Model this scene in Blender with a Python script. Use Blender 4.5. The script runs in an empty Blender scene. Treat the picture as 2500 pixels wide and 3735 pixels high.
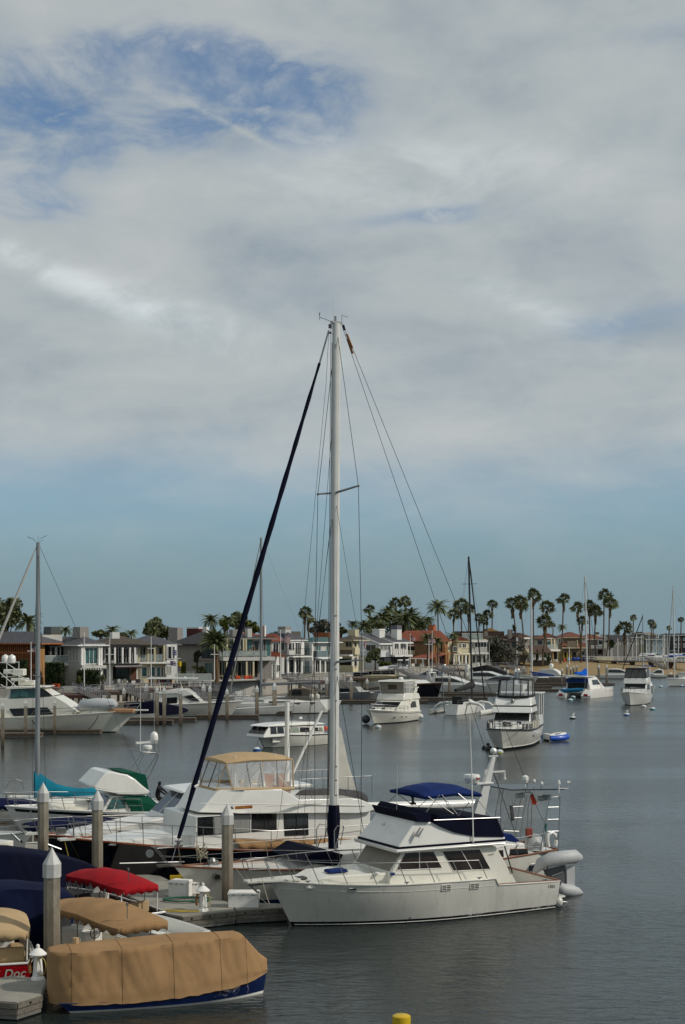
import bpy, bmesh, math, random
from mathutils import Vector, Matrix, noise
R=math.radians; rnd=random.Random(7)
sc=bpy.context.scene
col=sc.collection
# ---------------------------------------------------------------- camera, sky, sun, exposure
F=5200.; CX=1250.; HY=2325.; H=10.
cd=bpy.data.cameras.new('camera'); cam=bpy.data.objects.new('camera',cd); col.objects.link(cam)
cam.location=(0,0,H); cam.rotation_euler=(R(90),0,0)
cd.sensor_fit='VERTICAL'; cd.sensor_height=36; cd.lens=F/3735*36; cd.shift_y=(HY-1867.5)/3735
cd.clip_start=.5; cd.clip_end=20000
sc.camera=cam
sc.view_settings.view_transform='Standard'; sc.view_settings.look='None'
sc.view_settings.exposure=0.04; sc.view_settings.gamma=1; sc.view_settings.use_curve_mapping=False
SUN_EL=38.; SUN_AZ=-14.      # azimuth measured from +X (right) toward -Y (camera side)
sun_dir=Vector((math.cos(R(SUN_EL))*math.cos(R(SUN_AZ)),math.cos(R(SUN_EL))*math.sin(R(SUN_AZ)),math.sin(R(SUN_EL))))
sl=bpy.data.lights.new('sun','SUN'); sl.energy=2.5; sl.angle=R(3.0); sl.color=(1,.93,.84)
so=bpy.data.objects.new('sun',sl); col.objects.link(so); so.rotation_euler=sun_dir.to_track_quat('Z','Y').to_euler()
def N(nt,t,**k):
	n=nt.nodes.new(t)
	for a,b in k.items():
		if a.startswith('i_'): n.inputs[int(a[2:])].default_value=b
		else: setattr(n,a,b)
	return n
def math_(nt,op,a,b=None,c=None,clamp=False):
	n=nt.nodes.new('ShaderNodeMath'); n.operation=op; n.use_clamp=clamp
	for i,x in enumerate((a,b,c)):
		if x is None: continue
		if isinstance(x,(int,float)): n.inputs[i].default_value=x
		else: nt.links.new(x,n.inputs[i])
	return n.outputs[0]
def mixc(nt,f,a,b,bt='MIX'):
	n=nt.nodes.new('ShaderNodeMix'); n.data_type='RGBA'; n.blend_type=bt; n.clamp_factor=True
	for s,x in ((n.inputs['Factor'],f),(n.inputs[6],a),(n.inputs[7],b)):
		if hasattr(x,'is_linked'): nt.links.new(x,s)
		elif isinstance(x,(int,float)): s.default_value=x
		else: s.default_value=(*x[:3],1)
	return n.outputs[2]
def sstep(nt,x,a,b):
	n=nt.nodes.new('ShaderNodeMapRange'); n.interpolation_type='SMOOTHSTEP'
	nt.links.new(x,n.inputs[0]); n.inputs[1].default_value=a; n.inputs[2].default_value=b
	return n.outputs[0]
def build_world():
	w=bpy.data.worlds.new('World'); sc.world=w; w.use_nodes=True; nt=w.node_tree; nt.nodes.clear()
	L=nt.links.new
	out=N(nt,'ShaderNodeOutputWorld'); bg=N(nt,'ShaderNodeBackground')
	sky=N(nt,'ShaderNodeTexSky'); sky.sky_type='NISHITA'; sky.sun_disc=False
	sky.sun_elevation=R(SUN_EL); sky.sun_rotation=R(90-SUN_AZ); sky.air_density=1.0; sky.dust_density=.6; sky.ozone_density=2.5
	bg.inputs[1].default_value=.1
	tc=N(nt,'ShaderNodeTexCoord'); sp=N(nt,'ShaderNodeSeparateXYZ'); L(tc.outputs['Generated'],sp.inputs[0])
	x,y,z=sp.outputs
	zc=math_(nt,'MAXIMUM',z,0.0); den=math_(nt,'ADD',zc,.2)
	cx=math_(nt,'DIVIDE',x,den); cy=math_(nt,'DIVIDE',y,den)
	cb=N(nt,'ShaderNodeCombineXYZ'); L(cx,cb.inputs[0]); L(cy,cb.inputs[1])
	def nz(scale,detail,rough,dist,sx=1,sy=1,off=(0,0,0),rot=0):
		mp=N(nt,'ShaderNodeMapping'); L(cb.outputs[0],mp.inputs[0]); mp.inputs['Scale'].default_value=(sx,sy,1); mp.inputs['Location'].default_value=off; mp.inputs['Rotation'].default_value=(0,0,rot)
		n=N(nt,'ShaderNodeTexNoise'); L(mp.outputs[0],n.inputs['Vector']); n.inputs['Scale'].default_value=scale; n.inputs['Detail'].default_value=detail; n.inputs['Roughness'].default_value=rough; n.inputs['Distortion'].default_value=dist
		return n.outputs[0]
	big=nz(2.1,7,.52,.25,.8,1.0,(3.1,1.7,0),R(12))
	def dn(scale,detail,rough,dist,sz,off,rot=(0,0,0)):
		mp=N(nt,'ShaderNodeMapping'); L(tc.outputs['Generated'],mp.inputs[0]); mp.inputs['Scale'].default_value=(1,1,sz); mp.inputs['Location'].default_value=off; mp.inputs['Rotation'].default_value=rot
		n=N(nt,'ShaderNodeTexNoise'); L(mp.outputs[0],n.inputs['Vector']); n.inputs['Scale'].default_value=scale; n.inputs['Detail'].default_value=detail; n.inputs['Roughness'].default_value=rough; n.inputs['Distortion'].default_value=dist
		return n.outputs[0]
	fine=dn(6.5,9,.56,.35,2.3,(1.3,.4,.9),(0,R(14),0))
	wisp=dn(13,9,.6,.4,1.9,(4.1,2.2,.3),(0,R(-22),0))
	brk=dn(5.0,9,.6,.25,2.2,(7.7,.2,2.6),(0,R(20),0))
	# azimuth / elevation like coordinates of the direction itself
	ax=math_(nt,'DIVIDE',x,math_(nt,'MAXIMUM',y,.05)); ez=math_(nt,'DIVIDE',z,math_(nt,'MAXIMUM',y,.05))
	front=math_(nt,'GREATER_THAN',y,.05)
	def patch(px,py,sx,sy,shear=0):
		u0=(px-CX)/F; v0=(HY-py)/F
		dx=math_(nt,'SUBTRACT',ax,u0); dz=math_(nt,'SUBTRACT',ez,v0)
		if shear: dz=math_(nt,'ADD',dz,math_(nt,'MULTIPLY',dx,shear))
		a=math_(nt,'DIVIDE',dx,sx/F); b=math_(nt,'DIVIDE',dz,sy/F)
		r=math_(nt,'ADD',math_(nt,'MULTIPLY',a,a),math_(nt,'MULTIPLY',b,b))
		return math_(nt,'MULTIPLY',math_(nt,'EXPONENT',math_(nt,'MULTIPLY',r,-1)),front)
	holes=None
	for p,wt in (((900,320,400,170,.15),1.35),((60,470,460,210,-.1),1.3),((480,300,520,200,0),.9),((150,770,190,60,0),.62),((1620,780,330,38,-.1),.6),((960,1110,170,50,0),.5),((2330,1150,380,60,-.15),.5),((2350,150,420,90,-.1),.4)):
		q=math_(nt,'MULTIPLY',patch(*p),wt); holes=q if holes is None else math_(nt,'ADD',holes,q)
	holes=math_(nt,'MULTIPLY',holes,math_(nt,'MULTIPLY',math_(nt,'ADD',sstep(nt,brk,.40,.62),.22),math_(nt,'ADD',sstep(nt,wisp,.3,.62),.25)))
	# clear band above the horizon, all the way round
	edge=math_(nt,'ADD',z,math_(nt,'MULTIPLY',math_(nt,'SUBTRACT',big,.5),.05))
	band=math_(nt,'SUBTRACT',1.0,sstep(nt,edge,.04,.18))
	dens=math_(nt,'ADD',math_(nt,'MULTIPLY',math_(nt,'SUBTRACT',fine,.5),.9),.97)
	dens=math_(nt,'SUBTRACT',dens,math_(nt,'MAXIMUM',holes,0.0)); dens=math_(nt,'SUBTRACT',dens,math_(nt,'MULTIPLY',band,1.3))
	dens=sstep(nt,dens,-.45,1.0); dens=math_(nt,'MAXIMUM',dens,math_(nt,'MULTIPLY',math_(nt,'MULTIPLY',math_(nt,'ADD',sstep(nt,wisp,.36,.72),.12),.8),math_(nt,'SUBTRACT',1.0,math_(nt,'MULTIPLY',band,.85))))
	trail=math_(nt,'ADD',math_(nt,'MULTIPLY',patch(840,455,150,13,.52),.28),math_(nt,'MULTIPLY',patch(930,405,230,15,.1),.25)); dens=math_(nt,'MINIMUM',math_(nt,'ADD',math_(nt,'MULTIPLY',dens,.95),trail),.97)
	# cloud brightness
	cr=math_(nt,'ADD',math_(nt,'MULTIPLY',big,.34),math_(nt,'ADD',math_(nt,'MULTIPLY',fine,.4),math_(nt,'MULTIPLY',wisp,.26)))
	cc=N(nt,'ShaderNodeValToRGB'); L(cr,cc.inputs[0]); e=cc.color_ramp.elements
	e[0].position=.36; e[0].color=(2.95,3.45,3.8,1); e[1].position=.66; e[1].color=(5.2,5.4,5.3,1)
	m=cc.color_ramp.elements.new(.5); m.color=(4.15,4.55,4.65,1)
	bright=None
	for p,wt in (((700,1180,330,75,.28),.26),((260,1020,260,60,.35),.17),((1980,1140,240,60,.4),.24),((60,930,120,50,.5),.2),((1500,620,700,160,0),.12)):
		q=math_(nt,'MULTIPLY',patch(*p),wt); bright=q if bright is None else math_(nt,'ADD',bright,q)
	bright=math_(nt,'MULTIPLY',bright,math_(nt,'MULTIPLY',math_(nt,'ADD',sstep(nt,wisp,.38,.66),.15),math_(nt,'MULTIPLY',fine,2.6)))
	ccol=mixc(nt,1.0,cc.outputs[0],(1,1,1),'MULTIPLY')
	sc_=N(nt,'ShaderNodeVectorMath'); sc_.operation='SCALE'; L(ccol,sc_.inputs[0]); L(math_(nt,'ADD',bright,1.0),sc_.inputs[3])
	# thin blue-grey air low down
	lowf=math_(nt,'SUBTRACT',1.0,sstep(nt,z,.0,.16))
	skyc=mixc(nt,1.0,sky.outputs[0],(.66,.86,.98),'MULTIPLY')
	base=mixc(nt,math_(nt,'MULTIPLY',lowf,.93),skyc,(1.95,2.8,3.3))
	fin=mixc(nt,dens,base,sc_.outputs[0])
	# haze towards the horizon in the clouds as well
	fin=mixc(nt,math_(nt,'MULTIPLY',math_(nt,'SUBTRACT',1.0,sstep(nt,z,.0,.09)),.45),fin,(1.85,2.75,3.2))
	L(fin,bg.inputs[0]); L(bg.outputs[0],out.inputs[0])
build_world()
# ---------------------------------------------------------------- mapping helpers
def W(px,py,Y): return Vector(((px-CX)*Y/F, Y, H-(py-HY)*Y/F))
def G(px,py,z=0.):
	Y=(H-z)*F/(py-HY); return W(px,py,Y)
def hx(s): 
	c=[int(s[i:i+2],16)/255 for i in (0,2,4)]
	return tuple(((x+.055)/1.055)**2.4 if x>.04045 else x/12.92 for x in c)
# ---------------------------------------------------------------- materials
MC={}
def M(name,color,rough=.5,metal=0,var=.15,scale=2.,bump=0.,bscale=40.,coat=0,kind=None,spec=.5,stretch=(1,1,1),dirt=0.):
	if name in MC: return MC[name]
	if isinstance(color,str): color=hx(color)
	m=bpy.data.materials.new(name); m.use_nodes=True; nt=m.node_tree; L=nt.links.new
	b=nt.nodes['Principled BSDF']; b.inputs['Roughness'].default_value=rough; b.inputs['Metallic'].default_value=metal
	b.inputs['Specular IOR Level'].default_value=spec
	if coat: b.inputs['Coat Weight'].default_value=coat; b.inputs['Coat Roughness'].default_value=.08
	tc=N(nt,'ShaderNodeTexCoord'); mp=N(nt,'ShaderNodeMapping'); L(tc.outputs['Object'],mp.inputs[0]); mp.inputs['Scale'].default_value=stretch
	n=N(nt,'ShaderNodeTexNoise'); L(mp.outputs[0],n.inputs['Vector']); n.inputs['Scale'].default_value=scale; n.inputs['Detail'].default_value=6; n.inputs['Roughness'].default_value=.6
	f=sstep(nt,n.outputs[0],.3,.7)
	dark=tuple(c*(1-var) for c in color); lite=tuple(min(1,c*(1+var*.5)) for c in color)
	cc=mixc(nt,f,dark,lite)
	if dirt:
		n2=N(nt,'ShaderNodeTexNoise'); mp2=N(nt,'ShaderNodeMapping'); L(tc.outputs['Object'],mp2.inputs[0]); mp2.inputs['Scale'].default_value=(5,5,.5)
		L(mp2.outputs[0],n2.inputs['Vector']); n2.inputs['Scale'].default_value=1.6; n2.inputs['Detail'].default_value=8
		cc=mixc(nt,math_(nt,'MULTIPLY',sstep(nt,n2.outputs[0],.52,.72),dirt),cc,(.16,.13,.08))
	h=None
	if bump:
		n3=N(nt,'ShaderNodeTexNoise'); L(tc.outputs['Object'],n3.inputs['Vector']); n3.inputs['Scale'].default_value=bscale; n3.inputs['Detail'].default_value=4
		h=n3.outputs[0]
	if kind=='canvas':
		mp3=N(nt,'ShaderNodeMapping'); L(tc.outputs['Object'],mp3.inputs[0]); mp3.inputs['Scale'].default_value=(1.0,1.0,.35); mp3.inputs['Rotation'].default_value=(.3,.5,.4)
		n4=N(nt,'ShaderNodeTexNoise'); L(mp3.outputs[0],n4.inputs['Vector']); n4.inputs['Scale'].default_value=1.7; n4.inputs['Detail'].default_value=3; n4.inputs['Distortion'].default_value=1.6
		h=n4.outputs[0]; bump=max(bump,.22); b.inputs['Specular IOR Level'].default_value=.12; pass
	if kind in('shingle','siding','tile','brick','planks'):
		sx,sy={'shingle':(.32,.16),'siding':(6.,.18),'tile':(.3,.36),'brick':(.22,.075),'planks':(3.,.14)}[kind]
		br=N(nt,'ShaderNodeTexBrick'); br.inputs['Scale'].default_value=1; br.inputs['Brick Width'].default_value=sx; br.inputs['Row Height'].default_value=sy
		br.inputs['Mortar Size'].default_value={'siding':.018,'brick':.01}.get(kind,.02); br.inputs['Mortar Smooth'].default_value=.3
		cv=N(nt,'ShaderNodeCombineXYZ'); spx=N(nt,'ShaderNodeSeparateXYZ'); L(tc.outputs['Object'],spx.inputs[0])
		if kind=='planks': L(spx.outputs[1],cv.inputs[0]); L(spx.outputs[0],cv.inputs[1])
		else: L(math_(nt,'ADD',spx.outputs[0],math_(nt,'MULTIPLY',spx.outputs[1],.7)),cv.inputs[0]); L(spx.outputs[2] if kind!='shingle' else math_(nt,'MULTIPLY',spx.outputs[2],2.2),cv.inputs[1])
		L(cv.outputs[0],br.inputs['Vector']); br.inputs['Color1'].default_value=(1,1,1,1); br.inputs['Color2'].default_value=(.72,.72,.72,1) if kind!='siding' else (.97,.97,.97,1); br.inputs['Mortar'].default_value=(.45,.45,.45,1) if kind!='siding' else (.7,.7,.7,1)
		cc=mixc(nt,.8,cc,br.outputs[0],'MULTIPLY'); h=br.outputs[0]; bump=bump or .4
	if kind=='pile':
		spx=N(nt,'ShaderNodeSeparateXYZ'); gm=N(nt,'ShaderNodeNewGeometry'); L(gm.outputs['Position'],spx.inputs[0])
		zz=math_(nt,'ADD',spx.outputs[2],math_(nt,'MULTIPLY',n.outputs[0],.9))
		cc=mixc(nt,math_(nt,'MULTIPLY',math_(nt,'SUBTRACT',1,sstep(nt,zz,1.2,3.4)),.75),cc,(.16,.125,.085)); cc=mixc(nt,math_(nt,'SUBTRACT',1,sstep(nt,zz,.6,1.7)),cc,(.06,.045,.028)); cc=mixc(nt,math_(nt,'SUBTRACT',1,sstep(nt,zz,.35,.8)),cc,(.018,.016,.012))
	L(cc,b.inputs['Base Color'])
	if h is not None:
		bp=N(nt,'ShaderNodeBump'); bp.inputs['Strength'].default_value=bump; bp.inputs['Distance'].default_value=.05; L(h,bp.inputs['Height']); L(bp.outputs[0],b.inputs['Normal'])
	MC[name]=m; return m
def Mglass(name,color=(.012,.014,.016),rough=.06):
	if name in MC: return MC[name]
	m=M(name,color,rough,var=.5,scale=1.3,spec=.6); return m
def Mclear(name,color=(.75,.76,.74),fac=.72):
	if name in MC: return MC[name]
	m=bpy.data.materials.new(name); m.use_nodes=True; nt=m.node_tree; nt.nodes.clear(); L=nt.links.new
	o=N(nt,'ShaderNodeOutputMaterial'); mx=N(nt,'ShaderNodeMixShader'); t=N(nt,'ShaderNodeBsdfTransparent'); g=N(nt,'ShaderNodeBsdfPrincipled')
	g.inputs['Base Color'].default_value=(*color,1); g.inputs['Roughness'].default_value=.12
	tc=N(nt,'ShaderNodeTexCoord'); n=N(nt,'ShaderNodeTexNoise'); L(tc.outputs['Object'],n.inputs['Vector']); n.inputs['Scale'].default_value=2.5; n.inputs['Detail'].default_value=5
	f=math_(nt,'MULTIPLY',math_(nt,'ADD',n.outputs[0],.5),1-fac); L(f,mx.inputs[0]); L(t.outputs[0],mx.inputs[1]); L(g.outputs[0],mx.inputs[2]); L(mx.outputs[0],o.inputs[0])
	MC[name]=m; return m
def Mleaf(name,c1,c2,c3=None,scale=.6):
	if name in MC: return MC[name]
	m=bpy.data.materials.new(name); m.use_nodes=True; nt=m.node_tree; L=nt.links.new
	b=nt.nodes['Principled BSDF']; b.inputs['Roughness'].default_value=.6; b.inputs['Specular IOR Level'].default_value=.3
	tc=N(nt,'ShaderNodeTexCoord'); n=N(nt,'ShaderNodeTexNoise'); L(tc.outputs['Object'],n.inputs['Vector']); n.inputs['Scale'].default_value=scale; n.inputs['Detail'].default_value=5
	c=mixc(nt,sstep(nt,n.outputs[0],.35,.65),c1,c2)
	if c3:
		n2=N(nt,'ShaderNodeTexNoise'); L(tc.outputs['Object'],n2.inputs['Vector']); n2.inputs['Scale'].default_value=scale*3.1; c=mixc(nt,sstep(nt,n2.outputs[0],.56,.7),c,c3)
	L(c,b.inputs['Base Color']); MC[name]=m; return m
WHITE=M('gelcoat_white','e0dfd8',.22,var=.05,scale=.8,coat=.3,dirt=.05)
WHITE2=M('gelcoat_cream','dfdccf',.25,var=.06,scale=.8,coat=.3,dirt=.07)
WHITED=M('hull_white_weathered','cbc9bf',.3,var=.10,scale=.7,coat=.2,dirt=.16)
HULLG=M('hull_pale_grey','cac8bf',.3,var=.09,scale=.7,coat=.2,dirt=.17)
PAINTW=M('white_paint','e6e4de',.5,var=.08,scale=1.5,dirt=.08)
NAVY=M('navy_hull_paint','060a18',.12,var=.2,coat=.6)
NAVYC=M('navy_canvas','070b22',.8,var=.3,scale=1.2,kind='canvas')
BLUEC=M('royal_blue_canvas','152a60',.78,var=.2,scale=1.2,kind='canvas')
NAVYD=M('faded_navy_canvas','070c24',.85,var=.25,scale=.9,kind='canvas')
TEALC=M('teal_canvas','0f6f86',.75,var=.2,scale=1.,kind='canvas')
TANC=M('tan_canvas','9a7a56',.85,var=.14,scale=.8,kind='canvas')
TANC2=M('tan_canvas_light','b39a76',.85,var=.12,scale=.8,kind='canvas')
GREENC=M('green_canvas','0d4a38',.8,var=.2,kind='canvas')
GREYC=M('grey_canvas','4c4c4c',.85,var=.3,kind='canvas')
REDC=M('red_canvas','96161e',.75,var=.12,kind='canvas')
STEEL=M('stainless_steel','9a9a98',.38,1,var=.1)
GALV=M('galvanised_metal','8d9091',.4,.8,var=.2)
ALU=M('mast_aluminium','8f9292',.35,.4,var=.15,stretch=(1,1,.2))
MASTW=M('mast_white_paint','cfcfca',.35,var=.08,scale=1,coat=.2,dirt=.06)
DARK=M('black_trim','0b0b0c',.4,var=.3)
RUBBER=M('rubber_grey','aeb0b0',.55,var=.1)
TEAK=M('teak_wood','7a4a2c',.5,var=.35,scale=9,stretch=(.3,3,3))
TEAKR=M('varnished_teak','8f4a20',.25,var=.3,scale=9,stretch=(.3,3,3),coat=.6)
GREYWOOD=M('weathered_wood','6e685e',.85,var=.4,scale=7,stretch=(.4,3,3),bump=.2)
CONC=M('pile_concrete','8a8374',.85,var=.34,scale=3,bump=.3,bscale=18,kind='pile',stretch=(1,1,.5),dirt=.6)
CONCD=M('float_concrete','6b6963',.9,var=.3,scale=3,bump=.3,bscale=12,dirt=.3)
CAPW=M('pile_cap_white','b9bab6',.5,var=.12,scale=3,dirt=.15)
GLASS=Mglass('dark_window_glass'); GLASSB=Mglass('blue_tinted_glass',(.02,.045,.09)); GLASST=Mglass('teal_window_glass',(.05,.13,.13),.1)
CLEAR=Mclear('clear_vinyl'); SMOKE=Mclear('smoke_vinyl',(.05,.05,.05),.35)
BLACKB=M('bottom_paint','141a1c',.6,var=.3); BLUEB=M('blue_bottom_paint','12305c',.5,var=.25)
NET=M('grey_mesh','857f74',.9,var=.12,bump=.1,bscale=120)
ROPE=M('rope','a9a28c',.9,var=.2); ROPED=M('dark_rope','2a2a28',.9,var=.2)
# ---------------------------------------------------------------- mesh building
class MB:
	def __init__(s): s.v=[]; s.f=[]
	def add(s,vs,fs):
		n=len(s.v); s.v+= [tuple(p) for p in vs]; s.f+=[tuple(i+n for i in f) for f in fs]; return s
	def box(s,c,d,rz=0,rx=0,ry=0,top=1.):
		c=Vector(c); m=Matrix.Rotation(rz,3,'Z')@Matrix.Rotation(ry,3,'Y')@Matrix.Rotation(rx,3,'X'); vs=[]
		for z in(-.5,.5):
			k=top if z>0 else 1
			for x,y in((-.5,-.5),(.5,-.5),(.5,.5),(-.5,.5)): vs.append(c+m@Vector((x*d[0]*k,y*d[1]*k,z*d[2])))
		return s.add(vs,[(3,2,1,0),(4,5,6,7),(0,1,5,4),(1,2,6,5),(2,3,7,6),(3,0,4,7)])
	def bb(s,x0,x1,y0,y1,z0,z1): return s.box(((x0+x1)/2,(y0+y1)/2,(z0+z1)/2),(abs(x1-x0),abs(y1-y0),abs(z1-z0)))
	def tube(s,pts,r,n=6,cap=True,closed=False):
		pts=[Vector(p) for p in pts]; m=len(pts); rs=r if isinstance(r,(list,tuple)) else [r]*m; vs=[]
		for i,p in enumerate(pts):
			if closed: d=pts[(i+1)%m]-pts[i-1]
			else: d=(pts[min(i+1,m-1)]-pts[max(i-1,0)])
			d=d.normalized() if d.length>1e-9 else Vector((0,0,1))
			up=Vector((0,0,1)) if abs(d.z)<.95 else Vector((1,0,0))
			a=d.cross(up).normalized(); b=a.cross(d)
			for k in range(n):
				t=2*math.pi*k/n; vs.append(p+(a*math.cos(t)+b*math.sin(t))*rs[i])
		fs=[]
		for i in range(m if closed else m-1):
			j=(i+1)%m
			for k in range(n): fs.append((i*n+k,i*n+(k+1)%n,j*n+(k+1)%n,j*n+k))
		if cap and not closed: fs+=[tuple(range(n-1,-1,-1)),tuple((m-1)*n+k for k in range(n))]
		return s.add(vs,fs)
	def lathe(s,prof,c,n=16,ax='z',sx=1,sy=1):
		c=Vector(c); vs=[]; m=len(prof)
		for r,h in prof:
			for k in range(n):
				t=2*math.pi*k/n; a,b=r*math.cos(t)*sx,r*math.sin(t)*sy
				vs.append(c+(Vector((a,b,h)) if ax=='z' else Vector((h,a,b)) if ax=='x' else Vector((a,h,b))))
		fs=[(i*n+k,i*n+(k+1)%n,(i+1)*n+(k+1)%n,(i+1)*n+k) for i in range(m-1) for k in range(n)]
		fs+=[tuple(range(n-1,-1,-1)),tuple((m-1)*n+k for k in range(n))]
		return s.add(vs,fs)
	def sph(s,c,r,n=12,m=7,sz=1,sx=1,sy=1):
		return s.lathe([(max(1e-4,math.sin(math.pi*i/m))*r,-math.cos(math.pi*i/m)*r*sz) for i in range(m+1)],c,n,'z',sx,sy)
	def extr(s,poly,vec):
		n=len(poly); vec=Vector(vec); vs=[Vector(p) for p in poly]; vs+=[p+vec for p in vs]
		return s.add(vs,[tuple(range(n-1,-1,-1)),tuple(range(n,2*n))]+[(i,(i+1)%n,n+(i+1)%n,n+i) for i in range(n)])
	def grid(s,rows,closed=False,thick=None):
		m=len(rows); n=len(rows[0]); vs=[p for r in rows for p in r]
		return s.add(vs,[(i*n+k,i*n+(k+1)%n,(i+1)*n+(k+1)%n,(i+1)*n+k) for i in range(m-1) for k in range(n if closed else n-1)])
	def slab(s,p4,vec): return s.extr(p4,vec)
	def build(s,name,mat,parent=None,smooth=None,bev=0,world=False,solid=0,sub=0,label=None,cat=None,group=None,kind=None):
		me=bpy.data.meshes.new(name); vs=s.v
		if world and parent is not None:
			mi=None; o=parent; mt=Matrix.Identity(4)
			while o is not None: mt=o.matrix_basis@mt; o=o.parent
			mi=mt.inverted(); vs=[mi@Vector(p) for p in vs]
		me.from_pydata([tuple(p) for p in vs],[],s.f)
		for m in (mat if isinstance(mat,(list,tuple)) else [mat]): me.materials.append(m)
		bm=bmesh.new(); bm.from_mesh(me); bmesh.ops.recalc_face_normals(bm,faces=bm.faces); bm.to_mesh(me); bm.free()
		if smooth is not None:
			me.polygons.foreach_set('use_smooth',[True]*len(me.polygons)); me.set_sharp_from_angle(angle=R(smooth)) if smooth<170 else None
		o=bpy.data.objects.new(name,me); col.objects.link(o)
		if parent is not None: o.parent=parent
		if solid: md=o.modifiers.new('solid','SOLIDIFY'); md.thickness=solid; md.offset=-1
		if bev: md=o.modifiers.new('bevel','BEVEL'); md.width=bev; md.segments=2; md.limit_method='ANGLE'; md.angle_limit=R(35); md.harden_normals=False
		if sub: md=o.modifiers.new('sub','SUBSURF'); md.levels=sub; md.render_levels=sub
		tag(o,label,cat,group,kind); return o
def tag(o,label=None,cat=None,group=None,kind=None):
	for k,v in (('label',label),('category',cat),('group',group),('kind',kind)):
		if v: o[k]=v
	return o
def thing(name,label,cat,loc=(0,0,0),rz=0,group=None):
	o=bpy.data.objects.new(name,None); col.objects.link(o); o.location=loc; o.rotation_euler=(0,0,rz); o.empty_display_size=.2
	return tag(o,label,cat,group)
def dup(o,parent=None,loc=None,rz=None,label=None,sc_=None):
	c=o.copy(); col.objects.link(c)
	if parent is not None: c.parent=parent
	if loc is not None: c.location=loc
	if rz is not None: c.rotation_euler=(0,0,rz)
	if sc_: c.scale=(sc_,)*3 if isinstance(sc_,(int,float)) else sc_
	if label: c['label']=label
	for ch in o.children: dup(ch,c)
	return c
def text(name,body,mat,parent,loc,rot,size,ext=.004,italic=0,align='CENTER',fontx=1.,label=None):
	cu=bpy.data.curves.new(name,'FONT'); cu.body=body; cu.size=size; cu.extrude=ext; cu.align_x=align; cu.align_y='CENTER'; cu.shear=italic; cu.space_character=1.05; cu.offset=size*.012
	t=bpy.data.objects.new('t',cu); me=bpy.data.meshes.new_from_object(t); bpy.data.objects.remove(t)
	for v in me.vertices: v.co.x*=fontx
	me.materials.clear(); me.materials.append(mat)
	o=bpy.data.objects.new(name,me); col.objects.link(o); o.parent=parent; o.location=loc; o.rotation_euler=rot
	return o
def lerp(a,b,t): return a+(b-a)*t
def interp(pts,t):
	if t<=pts[0][0]: return pts[0][1]
	for (a,b),(c,d) in zip(pts,pts[1:]):
		if t<=c: return b+(d-b)*(t-a)/(c-a) if c>a else d
	return pts[-1][1]
# ---------------------------------------------------------------- boat frame
class Boat:
	def __init__(s,name,label,cat,stern,bow,group=None,parent=None):
		stern=Vector(stern); bow=Vector(bow); d=bow-stern; s.L=math.hypot(d.x,d.y); s.rz=math.atan2(d.y,d.x); s.O=Vector((stern.x,stern.y,0))
		s.R=Matrix.Rotation(s.rz,3,'Z'); s.Ri=s.R.transposed(); s.near=1 if (s.Ri@(Vector((0,0,0))-s.O)).y>0 else -1
		s.o=thing(name,label,cat,s.O,s.rz,group)
	def ray(s,px,py):
		return s.Ri@(Vector((0,0,H))-s.O), s.Ri@Vector(((px-CX)/F,1,-(py-HY)/F))
	def l(s,px,py,y=0.):      # on the vertical plane y (towards the camera side = +)
		c,d=s.ray(px,py); t=(y*s.near-c.y)/d.y; p=c+d*t; return (p.x,p.z)
	def v(s,px,py,y=0.):
		x,z=s.l(px,py,y); return Vector((x,y*s.near,z))
	def vx(s,px,py,x):
		c,d=s.ray(px,py); t=(x-c.x)/d.x; return c+d*t
	def vz(s,px,py,z):
		c,d=s.ray(px,py); t=(z-c.z)/d.z; return c+d*t
	def b(s,mb,name,mat,parent=None,**k): return mb.build(name,mat,parent or s.o,**k)
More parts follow.
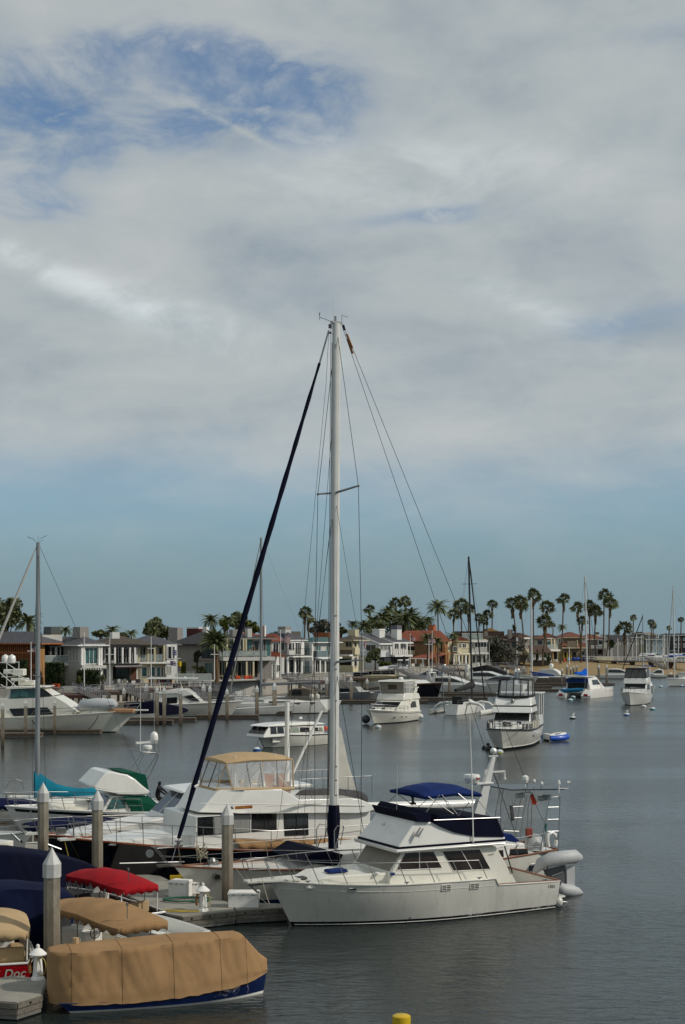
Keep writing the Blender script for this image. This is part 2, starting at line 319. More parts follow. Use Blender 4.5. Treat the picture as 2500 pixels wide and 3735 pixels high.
class Hull:
	def __init__(s,b,B,sheer,L=None,rake=.8,trake=.05,sternw=.85,draft=.5,pd=2.4,pw=1.5,flare=.16,mid=.4,mat=WHITE,boot=NAVY,bottom=BLACKB,deck=WHITE,railm=None,rail=.03,n=26,boot0=.03,boot1=.12,deckf=None,trans=None,inner=None,x0=0,stripe=None):
		s.L=L or b.L; s.B=B; s.sh=sheer; s.rake=rake; s.tr=trake; s.sw=sternw; s.pd=pd; s.pw=pw; s.fl=flare; s.mid=mid; s.x0=x0
		ts=sorted(set([i/n for i in range(n+1)]+[.93,.97,.985]+[a for a,_ in sheer if 0<=a<=1]))
		def ring(zf): return [[s.P(t,zf(t),-1) for t in reversed(ts)]+[s.P(t,zf(t),1) for t in ts]]
		def strip(zs,name,mat):
			mb=MB(); rows=[sum(ring(zf),[]) for zf in zs]; mb.grid(rows,closed=True); o=mb.build(name,mat,b.o,smooth=40); return o
		zsh=lambda t: interp(s.sh,t)
		s.hull=strip([(lambda t,k=k: boot1+(zsh(t)-boot1)*k) for k in (0,.25,.5,.75,1)],'hull',mat)
		if stripe: 
			a0,a1,sm=stripe; mb=MB()
			for sd in(-1,1): mb.grid([[s.P(t,zsh(t)-a,sd)+Vector((0,.006*sd,0)) for t in ts if t<.985] for a in(a0,a1)])
			mb.build('sheer_stripe',sm,b.o,smooth=40)
		strip([lambda t:boot0,lambda t:boot1],'boot_stripe',boot)
		bt=strip([lambda t:-draft,lambda t:-draft*.5,lambda t:boot0],'bottom',bottom)
		dk=deckf or (lambda t: zsh(t)-.04); ins=.03 if deckf is None else .09
		mb=MB(); rows=[]
		for t in ts:
			p=s.P(t,zsh(t),1); w=max(.001,abs(p.y)-ins); z=dk(t)
			rows.append([Vector((p.x,w*k,z+.05*(1-k*k))) for k in(-1,-.5,0,.5,1)])
		mb.grid(rows); mb.build('deck',deck,b.o,smooth=30)
		if deckf is not None:
			mb=MB()
			for sd in(-1,1):
				mb.grid([[Vector((s.P(t,zsh(t),1).x,sd*max(.001,abs(s.P(t,zsh(t),1).y)-.09),zz)) for t in ts for zz in[zsh(t) if q else dk(t)]] for q in(0,1)])
				mb.grid([[s.P(t,zsh(t),sd) for t in ts],[Vector((s.P(t,zsh(t),1).x,sd*max(.001,abs(s.P(t,zsh(t),1).y)-.09),zsh(t)+.005)) for t in ts]])
			p=s.P(0,zsh(0),1); mb.add([(p.x+.06,-abs(p.y)+.09,dk(0)),(p.x+.06,abs(p.y)-.09,dk(0)),(p.x+.06,abs(p.y)-.09,zsh(0)),(p.x+.06,-abs(p.y)+.09,zsh(0))],[(0,1,2,3)])
			mb.build('bulwark',inner or deck,b.o)
		if rail:
			mb=MB(); pts=[s.P(t,zsh(t),-1) for t in ts]+[s.P(t,zsh(t),1) for t in reversed(ts[:-1])]
			mb.tube(pts,rail,6,closed=True); mb.build('rub_rail',railm or mat,b.o,smooth=60)
	def P(s,t,z,side=1):
		zs=interp(s.sh,t); u=z/zs; zb=interp(s.sh,1); za=interp(s.sh,0)
		xe=s.L+s.rake*(z/zb if z>0 else z/zb*1.3); xs=-s.tr*(z/za)
		x=xs+(xe-xs)*t; uc=max(0,min(1,u)); p=lerp(s.pw,s.pd,uc)
		if t<s.mid: k=t/s.mid; g=s.sw+(1-s.sw)*(1-(1-k)**2)
		else: k=(t-s.mid)/(1-s.mid); g=1-k**p
		w=s.B/2*g*(1-s.fl*(1-uc)**1.5)
		if u<0: w*=1+u*1.2
		return Vector((x+s.x0,side*max(w,.004),z))
	def g(s,t,side=1,dz=0,inset=0):
		p=s.P(t,interp(s.sh,t),side); p.z+=dz; p.y-=side*min(inset,abs(p.y)); return p
def prism(b,poly,wf,name,mat,parent=None,bev=.02,**k):
	"""side profile [(x,z)..] extruded across, half width wf(x,z)"""
	n=len(poly); vs=[Vector((x,-wf(x,z),z)) for x,z in poly]+[Vector((x,wf(x,z),z)) for x,z in poly]
	mb=MB(); mb.add(vs,[tuple(range(n)),tuple(range(2*n-1,n-1,-1))]+[(i,(i+1)%n,n+(i+1)%n,n+i) for i in range(n)])
	return mb.build(name,mat,parent or b.o,smooth=32,bev=bev,**k)
def swin(b,poly,wf,mat=GLASS,fm=None,fr=.018,sides=(1,-1),off=.012,name='window',mull=(),parent=None,pane='pane'):
	"""windows flush on the sides of a prism; frame tube + pane; mull=fractions for vertical bars"""
	for sd in sides:
		pts=[Vector((x,sd*(wf(x,z)+off),z)) for x,z in poly]
		fo=MB().tube(pts,fr,4,closed=True)
		for m in mull:
			a=pts[0].lerp(pts[1],m); c=pts[3].lerp(pts[2],m); fo.tube([a,c],fr*.9,4)
		fo=fo.build(name,fm or DARK,parent or b.o)
		MB().extr(pts,(0,-sd*.02,0)).build(pane,mat,fo)
def qwin(b,A,B_,C,D,u0,u1,v0,v1,mat=GLASS,fm=None,fr=.018,off=.012,name='window',parent=None,outward=None):
	"""quad A(bl) B(br) C(tr) D(tl): window in u,v range"""
	def q(u,v): return A.lerp(B_,u).lerp(D.lerp(C,u),v)
	n=(B_-A).cross(D-A).normalized()
	if outward is not None and n.dot(outward)<0: n=-n
	pts=[q(u0,v0)+n*off,q(u1,v0)+n*off,q(u1,v1)+n*off,q(u0,v1)+n*off]
	fo=MB().tube(pts,fr,4,closed=True).build(name,fm or DARK,parent or b.o)
	MB().extr(pts,-n*.02).build('pane',mat,fo)
def rail(b,base,tops,r=.014,mids=(.5,),mat=STEEL,name='rail',step=1,parent=None,stn='stanchion'):
	"""base & tops lists of points"""
	mb=MB(); mb.tube(tops,r,6)
	for m in mids: mb.tube([a.lerp(c,m) for a,c in zip(base,tops)],r*.55,4)
	o=mb.build(name,mat,parent or b.o,smooth=60)
	for i,(a,c) in enumerate(zip(base,tops)):
		if i%step==0: MB().tube([a,c],r,5).build(stn,mat,o)
	return o
def line(name,mat,parent,pts,r=.01,n=4,world=False,label=None): return MB().tube(pts,r,n).build(name,mat,parent,world=world,label=label)
def sag(a,c,s,n=10):
	a=Vector(a); c=Vector(c); return [a.lerp(c,i/n)-Vector((0,0,s*4*(i/n)*(1-i/n))) for i in range(n+1)]
# ---------------------------------------------------------------- water
def water_mat():
	m=bpy.data.materials.new('harbour_water'); m.use_nodes=True; nt=m.node_tree; L=nt.links.new; b=nt.nodes['Principled BSDF']
	b.inputs['Roughness'].default_value=.1; b.inputs['IOR'].default_value=1.33; b.inputs['Specular IOR Level'].default_value=.5
	tc=N(nt,'ShaderNodeTexCoord')
	def nz(scale,sx,sy,rot,detail=4,dist=.4):
		mp=N(nt,'ShaderNodeMapping'); L(tc.outputs['Object'],mp.inputs[0]); mp.inputs['Scale'].default_value=(sx,sy,1); mp.inputs['Rotation'].default_value=(0,0,rot)
		n=N(nt,'ShaderNodeTexNoise'); L(mp.outputs[0],n.inputs['Vector']); n.inputs['Scale'].default_value=scale; n.inputs['Detail'].default_value=detail; n.inputs['Distortion'].default_value=dist; n.inputs['Roughness'].default_value=.55
		return n.outputs[0]
	rip=nz(2.6,.75,1.5,.15); mid=nz(.8,.6,1.3,-.2,3); big=nz(.045,.5,1.,.25,4,1.); calm=sstep(nt,big,.38,.62)
	h=math_(nt,'ADD',math_(nt,'MULTIPLY',rip,.5),math_(nt,'MULTIPLY',mid,.9))
	bp=N(nt,'ShaderNodeBump'); bp.inputs['Distance'].default_value=.09; L(h,bp.inputs['Height'])
	sp=N(nt,'ShaderNodeSeparateXYZ'); L(tc.outputs['Object'],sp.inputs[0]); open_=math_(nt,'SUBTRACT',1.0,math_(nt,'MULTIPLY',sstep(nt,sp.outputs[1],50,150),.62)); L(math_(nt,'MULTIPLY',math_(nt,'ADD',math_(nt,'MULTIPLY',calm,.5),.5),open_),bp.inputs['Strength']); L(bp.outputs[0],b.inputs['Normal'])
	L(mixc(nt,calm,(.014,.020,.019),(.022,.029,.027)),b.inputs['Base Color'])
	L(math_(nt,'ADD',math_(nt,'ADD',math_(nt,'MULTIPLY',calm,.08),.06),math_(nt,'MULTIPLY',sstep(nt,sp.outputs[1],50,150),.13)),b.inputs['Roughness'])
	return m
WATER=water_mat()
MB().add([(-1400,-55,0),(1400,-55,0),(1400,3000,0),(-1400,3000,0)],[(0,1,2,3)]).build('water',WATER,kind='structure')
# ================================================================ NEAR BOATS
Z1=(0,2600,.44643); Z2=(500,2600,.47832); Z3=(900,2850,.44643); Z4=(1500,2700,.44643); Z5=(0,3050,.63776); Z7=(570,3100,.33163); Z8=(0,2800,.2551)
def q(z,u,v): return (z[0]+u*z[2], z[1]+v*z[2])
def from_corner(bow,corner,hb):
	v=Vector(corner)-Vector(bow); v.z=0; L=v.length; a=math.asin(hb/L)*(1 if v.x>0 else -1)
	return Vector(bow)+(Matrix.Rotation(a,3,'Z')@v).normalized()*(L*math.cos(a)), Vector(bow)
def on_hull(b,h,px,py,off=0):
	y=h.B/2
	for _ in range(6):
		x,z=b.l(px,py,y); zb=interp(h.sh,1); za=interp(h.sh,0); xe=h.L+h.rake*z/zb; xs=-h.tr*z/za
		t=max(0,min(1,(x-h.x0-xs)/(xe-xs))); y=abs(h.P(t,z).y)
	return Vector((x,(y+off)*b.near,z))
def canopy(b,xs,w,name,mat,crown=.3,drop=.18,scal=0,round_=.25,edge=lambda k:0,nx=44,ny=14,parent=None,solid=.015,endround=True):
	"""cloth top: xs=[(x,zedge)...] front..rear ; crown rise at centre ; scalloped drop edge"""
	x0,x1=xs[0][0],xs[-1][0]; mb=MB(); rows=[]
	for i in range(nx+1):
		t=i/nx; x=lerp(x0,x1,t); ze=interp(xs,x) if x0<x1 else interp(list(reversed(xs)),x)
		k=min(t,1-t)/round_; ww=w*(1 if k>=1 or not endround else lerp(.8,1,math.sqrt(max(0,1-(1-k)**2))))
		row=[]
		sc_a=(1-abs(math.sin(math.pi*scal*t)))*.6 if scal else 0
		row.append(Vector((x,-ww,ze-drop*(1-sc_a)))); row.append(Vector((x,-ww,ze)))
		for j in range(1,ny): 
			s=-1+2*j/ny; row.append(Vector((x,ww*s,ze+crown*(1-abs(s)**2.2)*(1 if k>=1 else lerp(.45,1,k))+.012*math.sin(x*5+s*4))))
		row.append(Vector((x,ww,ze))); row.append(Vector((x,ww,ze-drop*(1-sc_a)))); rows.append(row)
	mb.grid(rows)
	for r in (rows[0],rows[-1]):
		n=len(r)-2; lo=[p.copy() for p in r[1:-1]]; base=min(p.z for p in lo)
		up=r[1:-1]; dn=[Vector((p.x,p.y,base-drop*(1-(abs(math.sin(math.pi*max(2,scal/2)*i/(len(up)-1)))*.35 if scal else 0)))) for i,p in enumerate(up)]
		mb.grid([up,dn])
	return mb.build(name,mat,parent or b.o,smooth=50,solid=solid)
def cover(b,st,mat,name='canvas_cover',fold=.03,n=14,seed=0,parent=None,seams=(),seamm=None):
	"""boat cover: st=[(x,wtop,ztop,wbot,zbot)], folds by noise"""
	mb=MB(); rows=[]; m=[]
	xs=[s[0] for s in st]; N_=96
	for i in range(N_+1):
		x=lerp(xs[0],xs[-1],i/N_); S=[interp([(s[0],s[k]) for s in st],x) if xs[0]<xs[-1] else interp([(s[0],s[k]) for s in reversed(st)],x) for k in range(1,5)]
		wt,zt,wb,zb=S; row=[]
		def disp(a,bz,k): return fold*(noise.noise(Vector((x*1.3+seed,bz*.8,a)))*1.1-(1-abs(noise.noise(Vector((x*2.6+bz*1.1,bz*.6-x*.2,a+seed)))))**6*.45-(1-abs(noise.noise(Vector((x*1.9-bz*1.3,bz*.5,a+seed+5)))))**8*.55+.5)*k
		zb+=.03*noise.noise(Vector((x*4,seed,2)))
		for sd in(-1,1):
			side=[]
			for j in range(14):
				k=j/13; z=lerp(zb,zt,k); w=lerp(wb,wt,k)+.05*math.sin(k*math.pi)*0; side.append(Vector((x,sd*(w+disp(sd,z,(1 if .2<k<1 else .3))*1.3+(0 if k>.12 else -.02)),z)))
			side=side if sd<0 else list(reversed(side))
			if sd<0: row+=side; row+=[Vector((x,wt*s,zt+.06*wt*(1-s*s)+disp(s*1.5,zt,.25))) for s in(-.75,-.5,-.25,0,.25,.5,.75)]
			else: row+=side
		rows.append(row)
	mb.grid(rows); n_=len(rows[0]); mb.f.append(tuple(range(n_))); mb.f.append(tuple(range(N_*n_,(N_+1)*n_)))
	o=mb.build(name,mat,parent or b.o,smooth=75)
	for i in seams: c=Vector((rows[i][0].x,0,.6)); MB().tube([c+(p-c)*1.005 for p in rows[i]],.006,4).build('canvas_seam',seamm or mat,o)
	return o
def radome(b,p,r,mat=WHITE,name='radar_dome',words=None,h=.22,col_=None,parent=None,face=0):
	o=MB().lathe([(r*.55,-h*.62),(r*.8,-h*.5),(r*.95,-h*.1),(r,0),(r,h*.25),(r*.9,h*.5),(.01,h*.58)],p,20).build(name,mat,parent or b.o,smooth=40)
	if words:
		for i,ch in enumerate(words):
			a=face+(i-len(words)/2)*.135*(.3/r if r<.3 else 1)*.62; 
			text('lettering',ch,col_,o,(p[0]+(r+.004)*math.cos(a),p[1]+(r+.004)*math.sin(a),p[2]+.06*h),(R(90),0,a+R(90)),h*.42,.002)
	return o
# ---- 1. white sedan cruiser, foreground
def trawler():
	bow=G(1065,3377); cor=G(2029,3314); st,bw=from_corner(bow,cor,1.55)
	b=Boat('motor_cruiser','large white cabin cruiser with navy bimini, nearest boat on open water','motorboat',st,bw)
	sh=[(0,1.03),(.262,1.12),(.272,1.36),(.6,1.42),(1,1.62)]
	h=Hull(b,3.75,sh,rake=.85,trake=.08,sternw=.9,pd=3.2,pw=1.9,flare=.12,mat=HULLG,boot=NAVY,bottom=BLACKB,deck=WHITE2,railm=WHITED,rail=.028,boot0=-.02,boot1=.15,
		deckf=lambda t:.55 if t<.255 else interp(sh,t)-.03,inner=WHITE)
	MB().tube([h.P(t,.05,1)+Vector((0,.006,0)) for t in [i/20*.99 for i in range(21)]],.012,4).build('waterline_stripe',WHITE,b.o)
	MB().tube([h.P(t,interp(sh,t)-.24,1) for t in [.28+i/20*.71 for i in range(21)]],.012,5).build('hull_crease',HULLG,b.o)
	# teak covering boards round the cockpit
	mb=MB()
	for sd in(-1,1): mb.grid([[h.g(t,sd,.03,0) for t in(0,.1,.2,.255)],[h.g(t,sd,.034,.16) for t in(0,.1,.2,.255)]])
	p=h.g(0,1,.03); mb.add([(p.x,-p.y,p.z),(p.x,p.y,p.z),(p.x+.16,p.y,p.z+.004),(p.x+.16,-p.y,p.z+.004)],[(0,1,2,3)])
	mb.build('teak_covering_board',TEAK,b.o,solid=.03)
	wf=lambda x,z:1.42-.05*(z-1.3)
	P=lambda z,u,v,y=1.42:b.l(*q(z,u,v),y)
	fb=P(Z3,1178,760); ft=P(Z3,1296,572); rt=P(Z4,700,868); rb=P(Z4,868,1170)
	z0=1.0
	cabin=prism(b,[(fb[0]+.08,z0+.3),fb,ft,rt,(rb[0],z0+.02),(rb[0]+.3,z0)],wf,'cabin',WHITE2,bev=.03)
	fx=lambda x,z:wf(x,z)
	# windscreen with mesh cover
	A=Vector((fb[0],-wf(*fb),fb[1])); B_=Vector((fb[0],wf(*fb),fb[1])); C=Vector((ft[0],wf(*ft),ft[1])); D=Vector((ft[0],-wf(*ft),ft[1]))
	qwin(b,A,B_,C,D,.04,.96,.06,.97,mat=NET,fm=WHITE2,name='windscreen_cover',outward=Vector((1,0,.3)))
	win=M('amber_dark_glass','2c221d',.1,var=.5,scale=1.5)
	w1=[P(Z3,1228,727),P(Z4,255,1046),P(Z4,190,908),P(Z3,1302,584)]
	w2=[P(Z4,350,1070),P(Z4,650,1054),P(Z4,566,891),P(Z4,258,907)]
	for w_ in(w1,w2): swin(b,w_,wf,mat=win,fm=PAINTW,fr=.016,mull=(.5,))
	# curtains seen inside
	# cabin side vent groove and logo emblem
	text('emblem','\u2014\u25be',M('emblem_grey','57564e',.5),b.o,(P(Z4,658,932)[0],wf(0,2)+.02,P(Z4,658,932)[1]),(R(90),0,R(180)),.16)
	# trunk cabin forward
	tf=b.l(*q(Z3,440,792),.9); tz=b.l(*q(Z3,560,735),.0)
	wt=lambda x,z:1.2-.26*max(0,(x-fb[0]))-.1*(z-1.4)
	x1=fb[0]+.1; x2=b.l(*q(Z3,470,760),.5)[0]
	prism(b,[(x1-.3,1.3),(x1-.3,fb[1]+.02),(x1,fb[1]+.02),(x2-.7,1.78),(x2,1.5),(x2+.05,1.38)],lambda x,z:1.22-.13*max(0,(x-x1))-.12*(z-1.4),'trunk_cabin',WHITE2,bev=.05)
	hp=b.vz(*q(Z3,730,727),1.86); MB().box(hp,(.75,.5,.1),top=.9).build('hatch_cover',BLUEC,b.o,bev=.03)
	MB().box(b.vz(*q(Z3,430,793),1.62),(.5,.35,.12)).build('anchor_windlass',DARK,b.o,bev=.04)
	# roof slab / flybridge
	r0=P(Z3,1232,556,1.62); r1=P(Z4,770,858,1.62)
	rz0=r0[1]; rz1=r1[1]; zt=(rz0+rz1)/2
	slab=prism(b,[(r0[0],zt-.07),(r0[0]+.05,zt+.06),(r1[0],zt+.06),(r1[0],zt-.05)],lambda x,z:1.6-.0*x,'roof_overhang',WHITE,bev=.02)
	wn=lambda x,z:1.52-.12*(z-zt)
	y_=1.5; L_=lambda z,u,v:b.l(*q(z,u,v),y_)
	s0=L_(Z3,1242,528); sf=L_(Z3,1392,328); rr=L_(Z4,770,826); rtp=L_(Z4,768,788)
	prof=[(s0[0]+.0,zt+.06),(s0[0]-.0,zt+.16),sf,L_(Z4,100,664),L_(Z4,185,674),L_(Z4,245,702),L_(Z4,360,752),L_(Z4,520,783),rtp,(rr[0],zt+.06)]
	prism(b,prof,wn,'flybridge',WHITE,bev=.03)
	MB().extr([Vector((s0[0]+.02,sd*(wn(0,zt+.1)+.012),zt+.08)) for sd in(-1,1)]+[Vector((rr[0],-(wn(0,zt+.1)+.012),zt+.08)),],(0,0,.001)) 
	mb=MB(); 
	loop=[Vector((rr[0],1.528,zt+.1)),Vector((s0[0]+.015,1.528,zt+.1)),Vector((s0[0]+.015,-1.528,zt+.1)),Vector((rr[0],-1.528,zt+.1))]
	for a,c in((0,1),(1,2),(2,3)):
		d=(loop[c]-loop[a]).normalized(); nrm=Vector((0,0,1)).cross(d)*.015; mb.extr([loop[a]+Vector((0,0,-.04)),loop[c]+Vector((0,0,-.04)),loop[c]+Vector((0,0,.04)),loop[a]+Vector((0,0,.04))],nrm)
	mb.build('navy_stripe',NAVYC,b.o)
	mb=MB(); mb.tube([Vector((r1[0],1.62,zt)),Vector((r0[0],1.62,zt)),Vector((r0[0],-1.62,zt)),Vector((r1[0],-1.62,zt))],.02,6); mb.build('roof_rail',WHITE,b.o)
	# navy windscreen cover and aft enclosure
	cv=[L_(Z3,1388,332),L_(Z3,1352,262),L_(Z3,1400,268),L_(Z3,1428,232),L_(Z3,1448,232),L_(Z3,1455,250),L_(Z4,155,586),L_(Z4,160,668)]
	prism(b,cv,lambda x,z:1.54,'windscreen_canvas',NAVYC,bev=.02)
	en=[L_(Z4,182,664),L_(Z4,230,612),L_(Z4,700,632),L_(Z4,755,772),L_(Z4,758,790),L_(Z4,520,787),L_(Z4,360,756),L_(Z4,245,706)]
	prism(b,en,lambda x,z:1.53,'flybridge_canvas',NAVYC,bev=.01)
	MB().tube([Vector((L_(Z4,180,652)[0],1.56,L_(Z4,180,652)[1])),Vector((L_(Z4,720,630)[0],1.56,L_(Z4,720,630)[1]))],.018,6).build('grab_rail',STEEL,b.o)
	tl=[L_(Z4,765,768),L_(Z4,850,774),L_(Z4,915,828),L_(Z4,880,842),L_(Z4,790,826)]
	prism(b,tl,lambda x,z:1.3,'ladder_hatch_cover',BLUEC,bev=.03)
	# horn
	hn=L_(Z3,1385,400); MB().tube([Vector((L_(Z3,1365,445)[0],1.6,L_(Z3,1365,445)[1])),Vector((L_(Z3,1410,372)[0],1.6,L_(Z3,1410,372)[1]))],[.05,.02],8).tube([Vector((L_(Z3,1380,450)[0],1.66,L_(Z3,1380,450)[1])),Vector((L_(Z3,1425,380)[0],1.66,L_(Z3,1425,380)[1]))],[.05,.02],8).build('horn',STEEL,b.o,smooth=50)
	MB().sph(b.v(*q(Z3,1118,345),0),.09).build('searchlight',WHITE,b.o,smooth=60)
	# bimini
	bw_=1.32; e0=b.l(*q(Z4,120,462),bw_); e1=b.l(*q(Z4,576,440),bw_)
	canopy(b,[(e0[0],e0[1]),(lerp(e0[0],e1[0],.5),lerp(e0[1],e1[1],.5)+.08),(e1[0],e1[1])],bw_,'bimini_top',BLUEC,crown=.24,drop=.10,round_=.2,endround=False)
	for sd in(-1,1):
		mb=MB()
		for (a,c) in(((140,460),(330,600)),((235,445),(95,600)),((250,445),(360,600)),((385,435),(470,520)),((475,510),(345,640)),((530,465),(640,622))):
			p0=b.l(*q(Z4,*a),bw_); p1=b.l(*q(Z4,*c),bw_); mb.tube([Vector((p0[0],sd*bw_,p0[1])),Vector((p1[0],sd*1.45,p1[1]))],.016,5)
		for (a,c) in(((1195,92),(1390,245)),):
			p0=b.l(*q(Z3,1465,130),bw_); p1=b.l(*q(Z3,1440,270),bw_)
		mb.build('bimini_frame',STEEL,b.o)
	# raked radar mast on centreline
	m0=b.v(*q(Z4,548,612),0); m1=b.v(*q(Z4,672,140),0)
	md=(m1-m0); ax=Vector((1,0,0))
	mb=MB(); mb.add([m0+Vector((.28,-.14,0)),m0+Vector((.28,.14,0)),m0+Vector((-.22,.14,0)),m0+Vector((-.22,-.14,0)),m1+Vector((.07,-.06,0)),m1+Vector((.07,.06,0)),m1+Vector((-.07,.06,0)),m1+Vector((-.07,-.06,0))],[(0,1,2,3),(7,6,5,4),(0,4,5,1),(1,5,6,2),(2,6,7,3),(3,7,4,0)])
	mast=mb.build('radar_mast',MASTW,b.o,bev=.02)
	rp=b.v(*q(Z4,497,312),0); bp_=b.v(*q(Z4,640,342),0)
	MB().box(((rp.x+bp_.x)/2-.1,0,rp.z-.2),((bp_.x-rp.x)*-1 if bp_.x<rp.x else .9,.32,.07)).build('radar_bracket',MASTW,mast,bev=.015)
	radome(b,rp,.31,words='Raymarine',col_=M('radar_red','8e2420',.5),parent=mast,face=R(90)-b.rz*0+R(-15)+R(40),h=.3)
	ca=b.v(*q(Z4,612,252),0); cb=b.v(*q(Z4,765,262),0)
	MB().box((ca+cb)/2,((ca-cb).length,.09,.06)).box(cb+Vector((0,0,-.12)),(.05,.05,.2)).sph(cb+Vector((0,0,-.25)),.06).box(ca+Vector((0,0,-.05)),(.1,.1,.2)).build('crosstree',MASTW,mast)
	tp=b.v(*q(Z4,675,100),0); MB().tube([m1,tp],.02,5).sph(tp+Vector((0,0,.05)),.07).box(m1+Vector((0,0,.05)),(.4,.08,.04)).tube([m1+Vector((-.15,0,0)),m1+Vector((-.15,0,.3))],.01,4).build('masthead_light',MASTW,mast)
	MB().sph(b.v(*q(Z4,728,106),0),.09,sz=.5).build('strobe_light',M('yellow_green_plastic','8a8c1e',.4),mast)
	for a,c in(((668,235),(850,765)),): MB().tube([b.v(*q(Z4,*a),0),b.v(*q(Z4,*c),0)],.018,5).build('mast_stay',STEEL,mast)
	# whip antenna
	a0=b.v(*q(Z4,508,835),1.56); a1=b.v(*q(Z4,494,230),1.5); a2=b.v(1714,2607,1.45)
	MB().tube([a0,a1,a2],[.028,.02,.008],6).build('whip_antenna',WHITE,b.o)
	MB().tube([b.v(1448,2960,0),b.v(1450,2790,0)],[.012,.006],4).build('whip_antenna',WHITE,b.o)
	MB().lathe([(.13,0),(.13,.05),(.04,.06),(.05,.25),(.08,.3),(.03,.42)],b.v(*q(Z3,1358,186),0),8).build('deck_fitting',DARK,b.o)
	# pulpit
	px_=h.L+h.rake; zb=1.62
	MB().extr([(px_-1.0,-.45,zb-.02),(px_-1.0,.45,zb-.02),(px_+.9,.2,zb+.0),(px_+.9,-.2,zb+.0)],(0,0,.09)).build('bow_pulpit',WHITED,b.o,bev=.02)
	anc=MB(); anc.tube([(px_-.1,0,zb-.06),(px_+.75,0,zb-.1)],.035,6).tube([(px_+.8,0,zb-.02),(px_+.45,.0,zb-.36)],.03,6).tube([(px_+.45,-.15,zb-.3),(px_+.4,0,zb-.38),(px_+.45,.15,zb-.3)],.03,6); anc.build('anchor',GALV,b.o)
	for sd in(1,-1):
		ts=[.30,.40,.50,.60,.70,.79,.87,.935,.985]; base=[h.g(t,sd,0,.07) for t in ts]; tops=[p+Vector((.36,0,.0)) for p in base]
		for i,p in enumerate(tops): p.z=lerp(2.06,2.42,i/8)
		tops.append(Vector((px_+.95,sd*.22,2.42))); base.append(Vector((px_+.75,sd*.2,zb+.08)))
		r_=rail(b,base,tops,r=.016,mids=())
		MB().tube([tops[-2].lerp(base[-2],.45),tops[-1].lerp(base[-1],.45)],.012,4).build('lower_rail',STEEL,r_)
	MB().tube([Vector((px_+.95,.22,2.42)),Vector((px_+1.1,0,2.42)),Vector((px_+.95,-.22,2.42))],.016,6).build('pulpit_rail',STEEL,b.o)
	# hull fittings
	for (u,v) in((288,1203),(518,1190)):
		p=on_hull(b,h,*q(Z4,u,v),.01); fr=MB().box(p,(.4,.03,.22)).build('hull_vent',WHITED,b.o,bev=.01)
		mb=MB()
		for i in range(3):
			for j in(-.09,.09): mb.box(p+Vector((j,.012*b.near,-.06+.06*i)),(.15,.02,.03))
		mb.build('louvre',DARK,fr)
	p=on_hull(b,h,*q(Z3,872,886),.01); fr=MB().box(p,(.34,.03,.13)).build('hawse_pipe',STEEL,b.o,bev=.01); MB().box(p+Vector((0,.015,.02)),(.28,.02,.05)).build('opening',DARK,fr)
	MB().sph(on_hull(b,h,*q(Z3,1342,1110),0),.035).build('through_hull',STEEL,b.o)
	mb=MB()
	for i,u in enumerate((1125,1140,1150,1160,1172)): mb.box(on_hull(b,h,*q(Z4,u,1192),.006),(.025,.01,.1+.02*(i%2)))
	mb.build('registration_marks',M('faded_grey_decal','7a7a74',.5),b.o)
	for u,v in((735,1180),(748,1180),(1405-0,822)): pass
	# cleats, fender, swim step, cockpit inner
	for t in(.06,.33,.6,.9):
		p=h.g(t,1,.04,.1); MB().box(p+Vector((0,0,.03)),(.2,.03,.03)).box(p,(.06,.03,.06)).build('cleat',STEEL,b.o)
	fp=b.v(*q(Z4,1205,1320),1.45); fn=MB().sph(fp,.17,14,8,1.15).build('round_fender',WHITED,b.o,smooth=60); MB().tube([fp,h.g(.01,1,.02)],.012,4).build('fender_line',ROPED,fn)
	MB().extr([(-.1,-1.3,.28),(-.1,1.3,.28),(-.75,1.1,.28),(-.75,-1.1,.28)],(0,0,.07)).build('swim_platform',WHITED,b.o,bev=.02)
	MB().tube([b.v(*q(Z4,1240,1320),1.2),b.v(*q(Z4,1295,1325),1.2),b.v(*q(Z4,1215,1375),1.3)],.03,5).build('platform_bracket',GALV,b.o)
	MB().tube([b.v(*q(Z4,765,865),1.45),b.v(*q(Z4,828,1085),1.45)],.022,6).tube([b.v(*q(Z4,878,850),1.45),b.v(*q(Z4,795,950),1.45)],.015,5).build('overhang_post',DARK,b.o)
	MB().box((1.6,-.3,.95),(.6,1.2,.7)).build('engine_box',WHITE2,b.o,bev=.03)
	MB().box(b.v(*q(Z3,1192,757),1.45),(.14,.1,.09)).build('navigation_light',M('blue_plastic','1c2f6a',.4),b.o)
	MB().sph(b.v(*q(Z3,1068,750),1.2),.1,sz=.5).build('deck_vent',WHITE,b.o)
	return b,h
TR,TRH=trawler()
line('bow_line',ROPE,TR.o,sag(TR.v(*q(Z3,125,790),.3),TR.v(*q(Z3,190,1008),.8),.05),.014)
